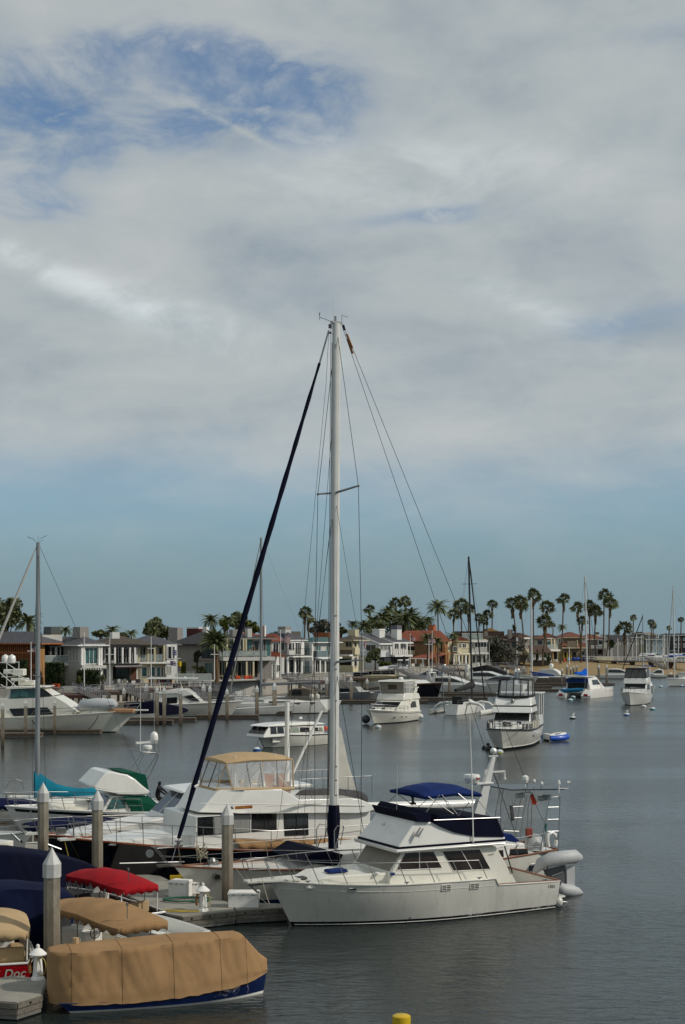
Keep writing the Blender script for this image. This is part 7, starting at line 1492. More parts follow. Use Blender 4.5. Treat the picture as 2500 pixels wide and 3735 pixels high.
for x0,x1 in((957,962),(971,984)): h.win('F',x0,2340,x1,2385,1,off=-.95,g=GLASST)
c0=h.f(978,2392,1.6); c1=h.f(1041,2394,1.6)
MB().add([c0,c1,c1+Vector((-.3,1.7,.75)),c0+Vector((.3,1.7,.75)),c0-Vector((0,0,.12)),c1-Vector((0,0,.12))],[(0,1,2,3),(0,4,5,1)]).build('porch_roof',TILE,h.o); h.tiles(c0,c1,c1+Vector((-.3,1.7,.8)),c0+Vector((.3,1.7,.8)),TILE,18,3)
for x in(983,1028,1034): h.col('F',x,2397,2458,STW,1.4,.24)
h.win('F',1010,2425,1022,2450,2); h.chim(961,969,2281,2310,2,STW); h.chim(952,962,2283,2300,2,M('pinkish_stucco','9a7a70',.85))
# H9 grey white
h=Ho('grey_and_white_house','grey house with white upper bay and tall dark sliding doors, right of the large flag',1048,276,42); w=h.f(1103,2400).x; zt=h.zz(2334)
h.box(w,9,0,zt,STG,'wall'); h.panel('F',1048,2334,1103,2388,PAINTW,'upper_bay',0,.6)
for x0,x1,y1 in((1052,1064,2371),(1066,1073,2371),(1078,1097,2387)): h.win('F',x0,2344,x1,y1,1 if x0<1078 else 3,off=.62)
h.slab('F',1050,1120,2392,2397,1.6,PAINTW); h.railing('F',1050,1118,2366,2392,1.5,DARK,30)
h.win('S',1025,2344,1040,2372,1)
for x0,x1 in((1053,1074),(1079,1098)): h.win('F',x0,2404,x1,2454,2 if x0>1060 else 1,fr=.14)
for x in(1050,1076,1101): h.col('F',x,2397,2456,PAINTW,.5,.3)
h.win('S',1034,2405,1045,2454,1,fm=STG)
h.hip(w,9,zt,h.zz(2306)-zt,RFG,ov=.8); h.chim(1017,1060,2285,2318,4,STGL,STG,caph=.5)
# H10 teal roof
h=Ho('teal_roof_house','white house with teal roof and teal glazed centre, behind the tall mast',1142,292,50); w=h.f(1232,2400).x; zt=h.zz(2342)
h.box(w,9,0,zt,STGL,'wall'); dd=h.s_(1104,2400).y
h.box(.4,dd,0,zt,STW,'side_wall',-.42,0); h.win('S',1111,2352,1129,2390,3,g=M('pale_teal_glass','5f7f7e',.15),fm=PAINTW,off=.45); h.win('S',1113,2410,1131,2452,3,g=M('pale_teal_glass','5f7f7e',.15),off=.45)
for x in(1105,1110,1134,1139): h.col('S',x,2345,2455,PAINTW,.7,.3)
h.railing('S',1103,1140,2432,2455,1.6,DARK,20); h.railing('S',1104,1132,2365,2392,1.2,DARK,18)
h.win('F',1154,2354,1170,2374,2,g=GLASST); h.panel('F',1142,2374,1185,2396,M('teal_grey_panel','66787a',.6),'balcony_panel',0,1.2); h.slab('F',1142,1232,2396,2403,1.3,PAINTW)
for x in(1148,1168,1186,1206,1228): h.col('F',x,2403,2456,PAINTW,1.0,.24)
for x0,x1 in((1151,1164),(1171,1183),(1190,1203),(1210,1224)): h.win('F',x0,2408,x1,2452,2)
for x0,x1 in((1190,1203),(1210,1222)): h.win('F',x0,2352,x1,2390,2,g=GLASST)
h.hip(w,dd,zt,h.zz(2324)-zt,RFT,ov=.8,fascia=PAINTW); MB().bb(-2,3,6,9,zt+.3,zt+2.2).build('roof_box',M('brown_grey_box','55504b',.9),h.o)
# H11 cream beside mast
h=Ho('cream_balcony_house','cream house with dark hip roof immediately right of the tall mast',1288,306,52); w=h.f(1308,2400).x; dd=h.s_(1236,2400).y; zt=h.zz(2334)
h.box(w,dd,0,zt,STC,'wall'); h.win('S',1262,2341,1285,2360,2,fm=STC,fr=.14); h.win('F',1291,2341,1301,2360,1,fm=STC,fr=.14); h.slab('S',1238,1289,2387,2393,1.4,PAINTW,'balcony_slab'); h.panel('S',1241,2370,1286,2387,M('bamboo_screen','6c6050',.9,var=.2,scale=8,stretch=(4,4,.3)),'balcony_screen',1.2,.06)
h.panel('F',1289,2362,1306,2387,STC,'bay',0,.5); h.panel('S',1238,2402,1282,2426,INSHADE,'porch_recess_shade',0,.05); h.win('F',1292,2400,1302,2428,1); h.col('S',1286,2393,2430,STW,.4,.3); h.col('F',1304,2393,2430,STW,.4,.3)  # porch shade painted as a flat dark panel
h.hip(w+2,dd,zt,h.zz(2317)-zt,RFB,ov=.9,fascia=STC); h.chim(1273,1306,2296,2326,4,STC); MB().bb(-6,-2,2,6,zt+.2,zt+1.6).build('terracotta_parapet',M('terracotta_box','8a5230',.8),h.o)
# H12 white gable
h=Ho('white_gabled_house','large white boarded house with two white chimneys and columned balcony',1383,330,38); w=h.f(1488,2400).x; dd=h.s_(1309,2400).y; zt=h.zz(2346)
h.box(w,dd,0,zt,SIDW,'wall'); hh=h.zz(2313)-zt
MB().extr([(-.01,0,zt),(-.01,dd,zt),(-.01,dd*.93,zt+hh)],(.3,0,0)).build('gable_wall',SIDW,h.o)
h.win('S',1336,2352,1372,2374,2,g=M('brown_blind','3d3832',.5),fm=PAINTW)
# shed roofs sloping down to the front
for (xa,xb,y0,hz_) in((-.6,w*.42,-1.0,hh),(w*.42-.1,w+.8,-1.0,hh*.9)):
	up=0 if xa<0 else .25
	MB().add([(xa,y0,zt-.2+up),(xb,y0,zt-.2+up),(xb,dd,zt+hz_+up),(xa,dd,zt+hz_+up),(xa,y0,zt+.05+up),(xb,y0,zt+.05+up),(xb,dd,zt+hz_+.25+up),(xa,dd,zt+hz_+.25+up)],[(3,2,1,0),(4,5,6,7),(0,1,5,4),(1,2,6,5),(2,3,7,6),(3,0,4,7)]).build('roof',RFG,h.o)
	MB().add([(xa-.06,y0-.06,zt-.32+up),(xa-.06,dd,zt+hz_-.12+up),(xa-.06,dd,zt+hz_+.2+up),(xa-.06,y0-.06,zt+up)],[(0,1,2,3)]).build('bargeboard',PAINTW,h.o,solid=.1); MB().bb(xa,xb,y0-.1,y0,zt-.36+up,zt+.0+up).build('gutter',PAINTW,h.o)
h.panel('F',1383,2350,1425,2396,SIDW,'upper_bay',0,.7)
h.win('F',1384,2353,1423,2371,8,off=.72,fr=.14)
h.panel('F',1383,2396,1490,2425,M('dark_lower_wall','2a2c30',.8),'lower_front',0,.05)
for x0,x1 in((1436,1445),(1448,1456),(1462,1470),(1473,1480)): h.win('F',x0,2352,x1,2384,2)
h.slab('F',1425,1490,2388,2395,1.6,PAINTW)
for x in(1436,1457,1484): h.col('F',x,2347,2390,PAINTW,1.5,.36)
for x in(1427,1443,1449,1464,1471,1478): h.col('F',x,2368,2388,PAINTW,1.5,.3,'baluster_post')
h.railing('F',1426,1488,2370,2388,1.4,PAINTW,24)
h.panel('F',1449,2405,1489,2409,PAINTW,'awning_edge',1.5,.4); h.win('F',1404,2402,1424,2424,5); h.win('F',1450,2412,1474,2428,4,g=GLASST)
MB().lathe([(.55,0),(.35,1.2),(.3,2.2),(.05,2.5)],h.f(1475,2428,3.0)+Vector((0,0,-.2)),8).build('closed_umbrella',DARK,h.o)
h.chim(1361,1403,2294,2326,6,STW,STW,caph=.3); h.chim(1429,1464,2281,2330,6,STW,M('grey_purple_cap','5a5862',.7),caph=.9)
h.box(5,.3,0,3.2,STC,'garden_wall',-6,dd*.5)
# H13 orange
h=Ho('orange_villa','big orange villa with bright clay tile roof',1566,372,44); w=h.f(1634,2400).x; dd=h.s_(1452,2400).y; zt=h.zz(2338); hh=h.zz(2301)-zt
h.box(w,dd,0,zt,STO,'wall'); h.panel('S',1470,2338,1566,2385,STOD,'side_wall',0,.06);  # side wall shade put into a darker stucco panel
h.hip(w,dd,zt,hh,TILE,ov=.7,gable='y',fascia=STOD)
h.tiles(Vector((-.7,dd+.7,zt)),Vector((-.7,-.7,zt)),Vector((w/2,-.7,zt+hh)),Vector((w/2,dd+.7,zt+hh)),TILE,40,10,r=.14)
h.panel('S',1474,2360,1514,2372,INSHADE,'side_window',0,.07); h.panel('S',1480,2372,1515,2388,STC,'balcony_wall',0,1.0)
for x0,x1 in((1568,1580),(1601,1614)): h.win('F',x0,2343,x1,2376,2,fm=STOD)
h.slab('F',1593,1634,2381,2386,1.4,STO); h.railing('F',1593,1634,2364,2381,1.3,DARK,14); 
for x in(1590,1597,1626,1633): h.col('F',x,2386,2426,STO,1.2,.5)
h.col('F',1591,2345,2382,STO,1.2,.4); h.col('F',1622,2340,2381,STO,.6,.4)
h.panel('F',1599,2390,1625,2424,M('dark_red_porch_shade','3a0f10',.8),'porch_recess_shade',0,.05); h.win('F',1604,2396,1612,2424,1); h.win('F',1569,2398,1582,2424,2,fm=STOD)  # flat dark red panel stands in for the shaded porch
a=h.s_(1488,2402,6.5); c=h.s_(1563,2404,6.5); 
MB().add([a,c,Vector((0,c.y,c.z+1.2)),Vector((0,a.y,a.z+1.2))],[(0,1,2,3)]).build('porch_roof',TILE,h.o,solid=.15); MB().tube([a,c],.12,4).build('porch_beam',PAINTW,h.o)
for k in(.05,.4,.75,.98): p=a.lerp(c,k); MB().bb(p.x-.18,p.x+.18,p.y-.18,p.y+.18,0,p.z).build('porch_column',STW,h.o)
h.chim(1566,1590,2282,2302,6,M('chimney_orange','a5613a',.8)); h.chim(1568,1576,2278,2284,6,M('chimney_pot_red','7c3020',.8)); h.chim(1580,1588,2278,2284,6,MC['chimney_pot_red'])
# H14 cream with tile pyramid
h=Ho('cream_villa','cream villa with small orange pyramid roof and white roof terrace railing',1670,388,30); w=h.f(1710,2400).x; zt=h.zz(2338)
h.box(w,10,0,zt,STC,'wall'); hh=h.zz(2321)-zt; h.hip(w,w,zt,hh,TILE,ov=.4,fascia=STC); h.tiles(Vector((-.4,-.4,zt)),Vector((w+.4,-.4,zt)),Vector((w/2+.1,w/2,zt+hh)),Vector((w/2-.1,w/2,zt+hh)),TILE,12,6,r=.12)
h.box(9,9,0,h.zz(2338),STC,'left_wing',-6.5,1.5)
for x0,x1,y1 in((1653,1667,2377),(1675,1683,2362),(1688,1700,2362)): h.win('F',x0,2348 if x0>1660 else 2358,x1,y1,2)
h.slab('F',1668,1716,2382,2387,1.4,PAINTW); h.railing('F',1684,1712,2366,2382,1.3,DARK,14)
for i,x in enumerate((1656,1664,1674,1686,1699,1712)): h.col('F',x,2388,2424,STC if i%2 else PAINTW,1.2,.45)
for x0,x1 in((1658,1663),(1677,1684),(1689,1697),(1702,1709)): h.win('F',x0,2394,x1,2424,1)
h.panel('F',1652,2384,1716,2389,TILE if False else STC,'pergola_beam',1.2,.3)
h=Ho('white_terrace_house','grey white house with roof terrace and long window band behind the black mast',1716,398,12); w=h.f(1778,2400).x; zt=h.zz(2335)
h.box(w,10,0,zt,STGL,'wall'); h.panel('F',1716,2336,1777,2342,PAINTW,'eave',0,1.0)
h.win('F',1732,2343,1775,2361,4,fr=.16); h.slab('F',1716,1777,2380,2386,1.5,PAINTW); h.panel('F',1734,2362,1776,2380,STGL,'balcony_front',1.3,.1)
h.win('F',1724,2390,1734,2422,1); h.win('F',1740,2392,1752,2422,2); h.win('F',1762,2390,1772,2422,1)
MB().bb(-6.5,w+.2,.6,9,zt,zt+.25).build('roof_deck',STC,h.o); h.railing('F',1686,1762,2310,2335,-.5,PAINTW,9,glass=BALG)
h.panel('F',1742,2416,1762,2436,PAINTW,'gate_screen',5,.1)
# H16 low brown roof behind tree
h=Ho('low_brown_house','low house with long brown roof half hidden by the olive tree',1768,415,4); w=h.f(1895,2400).x; zt=h.zz(2322)
h.box(w,12,0,zt-1.2,STG,'wall'); MB().add([(-4,-.8,zt-1.5),(w*.35,-.8,zt-.3),(w+.4,-.8,zt-1.6),(w+.4,12,zt-1.0),(w*.35,12,zt+.3),(-4,12,zt-1.0)],[(0,1,4,5),(1,2,3,4)]).build('roof',BROWNROOF,h.o,solid=.3)
h.win('F',1868,2334,1880,2362,1,fm=STG); h.panel('F',1868,2333,1882,2362,INSHADE,'recess_shade',-.02,.03); h.col('F',1887,2325,2424,STW,.2,.5)  # dark panel behind the window painted as shade
MB().bb(-6,w*.8,13,20,zt-1,zt+1.6).build('rear_roof',BROWNROOF,h.o); h.chim(1762,1782,2294,2310,14,STG,DARK,caph=.5); h.chim(1850,1872,2296,2316,6,STG)
mb=MB().add([(2,12.9,zt+1.6),(6.5,12.9,zt+1.6),(4.2,12.9,zt+2.6),(2,16,zt+1.6),(6.5,16,zt+1.6),(4.2,16,zt+2.6)],[(0,1,2),(0,2,5,3),(1,4,5,2)]); mb.build('dormer',STT,h.o)
h=Ho('balcony_cottage','narrow house with cream boxed balcony between the palm trunks',1894,418,30); w=h.f(1932,2400).x; zt=h.zz(2323)
h.box(w,8,0,zt,STG,'wall'); h.panel('F',1901,2325,1929,2331,PAINTW,'awning',0,1.6); h.panel('F',1905,2368,1932,2388,STC,'balcony_front',1.3,.12); h.railing('F',1905,1930,2350,2368,1.35,PAINTW,6); h.slab('F',1892,1932,2386,2389,1.4,STC)
h.win('F',1910,2392,1920,2412,2); h.win('F',1922,2392,1930,2410,1); h.win('S',1893,2340,1900,2360,1) if False else None
h.hip(w,8,zt,1.2,BROWNROOF,ov=.5,fascia=TILE)
h=Ho('grey_terrace_house','grey house with glass balcony and small orange roof on the beach',1992,430,32); w=h.f(2036,2400).x; dd=h.s_(1930,2400).y; zt=h.zz(2327)
h.box(w,dd,0,zt-.2,STGL,'wall'); h.hip(w,dd,zt-.2,1.0,BROWNROOF,ov=.4,gable='y',fascia=TILEB); h.win('S',1963,2336,1979,2350,1,g=GLASS,fm=STG); hh=h.zz(2314)-zt; h.hip(w-.6,w,zt,hh+.3,TILE,ov=.5,x0=.3,y0=.1,name='front_roof')
h.tiles(Vector((-.3,-.4,zt)),Vector((w+.2,-.4,zt)),Vector((w/2+.2,w/2,zt+hh+.3)),Vector((w/2-.2,w/2,zt+hh+.3)),TILE,12,5,r=.12)
h.win('F',1988+6,2338,2008,2366,1,g=GLASST); h.col('F',2011,2331,2370,STC,1.4,.3); h.col('F',2022,2331,2368,STC,1.4,.5); h.slab('F',1990,2035,2369,2375,1.7,PAINTW); h.railing('F',1990,2034,2352,2369,1.6,PAINTW,10,glass=BALG)
h.panel('F',2012,2378,2034,2404,INSHADE,'porch_recess_shade',0,.05); h.col('F',2017,2376,2420,STT,.8,.35)  # flat dark panel imitates shade under the balcony
h=Ho('beach_cottage','low cream cottage with brown roof and white framed windows by the sand',1945,412,8); w=h.f(2008,2400).x; zt=h.zz(2382)
h.box(w,6,0,zt,STW,'wall'); MB().add([(-.6,-.6,zt-.1),(w+.6,-.6,zt-.1),(w+.2,5,zt+1.9),(-.2,5,zt+2.0)],[(0,1,2,3)]).build('roof',BROWNROOF,h.o,solid=.2)
for x0,x1 in((1953,1967),(1991,2004)): h.win('F',x0,2384,x1,2407,2,fr=.2)
h.panel('F',1945,2408,2008,2428,M('dark_fence_boards','2a241e',.9),'garden_fence',2,.1)
# beach mansion
h=Ho('beach_mansion','large beige house with brown tile roofs behind the beach volleyball sand',2058,446,4); w=h.f(2205,2400).x; zt=h.zz(2325)
h.box(h.f(2128,2400).x,12,0,zt,M('stucco_beige','857a66',.85,var=.08),'wall'); h.box(w-h.f(2128,2400).x,10,0,h.zz(2331),STG,'right_wing',h.f(2128,2400).x,1)
a=h.f(2128,2400).x; h.hip(a,12,zt,h.zz(2305)-zt,TILEB,ov=.8,fascia=STC); h.hip(w-a,10,h.zz(2331),1.6,TILEB,ov=.7,x0=a,y0=1,name='right_roof'); h.hip(7,10,h.zz(2332),1.2,TILEB,ov=.6,x0=-7,y0=4,name='left_roof'); h.box(7,9,0,h.zz(2332),STC,'left_wing',-7,4.2)
p0=h.f(2050,2364,2.2); p1=h.f(2142,2364,2.2); MB().add([p0,p1,Vector((p1.x,0,h.zz(2345))),Vector((p0.x,0,h.zz(2345)))],[(0,1,2,3)]).build('lower_roof',TILEB,h.o,solid=.15); MB().tube([p0,p1],.15,4).build('lower_eave',STC,h.o)
h.panel('F',2070,2338,2103,2361,M('stucco_beige','857a66',.85),'upper_bay',2.0,.2); h.panel('F',2104,2334,2108,2358,STC,'bright_corner',2.0,.3)
for x0,y0,x1,y1,n in((2126,2325,2136,2343,2),(2182,2334,2199,2352,1),(2120,2373,2134,2392,1),(2160,2370,2172,2394,2),(2030,2330,2044,2345,2)): h.win('F',x0,y0,x1,y1,n,fr=.2)
h.panel('F',2052,2380,2102,2396,INSHADE,'garage_opening_shade',0,.05); h.panel('F',2178,2370,2200,2386,INSHADE,'patio_opening',-.9,.05)  # garage and patio shade painted as flat dark panels
h.slab('F',2150,2210,2354,2358,1.5,PAINTW); h.panel('F',2150,2361,2210,2365,PAINTW,'balcony_beam',1.4,.2)
for x in(2152,2166,2178,2208): h.col('F',x,2365,2400,STG,1.2,.4)
h.chim(2172,2186,2306,2318,4,STC,DARK,caph=.5); h.panel('F',2174,2394,2236,2410,STC,'garden_wall',14,.2)
h=Ho('white_gable_cottage','white gable ended house with dark roof right of the beige beach house',2205,505,0); w=h.f(2236,2400).x; zt=h.zz(2344)
h.box(w,12,0,zt,STGL,'wall'); MB().extr([(0,0,zt),(w,0,zt),(w*.25,0,zt+2.8)],(0,12,0)).build('gable_wall',STGL,h.o); MB().add([(w*.25,-.4,zt+2.85),(w*.25,12,zt+2.85),(w+9,12,zt+2.6),(w+9,6,zt+2.6),(w+.4,-.4,zt-.1)],[(0,1,2,3,4)]).build('roof',RFD,h.o,solid=.2)
h.win('F',2206,2336,2214,2342,1); h.win('F',2219,2336,2229,2342,1); h.win('F',2222,2352,2230,2368,2)
# far shore row
FAR=[(2236,2332,2318,2362,'1','dark roofed block of far houses left of the round palm',560,STG,RFD),(2240,2282,2328,2372,'2','pale far house under the round palm with red awning',600,STGL,RFD),(2288,2334,2316,2362,'3','far brown house left of the olive green building',660,STG,RFB),
 (2333,2352,2304,2360,'4','olive green tall building on the far shore',640,M('olive_wall','5c5a3c',.8),RFB),(2316,2334,2308,2362,'5','narrow dark olive building joined to the green one',650,M('olive_dark','3a3a2c',.8),RFB),
 (2356,2422,2325,2380,'6','pale blue grey waterfront house with big glazed front on the far shore',640,M('blue_grey_wall','8fa0a4',.8),RFG),(2352,2400,2307,2325,'7','far house with tan roof above the blue grey one',720,STG,M('tan_roof','80643c',.9)),
 (2424,2456,2310,2372,'8','narrow dark house between two far masts',700,STG,RFD),(2456,2505,2310,2374,'9','dark barn like house at the far right edge',650,M('dark_barn','26282b',.9),RFD)]
for (x0,x1,y0,y1,k,lab,D,wm,rm) in FAR:
	h=Ho('far_house',lab,x0,D,0,z0=2.2); w=h.f(x1,2400).x; zt=h.zz(y0+7); h.box(w,12,-.2,zt,wm,'wall'); h.hip(w,12,zt,max(.8,(7)*D/F),rm,ov=.5,gable='x' if k in'19' else None)
	n=max(1,int((x1-x0)/14))
	for r,(ya,yb) in enumerate(((.25,.42),(.58,.82))):
		for i in range(n):
			xa=lerp(x0,x1,(i+.25)/n); xb=lerp(x0,x1,(i+.75)/n); h.win('F',xa,lerp(y0,y1,ya),xb,lerp(y0,y1,yb),2,fr=.15)
# ================================================================ VEGETATION
LEAF=Mleaf('palm_leaf',(.08,.10,.045),(.16,.175,.08),(.19,.15,.08)); LEAFD=Mleaf('date_palm_leaf',(.075,.095,.04),(.14,.16,.065),(.14,.14,.06)); SKIRT=Mleaf('dead_palm_skirt',(.13,.09,.05),(.24,.17,.09)); TRUNK=M('palm_trunk','5a4c3c',.95,var=.3,scale=4,bump=.4,bscale=8)
LG=Mleaf('tree_leaf_green',(.075,.09,.042),(.14,.155,.07),(.15,.155,.07)); LO=Mleaf('olive_leaf',(.06,.062,.045),(.13,.13,.10),(.16,.16,.13)); LY=Mleaf('yellow_green_leaf',(.05,.07,.012),(.13,.14,.02)); LH=Mleaf('hedge_leaf',(.025,.04,.014),(.06,.08,.025),scale=1.2)
def frond_fan(mb,rn,c,az,el,r,w=.9):
	"""washingtonia fan leaf: petiole + radiating blades"""
	d=Vector((math.cos(az)*math.cos(el),math.sin(az)*math.cos(el),math.sin(el))); p=c+d*r*.55
	mb.add([c,p+Vector((0,0,.03)),p-Vector((0,0,.03))],[(0,1,2)])
	s=d.cross(Vector((0,0,1))); s=s.normalized() if s.length>.01 else Vector((1,0,0)); s=Matrix.Rotation(rn.uniform(-1.1,1.1),3,d)@s; u=s.cross(d)
	n=9
	for i in range(n):
		a=(i/(n-1)-.5)*2.6; v=(d*math.cos(a)+s*math.sin(a)); e=p+v*r*.55*rn.uniform(.7,1.2)+Vector((0,0,-.28*r*abs(math.cos(a))*rn.uniform(.3,1))); t=v.cross(u).normalized()*.044*r
		mb.add([p+t,p-t,p.lerp(e,.6)-t*1.3+u*.02,e,p.lerp(e,.6)+t*1.3],[(0,1,2,3,4)])
def fan_palm_proto(seed,r,skirt,n=46):
	rn=random.Random(seed); mb=MB()
	for i in range(n):
		el=lerp(-.75,1.35,(i/n)**.85); frond_fan(mb,rn,Vector((0,0,0)),rn.uniform(0,6.28),el+rn.uniform(-.15,.15),r*rn.uniform(.75,1.15)*(1-.15*max(0,el)))
	sk=MB()
	for i in range(int(n*.9)):
		z=-skirt*rn.random()**1.3; frond_fan(sk,rn,Vector((0,0,z)),rn.uniform(0,6.28),rn.uniform(-1.45,-1.05),r*.55*rn.uniform(.6,1.0)*(1-.4*abs(z)/max(.1,skirt)))
	return mb,sk
def frond_feather(mb,rn,c,az,el,L,droop=1.):
	pts=[]; d=Vector((math.cos(az),math.sin(az),0))
	for i in range(9):
		k=i/8; a=el-k*droop*1.5; pts.append((pts[-1]+(d*math.cos(a)+Vector((0,0,math.sin(a))))*L/8) if pts else c.copy())
	s=d.cross(Vector((0,0,1)))
	mb.tube(pts,[.05*L/3*(1-i/9) for i in range(9)],3)
	for i in range(1,9):
		for h_ in(0,.5):
			if i==8 and h_: continue
			p=pts[i].lerp(pts[min(8,i+1)],h_); fw=(pts[i]-pts[i-1]).normalized()
			for sd in(1,-1):
				l=L*.2*math.sin(math.pi*min(.95,(i+h_)/8.6+.08))*rn.uniform(.8,1.15); e=p+(s*sd*.8+fw*.6+Vector((0,0,-.35)))*l; t=fw*.045*L
				mb.add([p-t,e,p+t],[(0,1,2)])
PROTO={}
def palm_mesh(key,fn):
	if key not in PROTO: PROTO[key]=fn()
	return PROTO[key]
def mesh_of(mb,name,mat):
	me=bpy.data.meshes.new(name); me.from_pydata(mb.v,[],mb.f); me.materials.append(mat); return me
def mk(name,me,parent,loc=(0,0,0),rz=0,s=1):
	o=bpy.data.objects.new(name,me); col.objects.link(o); o.parent=parent; o.location=loc; o.rotation_euler=(0,0,rz); o.scale=(s,)*3 if isinstance(s,(int,float)) else s; return o
rp=random.Random(21)
def palm(px,topy,basey,rpx,D,label,kind='fan',skirt=1.2,lean=0,group='palm trees along the far shore',trunkw=.22,baz=LZ):
	"""px crown centre, topy crown centre y"""
	p=W(px,topy,D); r=rpx*1.18*D/F; base=Vector((p.x+lean*D/F,D,baz)); o=thing('palm_tree',label,'palm tree',base,0,group)
	top=p-base; k=kind+str(rp.randrange(3))
	def mkf():
		seed=hash(k)%97 if False else {'fan0':3,'fan1':5,'fan2':8,'feather0':2,'feather1':6,'feather2':9}[k]
		if kind=='fan':
			a,b_=fan_palm_proto(seed,1.,.9); return mesh_of(a,'crown',LEAF),mesh_of(b_,'skirt',SKIRT)
		rn=random.Random(seed); mb=MB()
		for i in range(38): frond_feather(mb,rn,Vector((0,0,0)),i*2.4+rn.uniform(-.3,.3),lerp(-.1,1.35,(i/38))+rn.uniform(-.1,.1),1.35*rn.uniform(.85,1.1),droop=rn.uniform(.75,1.1))
		return mesh_of(mb,'crown',LEAFD),None
	a,b_=palm_mesh(k,mkf)
	mk('crown',a,o,top,rp.uniform(0,6.28),r); 
	if b_ is not None and skirt: mk('dead_leaf_skirt',b_,o,top+Vector((0,0,-.25*r)),rp.uniform(0,6.28),(r*.9,r*.9,r*skirt))
	w=trunkw*(1 if D<450 else 1.25); mid=top*.5+Vector((rp.uniform(-.3,.3),0,0)); MB().tube([Vector((0,0,-.3)),top*.12,mid,top*.8,top],[w*1.5,w*1.1,w,w*.9,w*.85],6).build('trunk',TRUNK,o,smooth=60)
	return o
# measured palms: crown x, crown centre y, radius px, depth, words
P_=[(1113,2232,25,300,'taller of two thin palms left of the mast',0),(1125,2255,24,305,'shorter right hand palm of the pair left of the mast',0),(1349,2222,20,420,'single fan palm right of the mast above the white house',0),
(1444,2197,22,420,'left palm of the pair above the dark palm grove',0),(1480,2192,23,420,'right palm of the pair above the dark palm grove',0),(1796,2204,20,430,'lone tall palm left of the distant white mast',0),
(1682,2205,27,430,'tall palm just left of the black mast top',4),(1655,2240,22,428,'leafy palm left of the black mast, lower of two',4),(1710,2222,24,435,'palm hidden partly by the black mast',0),(1749,2252,18,425,'bushy yellowish palm right of the black jib',-6),(1778,2240,20,430,'small palm next right of the yellowish one',-6),(1765,2270,16,428,'lowest small palm between black jib and lone palm',-8),
(1870,2200,27,420,'drooping palm at the left end of the beach cluster',24),(1900,2196,30,415,'full palm in the beach cluster left of the white mast',12),(1946,2168,27,418,'tallest palm of the beach cluster at the white mast',0),(1996,2212,26,424,'brownish palm at the right of the beach cluster',0),(1987,2264,30,400,'short rusty leaved palm in front of the beach cluster',-8),
(2057,2184,24,420,'slim palm standing alone right of the beach cluster',-12),(2108,2214,24,435,'left palm of the group beside the tall white mast',12),(2124,2262,20,430,'low palm tucked under the mast group',-4),(2150,2208,24,440,'palm just right of the tall white mast',6),(2172,2226,26,436,'right palm of the mast group with brown skirt',0),
(2205,2168,25,440,'tallest palm of the right hand pair on the beach',-6),(2226,2200,26,435,'shorter palm of the right hand pair on the beach',-14),(2278,2290,30,445,'squat round headed palm near the pier',0),
(2311,2252,13,600,'far palm left of the thin leaning mast',0),(2376,2270,14,640,'taller far palm of the pair above the tan roof',0),(2383,2284,12,642,'lower far palm of the pair above the tan roof',0),(2485,2260,12,650,'far palm at the right edge',0),(2441,2290,10,700,'tiny far palm left of the right edge masts',0),(2018,2280,9,620,'tiny far palm above the orange roof',0)]
for px,cy,r,D,lab,ln in P_:
	palm(px,cy,2420,r,D,lab,'fan',skirt=1.3 if D<600 else .5,lean=ln,baz=LZ if D<600 else 2.2)
for px,cy,r,D,lab in ((1598,2215,34,410,'swept feather palm above the orange villa'),(1562,2265,24,405,'smaller feather palm left of the swept one'),(1288,2278,20,420,'small feather palm behind the cream house chimney'),(240,2300,22,330,'feather palm between the tan and white chimneys'),(410,2300,24,330,'spiky palm behind the square white chimney'),
  (100,2270,44,330,'feather palm behind the leftmost mast'),(770,2262,30,330,'dark palm tops behind the date palm'),(830,2262,26,335,'palm tops left of the navy jib'),(1560,2325,24,362,'bright green palm in front of the orange villa'),(1596,2340,22,361,'young palm beside the orange villa porch'),(1652,2322,22,380,'young palm before the cream villa'),(2052,2288,16,520,'distant feather palm behind the beige house'),(480,2310,20,330,'low feather palm left of the round tree'),(560,2305,20,332,'low feather palm right of the round tree')):
	palm(px,cy,2420,r,D,lab,'feather',skirt=0,group='feather palms among the houses')
# palm grove behind the white house
for i,(px,cy,r) in enumerate(((1330,2285,30),(1362,2270,32),(1395,2255,32),(1425,2262,36),(1452,2248,36),(1478,2262,36),(1505,2258,34),(1530,2270,30),(1415,2228,24),(1500,2235,26),(1385,2290,28),(1440,2290,30),(1540,2290,24),(1350,2300,24),(1470,2295,30),(1515,2295,26))):
	palm(px,cy,2420,r,405+i%5*3,['big dark feather palm of the grove behind the white gabled house'][0],'feather',skirt=0,group='palm grove behind the white gabled house')
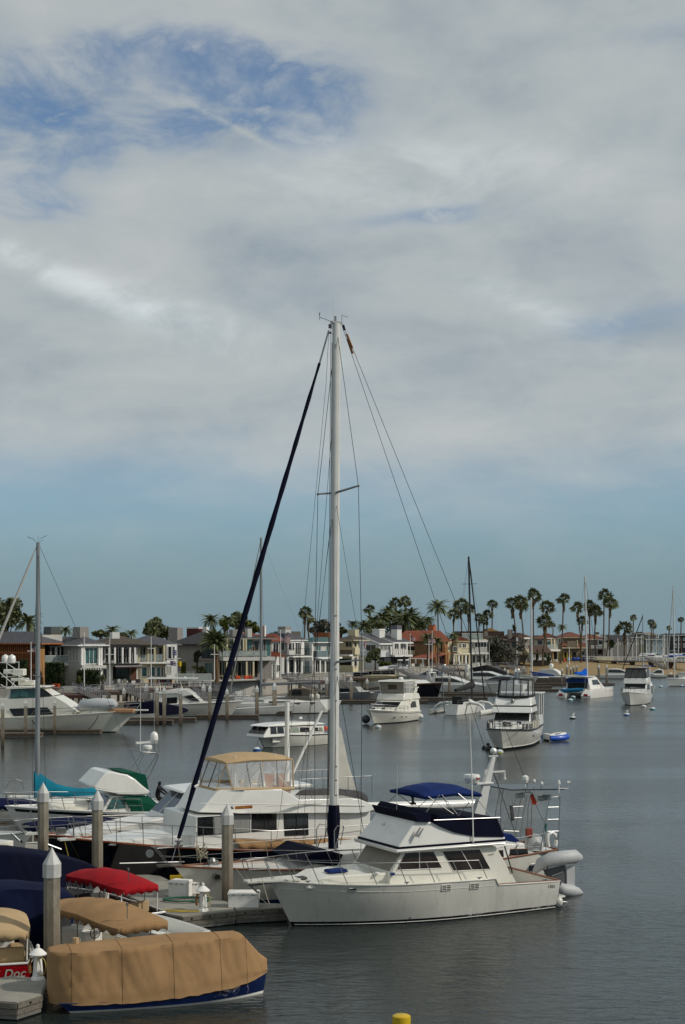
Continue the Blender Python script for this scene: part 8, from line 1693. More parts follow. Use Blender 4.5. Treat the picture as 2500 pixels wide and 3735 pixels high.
# the date palm in front of the grey house
def date_palm():
	D=236; p=W(786,2345,D); base=Vector((W(792,2460,D).x,D,LZ)); o=thing('palm_tree','large bushy date palm in front of the grey modern house','palm tree',base); rn=random.Random(4); mb=MB(); top=p-base
	for i in range(110): frond_feather(mb,rn,top+Vector((0,0,rn.uniform(-.5,.6))),rn.uniform(0,6.28),rn.uniform(-.1,1.5),rn.uniform(2.4,3.5),droop=rn.uniform(.45,.9))
	mb.build('crown',LEAFD,o); MB().tube([Vector((0,0,-.2)),Vector((0,0,1.5)),top*.7,top],[.42,.36,.4,.5],9).build('trunk',M('date_trunk','6a5238',.95,var=.4,scale=6,bump=.8,bscale=6),o,smooth=60)
date_palm()
def leafmass(mb,rn,c,rx,ry,rz,n,s=.35,clump=10):
	cl=[(Vector((rn.gauss(0,.42)*rx,rn.gauss(0,.42)*ry,rn.gauss(0,.42)*rz)),rn.uniform(.25,.5)) for _ in range(clump)]
	for i in range(n):
		q0,k=rn.choice(cl); v=Vector((rn.gauss(0,1),rn.gauss(0,1),rn.gauss(0,1))).normalized()*rn.random()**.4*k
		p=c+q0+Vector((v.x*rx,v.y*ry,v.z*rz)); a=Vector((rn.uniform(-1,1),rn.uniform(-1,1),rn.uniform(-1,1))).normalized()*s*rn.uniform(.6,1.3); b_=a.cross(Vector((rn.uniform(-1,1),rn.uniform(-1,1),rn.uniform(-.5,1)))).normalized()*s*.55
		mb.add([p-a,p+b_,p+a,p-b_],[(0,1,2,3)])
def tree(px,cy,wpx,hpx,D,label,mat=LG,base_y=None,n=1500,s=.4,clump=14,baz=LZ,group=None,name='tree',trunk=True,cat='tree'):
	p=W(px,cy,D); base=Vector((p.x,D,baz)); o=thing(name,label,cat,base,0,group); rn=random.Random(int(px*7+cy)); mb=MB(); rx=wpx/2*D/F; rz=hpx/2*D/F; c=p-base
	leafmass(mb,rn,c,rx,rx*.8,rz,n,s,clump); mb.build('crown',mat,o)
	if trunk:
		t=MB(); t.tube([Vector((0,0,-.3)),c*.4,c],[.28,.22,.1],6)
		for i in range(6): e=c+Vector((rn.uniform(-1,1)*rx*.7,rn.uniform(-1,1)*rx*.5,rn.uniform(-.5,.7)*rz)); t.tube([c*rn.uniform(.35,.8),c.lerp(e,.6)+Vector((0,0,.2)),e],[.14,.08,.03],4)
		t.build('trunk',M('tree_bark','4a4036',.95,var=.3),o)
	return o
tree(30,2245,115,130,320,'tall loose eucalyptus at the far left above the house frame',n=2600,s=.5,clump=22); tree(-10,2300,90,90,318,'lower dark tree at the left frame edge',n=1200,s=.5)
tree(565,2290,95,70,345,'round topped tree behind the cream house',n=2200,s=.5,clump=16); tree(610,2305,60,44,346,'dark bushy tree left of the grey chimney',n=1000,s=.5)
tree(370,2312,50,24,340,'low dark trees left of the square white chimney',n=500,s=.45); tree(450,2315,44,20,342,'low bush behind the dark trimmed roof',n=400,s=.45)
tree(870,2268,90,60,340,'dark tree behind the navy jib',n=1600,s=.5,clump=12); tree(925,2290,60,44,338,'yellow green rounded tree left of the grey mast',mat=LY,n=1200,s=.45); tree(822,2278,40,40,300,'bright yellow green foliage beside the date palm',mat=LY,n=700,s=.4)
tree(1160,2292,60,40,420,'rounded tree left of the tall mast',mat=LO,n=1000,s=.6); tree(1200,2286,70,50,421,'greyish tree directly behind the tall mast',n=1200,s=.6,mat=LO); tree(1245,2300,44,30,420,'small dark tree just right of the tall mast',n=600,s=.6)
tree(1822,2368,118,104,402,'grey green olive tree in front of the low brown house',mat=LO,n=5200,s=.42,clump=34)
tree(1370,2392,66,50,318,'dark leafy tree below the white gable wall',n=1700,s=.35,clump=14); tree(1400,2420,46,16,316,'yellowish shrub row below the dark tree',mat=LY,n=500,s=.3,trunk=False,name='shrub',cat='shrub')
tree(720,2392,34,44,238,'dark red leaved small tree against the grey wall',mat=Mleaf('dark_purple_leaf',(.03,.028,.02),(.07,.06,.045)),n=500,s=.22); tree(730,2445,40,30,237,'green bush at the foot of the grey wall',n=900,s=.22,trunk=False,name='shrub',cat='shrub'); tree(672,2440,22,56,236,'bright green slender shrub by the yellow flag',mat=LY,n=700,s=.2,name='shrub',cat='shrub')
def conifer():
	D=246; o=thing('conifer_tree','young tiered conifer on the wall terrace under the tile porch','tree',Vector((W(999,2460,D).x,D,LZ))); rn=random.Random(9); mb=MB()
	zt=(2460-2398)*D/F
	for i in range(9):
		z=lerp(.5,zt,i/9); r=lerp(1.15,.35,i/9)
		for j in range(40):
			a=rn.uniform(0,6.28); k=rn.random(); p=Vector((math.cos(a)*r*k,math.sin(a)*r*k,z-k*.15)); v=Vector((math.cos(a),math.sin(a),-.2))*.22; t=Vector((-math.sin(a),math.cos(a),0))*.08; mb.add([p-t,p+v,p+t],[(0,1,2)])
	mb.build('crown',LH,o); MB().tube([(0,0,0),(0,0,zt)],[.08,.02],5).build('trunk',TRUNK,o)
conifer()
def hedge(x0,x1,y0,y1,D,label,mat=LH,depth=3.,name='hedge'):
	a=W(x0,y1,D); c=W(x1,y0,D); z0=LZ; ctr=Vector(((a.x+c.x)/2,D,z0)); o=thing(name,label,'hedge',ctr); w=c.x-a.x; hh=c.z-z0; rn=random.Random(x0)
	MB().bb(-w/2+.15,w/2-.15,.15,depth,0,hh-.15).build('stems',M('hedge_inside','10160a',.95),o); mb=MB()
	for i in range(2600):
		f=rn.random()
		if f<.55: p=Vector((rn.uniform(-w/2,w/2),rn.gauss(.05,.06),rn.uniform(0,hh)))
		elif f<.8: p=Vector((w/2+rn.gauss(0,.06),rn.uniform(0,depth),rn.uniform(0,hh)))
		else: p=Vector((rn.uniform(-w/2,w/2),rn.uniform(0,depth),hh+rn.gauss(0,.06)))
		u=Vector((rn.uniform(-1,1),rn.uniform(-1,1),rn.uniform(-1,1))).normalized()*.13; v=u.cross(Vector((rn.random(),rn.random(),rn.random()))).normalized()*.08; mb.add([p-u,p+v,p+u,p-v],[(0,1,2,3)])
	mb.build('foliage',mat,o)
hedge(164,222,2420,2484,210,'tall square clipped dark hedge below the white balcony'); hedge(280,352,2448,2486,211,'low dark hedge inside the white house patio')
hedge(66,86,2410,2480,209,'narrow clipped hedge beside the house frame',mat=LH); hedge(-30,66,2420,2490,209.5,'wide dark hedge at the left frame edge')
tree(290,2478,26,24,206,'small round potted bush before the white house',mat=LY,n=500,s=.16,name='shrub',cat='shrub'); tree(375,2475,22,34,207,'climbing shrub at the white house corner',n=400,s=.18,name='shrub',cat='shrub')
for i,(x,w,hh) in enumerate(((1960,8,34),(1984,9,40),(2003,14,26))): tree(x,2412-hh/2,w,hh,408,['slim dark cypress by the cottage window','taller cypress between cottage windows','broad hedge bush at the cottage right end'][i],n=350,s=.3,mat=LH,trunk=False,name='cypress_tree')
tree(1877,2292,10,36,520,'thin distant cypress behind the palms',n=260,s=.4,mat=LH,name='cypress_tree'); tree(2224,2350,26,20,500,'dark round tree beside the white gable cottage',n=400,s=.5,mat=LH)
# distant low tree line, one mass
mb=MB(); rn=random.Random(77)
for i in range(5200):
	x=rn.uniform(-420,620); D=rn.uniform(900,1050); hh=2+6*abs(noise.noise(Vector((x*.03,0,0))))+rn.random()*3; z=rn.uniform(.5,1)*hh; p=Vector((x,D,z+1.5)); u=Vector((rn.uniform(-1,1),rn.uniform(-1,1),rn.uniform(-1,1))).normalized()*2.0; v=u.cross(Vector((rn.random(),1,rn.random()))).normalized()*1.4; mb.add([p-u,p+v,p+u,p-v],[(0,1,2,3)])
mb.build('distant_trees',LG,label='far line of low trees behind the houses along the horizon',kind='stuff')
mb=MB()
for i in range(60):
	x=-420+i*17.5; mb.box((x,880+rn.uniform(-20,20),3.5),(rn.uniform(9,16),10,rn.uniform(5,8)),top=.8)
mb.build('distant_rooftops',BROWNROOF,label='far mass of low brown rooftops on the horizon',kind='stuff')
RAILG=M('rail_grey','85868a',.6,var=.2); WD=M('dock_timber','5a4a3c',.9,var=.35,scale=4)
# ================================================================ DOCKS, PILES AND BOATS ALONG THE FAR SHORE
def pb(b,Z,pts,y,hw,name,mat,bev=.05,tap=.05,**k):
	P=[b.l(*q(Z,u,v),y) for u,v in pts]; z0=min(p[1] for p in P)
	return prism(b,P,lambda x,z:hw-tap*(z-z0),name,mat,bev=bev,**k)
def pw(b,Z,pts,y,hw,mat=GLASS,tap=.05,z0=None,**k):
	P=[b.l(*q(Z,u,v),y) for u,v in pts]; return swin(b,P,lambda x,z:hw+.02,mat=mat,**k)
# big sportfisher at the left
b=Boat('sportfishing_yacht','large cream sportfishing yacht with enclosed bridge docked at the left','motorboat',(-42.5,150.4,0),(-23.9,150.0,0))
h=Hull(b,5.4,[(0,1.5),(.5,1.75),(1,2.35)],rake=2.5,trake=0,sternw=.9,pd=2.3,pw=1.4,flare=.25,mat=WHITE2,boot=DARK,bottom=BLACKB,deck=WHITE2,rail=.04,n=20)
pb(b,ZA,[(-300,655),(-300,445),(60,445),(430,432),(600,420),(735,500),(850,590),(700,650)],2.1,2.1,'deckhouse',WHITE2)
pw(b,ZA,[(148,636),(585,614),(520,540),(104,556)],2.1,2.1,fm=DARK,name='saloon_window'); pb(b,ZA,[(640,520),(740,505),(850,580),(790,640),(690,640)],1.6,1.6,'cabin_front',WHITE2)
pb(b,ZA,[(60,445),(105,345),(440,325),(585,412),(430,432)],1.95,1.95,'bridge_enclosure',WHITE2); pw(b,ZA,[(112,440),(430,426),(430,332),(125,346)],1.98,1.98,mull=(.33,.66),fm=DARK,name='bridge_window',mat=GLASST)
pw(b,ZA,[(435,426),(575,408),(490,345),(438,333)],1.98,1.98,fm=DARK,name='bridge_window'); pb(b,ZA,[(60,345),(75,318),(200,308),(500,312),(508,322),(420,330)],2.15,2.15,'hardtop',WHITE2)
V=lambda u,v,y=1.6:b.v(*q(ZA,u,v),y)
tw=[[(20,620),(75,290),(75,45)],[(208,45),(208,290)],[(0,50),(215,45)],[(75,150),(330,240)],[(0,160),(200,330)],[(80,60),(200,140)],[(130,310),(180,220),(260,240)],[(210,200),(370,260)],[(10,290),(60,320)]]
for s in(1.5,-1.0):
	mb=MB()
	for t in tw: mb.tube([V(u,v,s) for u,v in t],.05,5)
	mb.build('tuna_tower_frame',MASTW,b.o)
for u in(62,133): MB().lathe([(.35,-.35),(.42,0),(.36,.4),(.01,.6)],V(u,20,0),12).build('satellite_dome',WHITE,b.o,smooth=60)
for c,d in(((130,150),(1.5,1.2,.5)),((215,155),(1.2,1.4,.7)),((220,235),(1.6,1.6,.3)),((300,270),(1.5,1.4,.5)),((100,205),(1.4,1,.1))): MB().box(V(*c,0),d).build('tower_seat',WHITE2,b.o,bev=.08)
MB().tube([V(860,570,.5),V(900,520,.5),V(1060,510,.5),V(1240,515,.5),V(1270,540,.5)],[.3,.62,.7,.66,.4],12).build('covered_tender',M('grey_white_cover','aaaeb0',.8,var=.08,kind='canvas'),b.o,smooth=60); MB().tube([V(880,605,.5),V(1060,600,.5),V(1230,590,.5)],[.3,.45,.3],10).build('tender_hull',WHITE2,b.o,smooth=60)
MB().box(V(1340,577,.2),(2.6,1.6,.4)).build('foredeck_seat',M('peach_cushion','a9805c',.8),b.o,bev=.08)
for sd in(1,-1):
	ts=[.5,.6,.7,.78,.86,.93,.985]; bs=[h.g(t,sd,0,.05) for t in ts]; rail(b,bs,[p+Vector((.5,0,.75)) for p in bs],r=.03)
MB().box((h.L+2.5,0,2.35),(1.9,.6,.14)).build('bow_pulpit',WHITE2,b.o,bev=.03)
line('bow_mooring_rope',ROPED,b.o,sag(V(1080,628,2.2),V(920,788,2.2),.4),.04); line('spring_rope',ROPED,b.o,sag(V(350,680,2.6),V(590,785,2.6),.5),.04)
# white express with grey hull
b=Boat('express_cruiser','white convertible cruiser with grey hull side and dark windscreen, left of the navy jib','motorboat',(-28.6,180,0),(-14.2,180,0))
h=Hull(b,4.6,[(0,1.5),(.5,1.65),(1,2.0)],rake=1.6,sternw=.9,pd=2.3,pw=1.4,flare=.2,mat=HULLG,boot=DARK,bottom=BLACKB,deck=WHITE,rail=.06,railm=WHITE,n=16)
pb(b,ZB,[(200,520),(240,440),(240,385),(460,345),(530,350),(610,400),(700,480),(740,505)],1.8,1.8,'deckhouse',WHITE); pw(b,ZB,[(325,500),(440,492),(440,428),(325,436)],1.8,1.8,fm=DARK)
pw(b,ZB,[(590,470),(690,470),(610,405),(515,425)],1.8,1.8,fm=WHITE,name='side_windscreen'); pb(b,ZB,[(235,370),(450,335),(540,345),(620,402),(500,420),(440,388),(235,395)],1.95,1.95,'brow',WHITE)
MB().box(b.v(*q(ZB,390,222),0),(6.2,3.6,.15)).build('hardtop_boom',WHITE,b.o,bev=.04)
for s in(1,-1): MB().tube([b.v(*q(ZB,520,205),s*1.5),b.v(*q(ZB,600,262),s*1.5)],.07,5).tube([b.v(*q(ZB,240,240),s*1.5),b.v(*q(ZB,260,360),s*1.5)],.06,5).tube([b.v(*q(ZB,470,235),s*1.5),b.v(*q(ZB,500,350),s*1.5)],.06,5).build('hardtop_frame',WHITE,b.o)
for sd in(1,-1):
	ts=[.6,.7,.8,.9,.985]; bs=[h.g(t,sd,0,.05) for t in ts]; rail(b,bs,[p+Vector((.3,0,.6)) for p in bs],r=.03)
# navy covered runabout & tan covered box
covered('runabout under navy cover between dock piles',(-26.2,172.5,0),(-19.4,172.0,0),2.5,[(0,1.1,2.1,1.25,.8),(2.5,1.1,2.2,1.25,.7),(3.2,1.0,2.35,1.25,.7),(5.2,.9,1.9,1.15,.65),(7.1,.3,1.5,.6,.9),(7.6,.05,1.3,.1,1.1)],NAVYC,WHITED,[(0,.7),(1,1.0)],seed=2,name='covered_runabout')
covered('boat under tan box cover left of the navy covered runabout',(-31.5,176.5,0),(-23.6,176.2,0),2.6,[(0,1.2,2.0,1.3,.4),(7.4,1.2,2.0,1.3,.4),(7.8,1.1,1.9,1.2,.4)],M('tan_grey_cover','8c7f6c',.9,var=.12),WHITED,[(0,.6),(1,.7)],seed=3,fold=.02,name='covered_boat')
# small pilothouse boat, black skiff
b=Boat('pilothouse_boat','small white pilothouse boat with teal glass right of the navy jib','motorboat',(-18.5,203,0),(-11.6,203,0)); h=Hull(b,2.6,[(0,1.1),(1,1.5)],rake=.8,mat=WHITE,boot=DARK,n=12)
pb(b,ZB,[(1050,500),(1065,430),(1180,430),(1225,470)],1.1,1.1,'cabin',WHITE); pw(b,ZB,[(1130,468),(1210,466),(1195,432),(1130,436)],1.1,1.12,mat=GLASST,fm=WHITE); MB().box(b.v(*q(ZB,1100,412),0),(3.6,2.4,.14)).box(b.v(*q(ZB,1110,385),0),(.9,.5,.5)).build('hardtop',WHITE,b.o,bev=.03)
b=Boat('black_launch','low black launch with upswept bow between two dock piles','motorboat',(-15.5,190,0),(-9.9,190,0)); h=Hull(b,2.2,[(0,.8),(.6,.85),(1,1.35)],rake=.5,mat=M('black_hull','0c0d0f',.25,coat=.4),boot=DARK,n=12,deck=GREYC,rail=.03,railm=WHITE)
MB().extr([(1,-1,1),(4,-1,1),(3.6,-.8,2.1),(1.2,-.8,2.1)],(0,.03,0)).extr([(1,1,1),(4,1,1),(3.6,.8,2.1),(1.2,.8,2.1)],(0,-.03,0)).build('clear_curtain',CLEAR,b.o)
# grey sloop with long boom; its mast behind the jib
gs,gh=gen_sail('grey_sloop','large pale grey sloop with grey boom, mast just right of the navy jib',Vector((-13.6,196,0)),Vector((-2.6,193,0)),B=3.8,mast_px=(953,2543),mast_top=(953,1962),mast_r=.17,mast_r_=None if False else None) if False else gen_sail('grey_sloop','large pale grey sloop with grey boom, mast just right of the navy jib',Vector((-2.2,195,0)),Vector((-15.2,198,0)),B=3.8,mast_px=(953,2543),mast_top=(953,1962),mast_r=.19,sh=[(0,1.45),(.5,1.35),(1,1.6)],mat=HULLG,boot=DARK,boomc=None,spreads=((.5,1.2),),jib=M('white_sailcloth','a8a6a0',.8,var=.1))
MB().tube([gs.v(955,2497,0),gs.v(1165,2488,0)],[.24,.16],10).build('boom',M('pale_boom','76797a',.4,var=.1),gs.o,smooth=60); pb(gs,ZC,[(400,470),(480,340),(620,330),(700,350),(700,470)],1.3,1.3,'tan_dodger',M('grey_tan_canvas','6c6256',.85,kind='canvas')); pw(gs,ZC,[(500,410),(600,410),(600,350),(500,350)],1.3,1.32,fm=GREYC)
for u in(711,776): MB().lathe([(.02,-.35),(.27,-.25),(.3,0),(.27,.3),(.02,.42)],gs.v(*q(ZC,u,425),1.8),10,'z').build('upright_fender_board',WHITE2,gs.o)
sl,sh_=gen_sail('white_sloop','white yacht hull with portlights left of the tall mast',Vector((-13.5,187,0)),Vector((-1.0,188.5,0)),B=3.6,sh=[(0,1.35),(1,1.65)],boot=DARK)
for u in(553,710): MB().box(on_hull(sl,sh_,*q(ZC,u,492),0),(.9,.05,.16)).build('hull_window',DARK,sl.o)
b=Boat('white_launch','low white launch bow between the piles','motorboat',(-14.5,184,0),(-7.2,184,0)); Hull(b,2.3,[(0,.75),(1,1.25)],rake=1.2,mat=WHITE,boot=DARK,n=12)
# dark cruiser with white visor
b=Boat('dark_cruiser','dark grey sport cruiser with white windscreen visor behind the mast','motorboat',(7.0,237,0),(-2.5,236,0)); h=Hull(b,3.2,[(0,1.2),(1,1.7)],rake=1.,mat=M('charcoal_hull','2b2c30',.3),boot=DARK,n=12,deck=GREYC)
b=Boat('dark_cruiser_visor','grey open cruiser with white angled windscreen frame left of hardtop cruiser','motorboat',(-1.0,228,0),(6.0,229,0)); h=Hull(b,3.0,[(0,1.1),(1,1.5)],rake=.8,mat=M('grey_hull','54575c',.3),boot=DARK,n=12,deck=RUBBER); pb(b,ZC,[(1195,320),(1260,320),(1290,365),(1345,360),(1400,380),(1250,400)],1.2,1.2,'visor',WHITE,bev=.02)
# tan covered motor yacht
b=Boat('covered_motor_yacht','large motor yacht under a beige full cover','motorboat',(-.5,268,0),(14.5,262,0)); h=Hull(b,4.4,[(0,1.6),(1,2.3)],rake=1.4,mat=WHITE2,boot=DARK,n=12)
pb(b,ZD,[(0,390),(10,265),(90,250),(330,248),(400,258),(360,275),(300,280),(290,400)],2.0,2.0,'beige_roof_cover',M('beige_cover','b0a584',.85,var=.06)); pb(b,ZD,[(75,405),(85,285),(360,272),(350,410)],1.9,2.02,'beige_side_cover',M('khaki_cover','857962',.85,var=.08))
# navy hull classic with wood rail
b=Boat('wooden_launch','navy hulled motor yacht with brown wooden rail and cream roof behind hardtop cruiser','motorboat',(10.0,238,0),(15.2,229,0)); 
h=Hull(b,4.0,[(0,2.0),(1,2.7)],rake=1.4,mat=NAVY,boot=DARK,railm=TEAK,rail=.12,n=14,deck=WHITE2); prism(b,[(.5,2),(.5,3.0),(5,3.0),(7.5,2.3)],lambda x,z:1.5,'cabin',WHITE2,bev=.1)
# express yachts right of it
def xpress(label,st,bw,B,z,hull=WHITE,top=WHITE,dk=GLASS,name='express_yacht',arch=True):
	b=Boat(name,label,'motorboat',st,bw); L=b.L; h=Hull(b,B,[(0,z*.9),(.5,z),(1,z*1.3)],rake=L*.1,sternw=.9,pd=2.4,pw=1.5,mat=hull,boot=DARK,bottom=BLACKB,deck=WHITE,rail=.05,n=14)
	w=B*.38; wf=lambda x,y_:w-.12*(y_-z)
	prism(b,[(L*.12,z*.9),(L*.14,z+1.25),(L*.3,z+1.55),(L*.42,z+1.45),(L*.62,z+.55),(L*.86,z+.15),(L*.9,z*.95)],wf,'superstructure',top,bev=.12)
	swin(b,[(L*.2,z+.55),(L*.6,z+.5),(L*.43,z+1.2),(L*.2,z+1.2)],wf,mat=dk,fm=DARK,mull=(.5,))
	if arch: 
		for s in(1,-1): MB().extr([(L*.1,s*w,z+.6),(L*.16,s*w,z+.6),(L*.12,s*w,z+2.1),(L*.08,s*w,z+2.1)],(0,-.1*s,0)).build('arch_leg',top,b.o,bev=.02)
		MB().box((L*.1,0,z+2.15),(.7,2*w,.14)).build('radar_arch',top,b.o,bev=.03); MB().sph((L*.1,0,z+2.5),.3).build('radar_dome',WHITE,b.o)
	rail(b,[h.g(t,1,0,.05) for t in(.6,.75,.88,.985)],[h.g(t,1,.6,.05) for t in(.6,.75,.88,.985)],r=.035)
	return b,h
xpress('white express yacht with swept grey superstructure below the orange villa',(22.5,300,0),(12.5,303,0),4.4,1.6,top=M('silver_grey_gelcoat','9a9fa4',.3,coat=.3))
xpress('long white express yacht between two piles left of the black mast',(15.0,262,0),(27.5,256,0),4.2,1.4)
xpress('white yacht with black windows behind the trimaran mast',(33.5,262,0),(22.0,266,0),4.2,1.5,top=M('silver_grey_gelcoat','9a9fa4',.3))
xpress('pale grey yacht with long black side glass right of the black mast',(24.0,288,0),(37.5,283,0),4.6,1.7,hull=HULLG,dk=M('black_glass','060608',.08))
bc,_=covered('motorboat under pointed black cover near the black jib',(27.5,300,0),(37.0,297,0),3.6,[(0,1.4,3.6,1.6,1.6),(3,1.3,4.2,1.6,1.5),(6,.9,3.2,1.3,1.5),(9.4,.1,2.0,.2,1.8)],MC['black_canvas'],WHITED,[(0,1.3),(1,1.8)],seed=12,name='covered_motorboat')
# shrink wrapped yacht with brown hull and sloop with blue boom
b=Boat('wrapped_yacht','yacht under white shrink wrap left of the beach','motorboat',(38.5,322,0),(53.5,316,0)); Hull(b,4.0,[(0,1.4),(1,1.7)],rake=.8,mat=WHITE,boot=DARK,n=12)
pb(b,ZE,[(960,370),(1010,300),(1060,240),(1240,235),(1300,270),(1380,350),(1420,390)],1.7,1.7,'white_wrap',M('white_wrap','d0d0cc',.6,var=.04,kind='canvas')); MB().sph(b.v(*q(ZE,1222,190),0),.55).build('satellite_dome',WHITE,b.o,smooth=60)
gb,_=gen_sail('tan_hull_sloop','sloop with long blue sail cover and pale brown hull at the beach end dock',Vector((52.0,300,0)),Vector((36.0,303,0)),B=3.8,mast_px=(1940,2450),mast_top=(1938,2180),mast_r=.2,mastm=MASTW,sh=[(0,1.3),(1,1.6)],mat=M('tan_brown_hull','7d7068',.4),spreads=((.5,1.1),))
MB().grid([[gb.v(x,yt,0),gb.v(x,yt,.2)+Vector((0,0,-.1)),gb.v(x,yb,.1),gb.v(x,yb,-.1),gb.v(x,yt,-.2)+Vector((0,0,-.1))] for x,yt,yb in((1938,2448,2466),(1950,2450,2467),(1985,2455,2466),(2022,2461,2467))],closed=True).build('blue_sail_cover',M('deep_blue_canvas','14387c',.75,var=.15),gb.o,smooth=50)
xpress('low white runabout tied at the beach dock',(62.0,345,0),(73.5,342,0),3.0,1.0,arch=False,name='runabout'); xpress('small open motorboat with outboard by the beach piles',(80.0,352,0),(74.5,353,0),2.2,.7,arch=False,name='runabout')
b=Boat('blue_covered_dinghy','low boat with bright blue cover at the dock below the olive tree','dinghy',(30.0,308,0),(38.0,306,0)); Hull(b,2.2,[(0,.8),(1,1.1)],mat=WHITE,n=10); MB().box((4,0,1.15),(5.5,1.9,.45)).build('blue_cover',M('bright_blue_canvas','0a55b8',.7),b.o,bev=.12)
# ---- far docks
def fdock(label,pts,z=.5): return dock(label,None,z=z,world=pts,fascia=True,top=M('far_dock_top','5f5b53',.9,var=.3),side=WD,group='floating docks along the far shore')
fdock('floating dock in front of the large sportfishing yacht',[(-42,147.0),(-25.0,147.0),(-25.0,148.2),(-42,148.2)])
fdock('short white edged dock finger at the left edge',[(-40,141.5),(-30.0,141.5),(-30.0,142.9),(-40,142.9)]); fdock('dock beyond the sportfishing yacht bow',[(-27,163),(-19.5,163),(-19.5,164.6),(-27,164.6)])
fdock('dock finger below the navy covered runabout',[(-25.5,168.4),(-17.4,168.4),(-17.4,169.8),(-25.5,169.8)]); fdock('dock finger along the grey hulled convertible',[(-18,174.5),(-10.3,174.5),(-10.3,175.8),(-18,175.8)])
fdock('dock finger below the black launch',[(-12.6,183.5),(-6.6,183.5),(-6.6,184.7),(-12.6,184.7)]); fdock('dock under the second pair of white capped piles',[(-9,191),(-4.5,191),(-4.5,192.2),(-9,192.2)])
fdock('long dock behind the tall mast',[(-2,215.5),(13,215.5),(13,217),(-2,217)]); fdock('dock below the navy hulled motor yacht',[(12,226),(23,226),(23,227.5),(12,227.5)]); fdock('dock left of the trimaran mast',[(17,243),(31,243),(31,244.5),(17,244.5)])
fdock('dock behind the trimaran',[(24,262),(40,262),(40,263.6),(24,263.6)]); fdock('end dock of the beach marina',[(36,296),(56.5,296),(56.5,298),(36,298)]); fdock('low dock off the beach with bait tank',[(30,279),(41,279),(41,280.6),(30,280.6)]); fdock('thin floating dock below the pier',[(68,362),(92,362),(92,364),(68,364)])
# back walkways parallel to the shore
fdock('walkway dock along the left seawall',[(-44,196),(-20,200),(-19.6,202.5),(-44,198.5)]); fdock('walkway dock below the white gabled house',[(-4,252),(18,300),(20,299),(-2,251)])
# ---- piles of the far docks (x, top, bottom, width)
GP='dock piles along the far shore'
def zl(Z,l): return [(*q(Z,u,t),q(Z,u,bt)[1],w*Z[2]) for u,t,bt,w in l]
PL=zl(ZA,[(30,478,930,44),(283,450,830,42),(600,450,795,38),(990,310,495,40),(1187,335,485,38),(1357,320,545,38),(908,415,500,42),(1487,440,560,28)])+zl(ZB,[(100,270,520,48),(220,305,695,40),(298,310,695,42),(478,320,695,40),(586,300,380,38),(728,275,475,46),(797,295,645,38),(985,330,645,36),(1145,210,375,28),(1313,295,615,40),(1505,260,582,46),(1185,380,420,10)][:11])\
+zl(ZC,[(738,225,300,26),(738,270,430,40),(880,200,445,44),(1142,200,465,34),(1317,220,375,30),(550,240,300,26)])+zl(ZD,[(603,250,335,26),(797,205,350,28),(898,250,345,28),(1018,240,450,26),(1215,210,405,28),(1290,200,305,22),(1352,200,275,22),(1135,240,310,20)])\
+zl(ZE,[(110,260,405,36),(465,225,395,46),(555,215,375,30),(600,240,455,30),(710,220,440,52),(825,190,325,26),(922,215,285,24),(1372,220,445,26),(1443,165,345,28),(1497,200,345,24),(1540,180,345,24)])+zl(ZF,[(325,140,255,16),(578,135,342,24),(668,135,335,22),(1330,100,220,18),(1360,80,215,14),(1296,120,210,16),(1462,60,150,12)])
SD=lambda x:'left of the navy jib' if x<760 else 'between jib and tall mast' if x<1200 else 'between tall mast and black mast' if x<1730 else 'in the beach marina' if x<2080 else 'off the beach pier'
PL=[(x+.01*i,t,b_,w) for i,(x,t,b_,w) in enumerate(PL)]; SX=sorted(p[0] for p in PL); ORD='first second third fourth fifth sixth seventh eighth ninth tenth eleventh twelfth thirteenth fourteenth fifteenth sixteenth'.split()
for i,(x,t,bt,w) in enumerate(PL):
	Y=max(130,min(400,(H-.4)*F/(bt-HY)))
	pile(x,t,bt,w,'%s white capped dock pile from the left among those %s'%(ORD[[k for k in SX if SD(k)==SD(x)].index(x)],SD(x)),GP,Y=Y)
# ---- timber platforms over the water, railings, gangways
RWOOD=M('red_brown_deck','4a2c22',.85,var=.25,scale=4)
def platform(label,x0,x1,Y,dep,z=2.7,mat=RWOOD,legs=5,rl=None):
	a=(x0-CX)*Y/F; c=(x1-CX)*Y/F; o=thing('pier_platform',label,'pier',((a+c)/2,Y,0),0,'private piers in front of the houses'); w=(c-a)/2; rl=rl or RAILG
	n=max(3,int(2*w/.6))
	for i in range(n): u=-w+2*w*i/n; MB().bb(u+.01,u+2*w/n-.01,0,dep,z-.08,z).build('deck_plank',mat,o)
	MB().bb(-w,w,-.05,0,z-.4,z-.02).build('edge_beam',mat,o)
	for i in range(legs): u=lerp(-w+.2,w-.2,i/(legs-1)); MB().tube([(u,.3,-1),(u,.3,z-.1)],.14,6).tube([(u,dep-.5,-1),(u,dep-.5,z-.1)],.14,6).build('support_pile',WD,o)
	m=max(3,int(2*w/1.5)); mb=MB()
	for i in range(m+1): u=lerp(-w,w,i/m); MB().bb(u-.05,u+.05,-.03,.07,z,z+1.0).build('rail_post',rl,o)
	for k in(1.0,.66,.33): mb.tube([(-w,.02,z+k),(w,.02,z+k)],.05 if k==1 else .025,4)
	mb.build('rail',rl,o); return o
platform('brown timber pier deck with white rail behind the sportfishing yacht',185,325,190,9,z=2.3); platform('timber deck with pale rail left of the first gangway',330,470,198,8,z=2.4,mat=WD); platform('deck with crowded rail below the cream house',470,650,203,8,z=2.5); platform('low timber deck at the date palm foot',640,740,215,8,z=2.5,mat=WD)
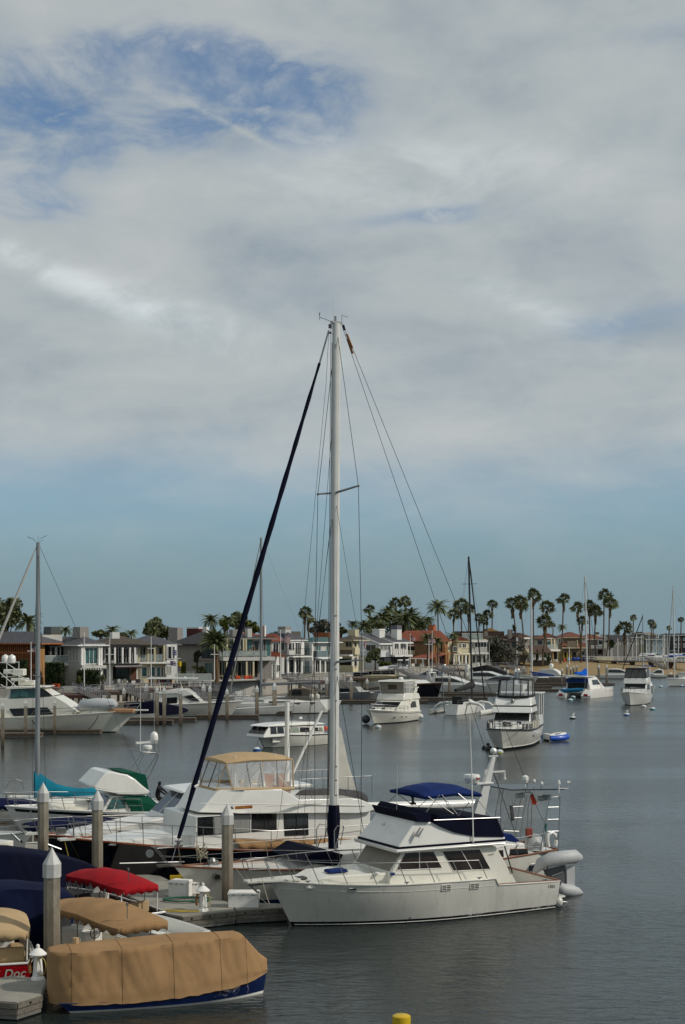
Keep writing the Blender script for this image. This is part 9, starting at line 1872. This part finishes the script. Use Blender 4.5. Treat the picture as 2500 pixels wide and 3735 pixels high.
platform('brown pier deck below the grey and white house',1050,1205,236,12,z=2.6); platform('timber pier with grey rail under the white gabled house',1358,1455,268,14,z=2.7,mat=WD); platform('balustraded timber pier below the cream villa',1612,1700,312,16,z=2.9,mat=WD,rl=GREYWOOD); platform('white railed pier at the olive tree',1785,1880,340,18,z=2.9,mat=WD); platform('small railed pier right of the tall mast',1262,1345,256,10,z=2.7,mat=WD)
def gangway(label,p0,p1,Y0,Y1,w=1.2):
	a=W(*p0,Y0); c=W(*p1,Y1); o=thing('gangway',label,'gangway',(a.x,a.y,0),0,'gangways down to the docks'); a=a-Vector((a.x,a.y,0))+Vector((0,0,0)); c=Vector((c.x-W(*p0,Y0).x,Y1-Y0,c.z)); a=Vector((0,0,a.z)); d=(c-a); s=Vector((d.y,-d.x,0)).normalized()*w/2
	MB().extr([a-s,a+s,c+s,c-s],(0,0,-.1)).build('walkway',GREYWOOD,o); n=max(4,int(d.length/.5))
	for i in range(n): p=a.lerp(c,(i+.5)/n); MB().extr([p-s*.95,p+s*.95,p+s*.95+d.normalized()*.1,p-s*.95+d.normalized()*.1],(0,0,.04)).build('tread_cleat',GREYWOOD,o)
	for e in(1,-1):
		mb=MB(); 
		for z in(1.0,.62,.3): mb.tube([a+s*e+Vector((0,0,z)),c+s*e+Vector((0,0,z))],.035 if z==1 else .018,4)
		m=max(3,int(d.length/1.4))
		for i in range(m+1): p=a.lerp(c,i/m)+s*e; mb.tube([p,p+Vector((0,0,1))],.035,4)
		mb.build('handrail',RAILG,o)
for lab,p0,p1,Y0,Y1 in (('gangway sloping right behind the sportfishing yacht',(280,2515),(385,2560),200,178),('wide gangway in the middle left with white rails',(445,2512),(590,2572),203,176),('gangway left of the navy jib',(690,2528),(745,2555),214,190),('gangway just right of the navy jib',(770,2512),(880,2545),226,200),('gangway behind the grey sloop',(1045,2472),(1185,2525),240,212),('gangway right of the tall mast',(1235,2480),(1300,2520),256,232),
   ('long gangway below the white gabled house',(1455,2440),(1545,2490),272,240),('gangway with many rails below the orange villa',(1580,2432),(1680,2470),300,268),('gangway left of the beach',(1865,2436),(1915,2455),338,312),('gangway from the beach pier down to the water',(2355,2400),(2430,2440),400,372),('second gangway under the olive tree',(1800,2440),(1835,2470),335,300)): gangway(lab,p0,p1,Y0,Y1)
# white rail along the left terrace, glass fence before the grey house, garden wall
def fence(label,x0,x1,y0,y1,Y,mat=PAINTW,post=2.0,glass=None,mids=3):
	a=W(x0,y0,Y); c=W(x1,y0,Y); zb=W(x0,y1,Y).z; o=thing('railing_fence',label,'fence',(a.x,Y,0)); L=c.x-a.x; n=max(2,int(L/post))
	for i in range(n+1): MB().bb(L*i/n-.05,L*i/n+.05,-.05,.05,zb,a.z).build('post',mat,o)
	for k in range(mids): z=lerp(a.z,zb+.1,k/max(1,mids-1)*.9); MB().bb(0,L,-.03,.03,z-.05,z+.03).build('rail',mat,o)
	if glass:
		for i in range(n): MB().bb(L*i/n+.07,L*(i+1)/n-.07,-.012,.012,zb+.08,a.z-.05).build('glass_panel',glass,o)
fence('white rail along the terrace before the tan and white houses',232,470,2506,2520,209.0); fence('frosted glass fence in front of the grey modern house',640,770,2458,2486,221,glass=Mclear('frosted_glass',(.5,.55,.5),.3),mids=2); fence('white fence panel before the white seawall',690,770,2484,2505,215,mids=4)
fence('white terrace rail below the teal roofed house',1180,1240,2462,2478,262,mids=3); fence('white rail above the docks left of the olive tree',1668,1790,2418,2432,350,mids=3); fence('white beach fence by the volleyball court',2120,2215,2403,2416,440,mids=2)
# terrace furniture as groups of chairs
rn=random.Random(31)
def patio(x0,x1,y,Y,n,cols,lab):
	for i in range(n):
		p=W(rn.uniform(x0,x1),y,Y+rn.uniform(0,4)); o=thing('patio_chair',lab,'chair',(p.x,p.y,LZ+.0),rn.uniform(-1,1),lab.replace('one of the ','')); m=M('patio_'+cols[i%len(cols)],cols[i%len(cols)],.7)
		MB().box((0,0,.42),(.55,.5,.08)).build('seat',m,o); MB().box((0,.24,.75),(.55,.07,.6)).build('backrest',m,o)
		for sx in(-.24,.24):
			for sy in(-.2,.2): MB().box((sx,sy,.2),(.05,.05,.4)).build('leg',m,o)
patio(470,620,2480,216,14,('3a3634','7c2a20','8c8880','2c2c30'),'one of the dark chairs below the cream house'); patio(400,460,2484,214,4,('a0a09c','6c6860'),'one of the pale chairs below the maroon awning'); patio(1500,1560,2426,345,8,('3a3634','c8c4b8'),'one of the chairs under the red tiled porch'); patio(1640,1700,2426,372,6,('3c2a22','a89a84'),'one of the chairs before the cream villa')
for x,y in((197,2490),(205,2492),(212,2490)): p=W(x,y,207); o=thing('terracotta_pot','orange terracotta pot below the clipped hedge','plant pot',(p.x,p.y,LZ),0,'terracotta pots below the clipped hedge'); MB().lathe([(.2,0),(.32,.6),(.34,.65),(.26,.66)],(0,0,0),10).build('pot',M('terracotta_bright','c0501c',.8),o)
# ---- flagpoles
def flagpole(x,yt,yb,Y,label,yard=None,flags=(),r=.06):
	a=W(x,yt,Y); bz=W(x,yb,Y).z; o=thing('flagpole',label,'flagpole',(a.x,Y,bz)); hh=a.z-bz; MB().tube([(0,0,0),(0,0,hh)],[r*1.3,r*.7],7).sph((0,0,hh),r*1.3).build('pole',PAINTW,o)
	if yard: z=W(x,yard,Y).z-bz; w=(14)*Y/F; MB().tube([(-w,0,z),(w,0,z)],.05,5).build('yardarm',PAINTW,o)
	for (fx,fy,w,hh_,kind) in flags:
		p=W(fx,fy,Y)-Vector((a.x,Y,bz)); 
		if kind=='us': 
			fo=thing('flag','american flag on the '+label,'flag',Vector((a.x,Y,bz))); flag(fo,w,hh_,loc=(0,0,p.z),rz=math.pi*.97 if fx<x else -.05,droop=.45)
		else:
			fo=thing('flag',kind[0]+' flag hanging from the '+label,'flag',Vector((a.x,Y,bz))); m=M('flag_'+kind[1],kind[1],.8); n=6
			MB().grid([[Vector((p.x+w*i/n,.08*math.sin(i*1.4),p.z-v*hh_-.12*i/n)) for i in range(n+1)] for v in(0,.5,1)]).build('cloth',m,fo,solid=.01)
			if len(kind)>2:
				for k in(.2,.55,.85): MB().grid([[Vector((p.x+w*i/n,.08*math.sin(i*1.4)-.03,p.z-v*hh_-.12*i/n)) for i in range(n+1)] for v in(k,k+.12)]).build('stripe',M('flag_'+kind[2],kind[2],.8),fo)
flagpole(114,2345,2520,190,'left flagpole beside the sportfishing tower',2375,[(114,2352,1.35,.8,'us')]); flagpole(308,2310,2515,200,'flagpole before the white house corner',None); flagpole(401,2328,2510,204,'flagpole before the dark trimmed house',2387); flagpole(552,2325,2505,208,'flagpole before the cream house',2365)
flagpole(646,2362,2490,210,'flagpole with small club flags',2402,[(630,2370,.75,.8,('blue striped','1c2c78','c8c8c8')),(621,2410,.8,.7,('purple','45205c','b8b4c0')),(650,2410,.5,.75,('yellow','c8a80c'))]); flagpole(783,2352,2480,212,'plain flagpole beside the date palm',2387)
flagpole(1024,2300,2490,236,'flagpole with the large flag before the grey and white house',None,[(1024,2308,2.0,1.3,'us')],r=.07); flagpole(1325,2335,2452,250,'small flagpole right of the tall mast',2372,[(1326,2340,.5,.9,('faded striped','9a6068','c8c0c0'))])
flagpole(1497,2312,2440,300,'flagpole before the red tiled porch',2354,[(1497,2318,1.3,.8,'us')]); flagpole(1565,2340,2450,288,'shorter of the two poles before the orange villa',2350,[(1565,2322,1.5,.95,'us')]); flagpole(1577,2302,2440,292,'taller of the two poles before the orange villa',2342); flagpole(1785,2345,2435,340,'thin pole before the olive tree')
flagpole(2077,2362,2424,420,'pale lamp post beside the beach volleyball gear',None,r=.12)
# ---- volleyball / beach gear
o=thing('beach_equipment','yellow kayak rack and orange cone by the beach mansion','rack',W(2062,2420,430)-Vector((0,0,0))); o.location.z=LZ
for i in range(4): MB().tube([(-1.6+i*1.1,0,.1),(-1.6+i*1.1,0,1.6),(-1.6+i*1.1,0,3.0)],[.12,.3,.06],8).build('kayak',M('kayak_%s'%('9c8c14','8a7c18')[i%2],('9c8c14','8a7c18')[i%2],.5),o,smooth=60)
MB().lathe([(.3,0),(.22,.8),(.1,1.2)],(-.5,-2,0),8).build('orange_cone',M('orange_plastic','d0401c',.6),o)
for i,(x,c) in enumerate(((2086,'0a50b0'),(2096,'0a3c90'),(2108,'0a50b0'),(2078,'1c88c0'),(2124,'2a2c6c'),(2130,'1a2450'))):
	p=W(x,2405,436); o=thing('covered_dinghy','small boat under %s cover on the beach, %s'%(('bright blue','dark blue','bright blue','light blue','purple blue','navy')[i],('left of the palm','middle of the row','right of the palm','near the lamp post','by the fence','under the mast')[i]),'dinghy',(p.x,p.y,LZ),.3*i); MB().tube([(-1.4,0,.5),(-.5,0,.75),(.6,0,.75),(1.4,0,.45)],[.15,.5,.5,.12],8).build('cover',M('cover_'+c,c,.7),o,smooth=60)
# ---- beach pier
o=thing('beach_pier','long white railed pier crossing over the beach on dark posts','pier',(95,418,0)); z=3.1
pa=Vector((74,437,z)); pc=Vector((99,398,z)); d=(pc-pa); s=Vector((d.y,-d.x,0)).normalized()*1.2
n=26
for i in range(n): u=pa.lerp(pc,i/n); v=pa.lerp(pc,(i+.96)/n); MB().extr([u-s,u+s,v+s,v-s],(0,0,-.3)).build('deck_plank',GREYWOOD,o,world=True)
for e in(1,-1):
	MB().tube([pa+s*e+Vector((0,0,1.1)),pc+s*e+Vector((0,0,1.1))],.09,4).tube([pa+s*e+Vector((0,0,.55)),pc+s*e+Vector((0,0,.55))],.06,4).build('handrail',PAINTW,o,world=True)
	for i in range(14): p=pa.lerp(pc,i/13)+s*e; MB().tube([p,p+Vector((0,0,1.1))],.07,4).build('rail_post',PAINTW,o,world=True)
for i in range(6): p=pa.lerp(pc,(i+.7)/6); MB().tube([p-Vector((0,0,5)),p-Vector((0,0,2)),p-Vector((0,0,.3))],[.35,.4,1.0],6).build('support_post',WD,o,world=True)
MB().bb(100.2,106.5,392,400,-1,3.0).build('pier_head',M('pier_head_dark','2a2622',.9),o,world=True)
# ---- far marina beyond the beach
rn=random.Random(12); names=[('white','dcdcd8'),('grey white','b8bab8'),('navy','1a2448'),('cream','c8c0a8')]
for i in range(34):
	px=rn.uniform(2255,2500); Y=rn.uniform(520,700); 
	if px<2330: Y=rn.uniform(560,680)
	x=(px-CX)*Y/F; L=rn.uniform(8,13); d=rn.choice([1,-1]); nm,c=names[0 if rn.random()<.6 else rn.randrange(4)]; sail=rn.random()<.38
	b=Boat('far_sailboat' if sail else 'far_motorboat','distant %s %s in the marina beyond the beach'%(nm,'sailboat with bare mast' if sail else 'motorboat'),'sailboat' if sail else 'motorboat',(x-d*L/2,Y,0),(x+d*L/2,Y+rn.uniform(-2,2),0),'boats in the distant marina')
	Hull(b,3.2,[(0,1.2),(1,1.6)],mat=M('far_hull_'+c,c,.4),boot=DARK,bottom=BLACKB,deck=WHITE,rail=0,n=8)
	if sail:
		hm=rn.uniform(9,14); MB().tube([(L*.6,0,1),(L*.6,0,hm)],.12,5).build('mast',MASTW,b.o); MB().tube([(L*.6,0,2.6),(L*.15,0,2.5)],[.3,.18],6).build('boom_cover',rn.choice([BLUEC,M('bright_blue_canvas','0a55b8',.7),WHITE,NAVYC]),b.o)
	else:
		prism(b,[(L*.1,1.2),(L*.12,3.0),(L*.5,3.1),(L*.75,1.4)],lambda x,z:1.3-.1*(z-1),'cabin',WHITE,bev=.1); swin(b,[(L*.2,1.9),(L*.55,1.9),(L*.48,2.6),(L*.2,2.6)],lambda x,z:1.3,fr=.02)
		if rn.random()<.5: MB().box((L*.3,0,4.2),(L*.3,2.4,.12)).tube([(L*.2,1,3),(L*.2,1,4.2)],.05,4).tube([(L*.4,-1,3),(L*.4,-1,4.2)],.05,4).build('bimini_top',rn.choice([BLUEC,WHITE,GREYC]),b.o)
for i,(x,yt) in enumerate(((2254,2328),(2290,2320),(2322,2306),(2345,2240),(2308,2330),(2358,2330),(2425,2316),(2436,2310),(2420,2360))):
	Y=430+i*18 if x!=2345 else 372; a=W(x,yt,Y); x0=a.x
	b=Boat('anchored_sloop' if x==2345 else 'far_sailboat',('dark masted sloop with blue cover moored below the beach pier' if x==2345 else 'far sailboat with %s mast, %s'%(('short','plain','slim','','thin','pale','bright','tall','low')[i],('left of the round palm','right of the round palm','left of the olive building','','beside the round palm','before the blue grey house','left of the right edge masts','nearest the right edge masts','below the narrow dark house')[i])),'sailboat',(x0+4,Y,0),(x0-5,Y,0)); Hull(b,3,[(0,1.1),(1,1.5)],mat=WHITE,boot=DARK,n=8,rail=0)
	MB().tube([(4,0,1),(4,0,a.z)],[.16,.1],5).build('mast',MASTW if x!=2345 else ALU,b.o); MB().tube([(4,0,2.6),(.5,0,2.5)],[.3,.18],6).build('boom_cover',BLUEC,b.o)
	if x==2345: line('furled_jib',MC['black_canvas'],b.o,[(4,0,a.z-.5),(9.3,0,1.6)],.12); prism(b,[(3,1),(3,2.2),(5,2.2),(6.5,1.2)],lambda x,z:1,'cabin',WHITE)
flagpole(2052,2250,2330,700,'distant utility pole with crossbar above the beige house',2282) ; flagpole(2185,2284,2330,720,'distant utility pole between two tall palms',2286); flagpole(1824,2240,2340,600,'distant white mast rising behind the low brown house')
# ---- labels of look-alikes: tell them apart by their order in the picture
bpy.context.view_layer.update()
same={}
for o in bpy.data.objects:
	if o.parent is None and o.get('label') and o.get('category'): same.setdefault(o['label'],[]).append(o)
OR2=ORD+'seventeenth eighteenth nineteenth twentieth twenty-first twenty-second'.split()
for lab,os_ in same.items():
	if len(os_)>1:
		os_.sort(key=lambda o:o.location.x/max(1,o.location.y))
		for i,o in enumerate(os_): o['label']='%s from left: %s'%(OR2[i],lab)
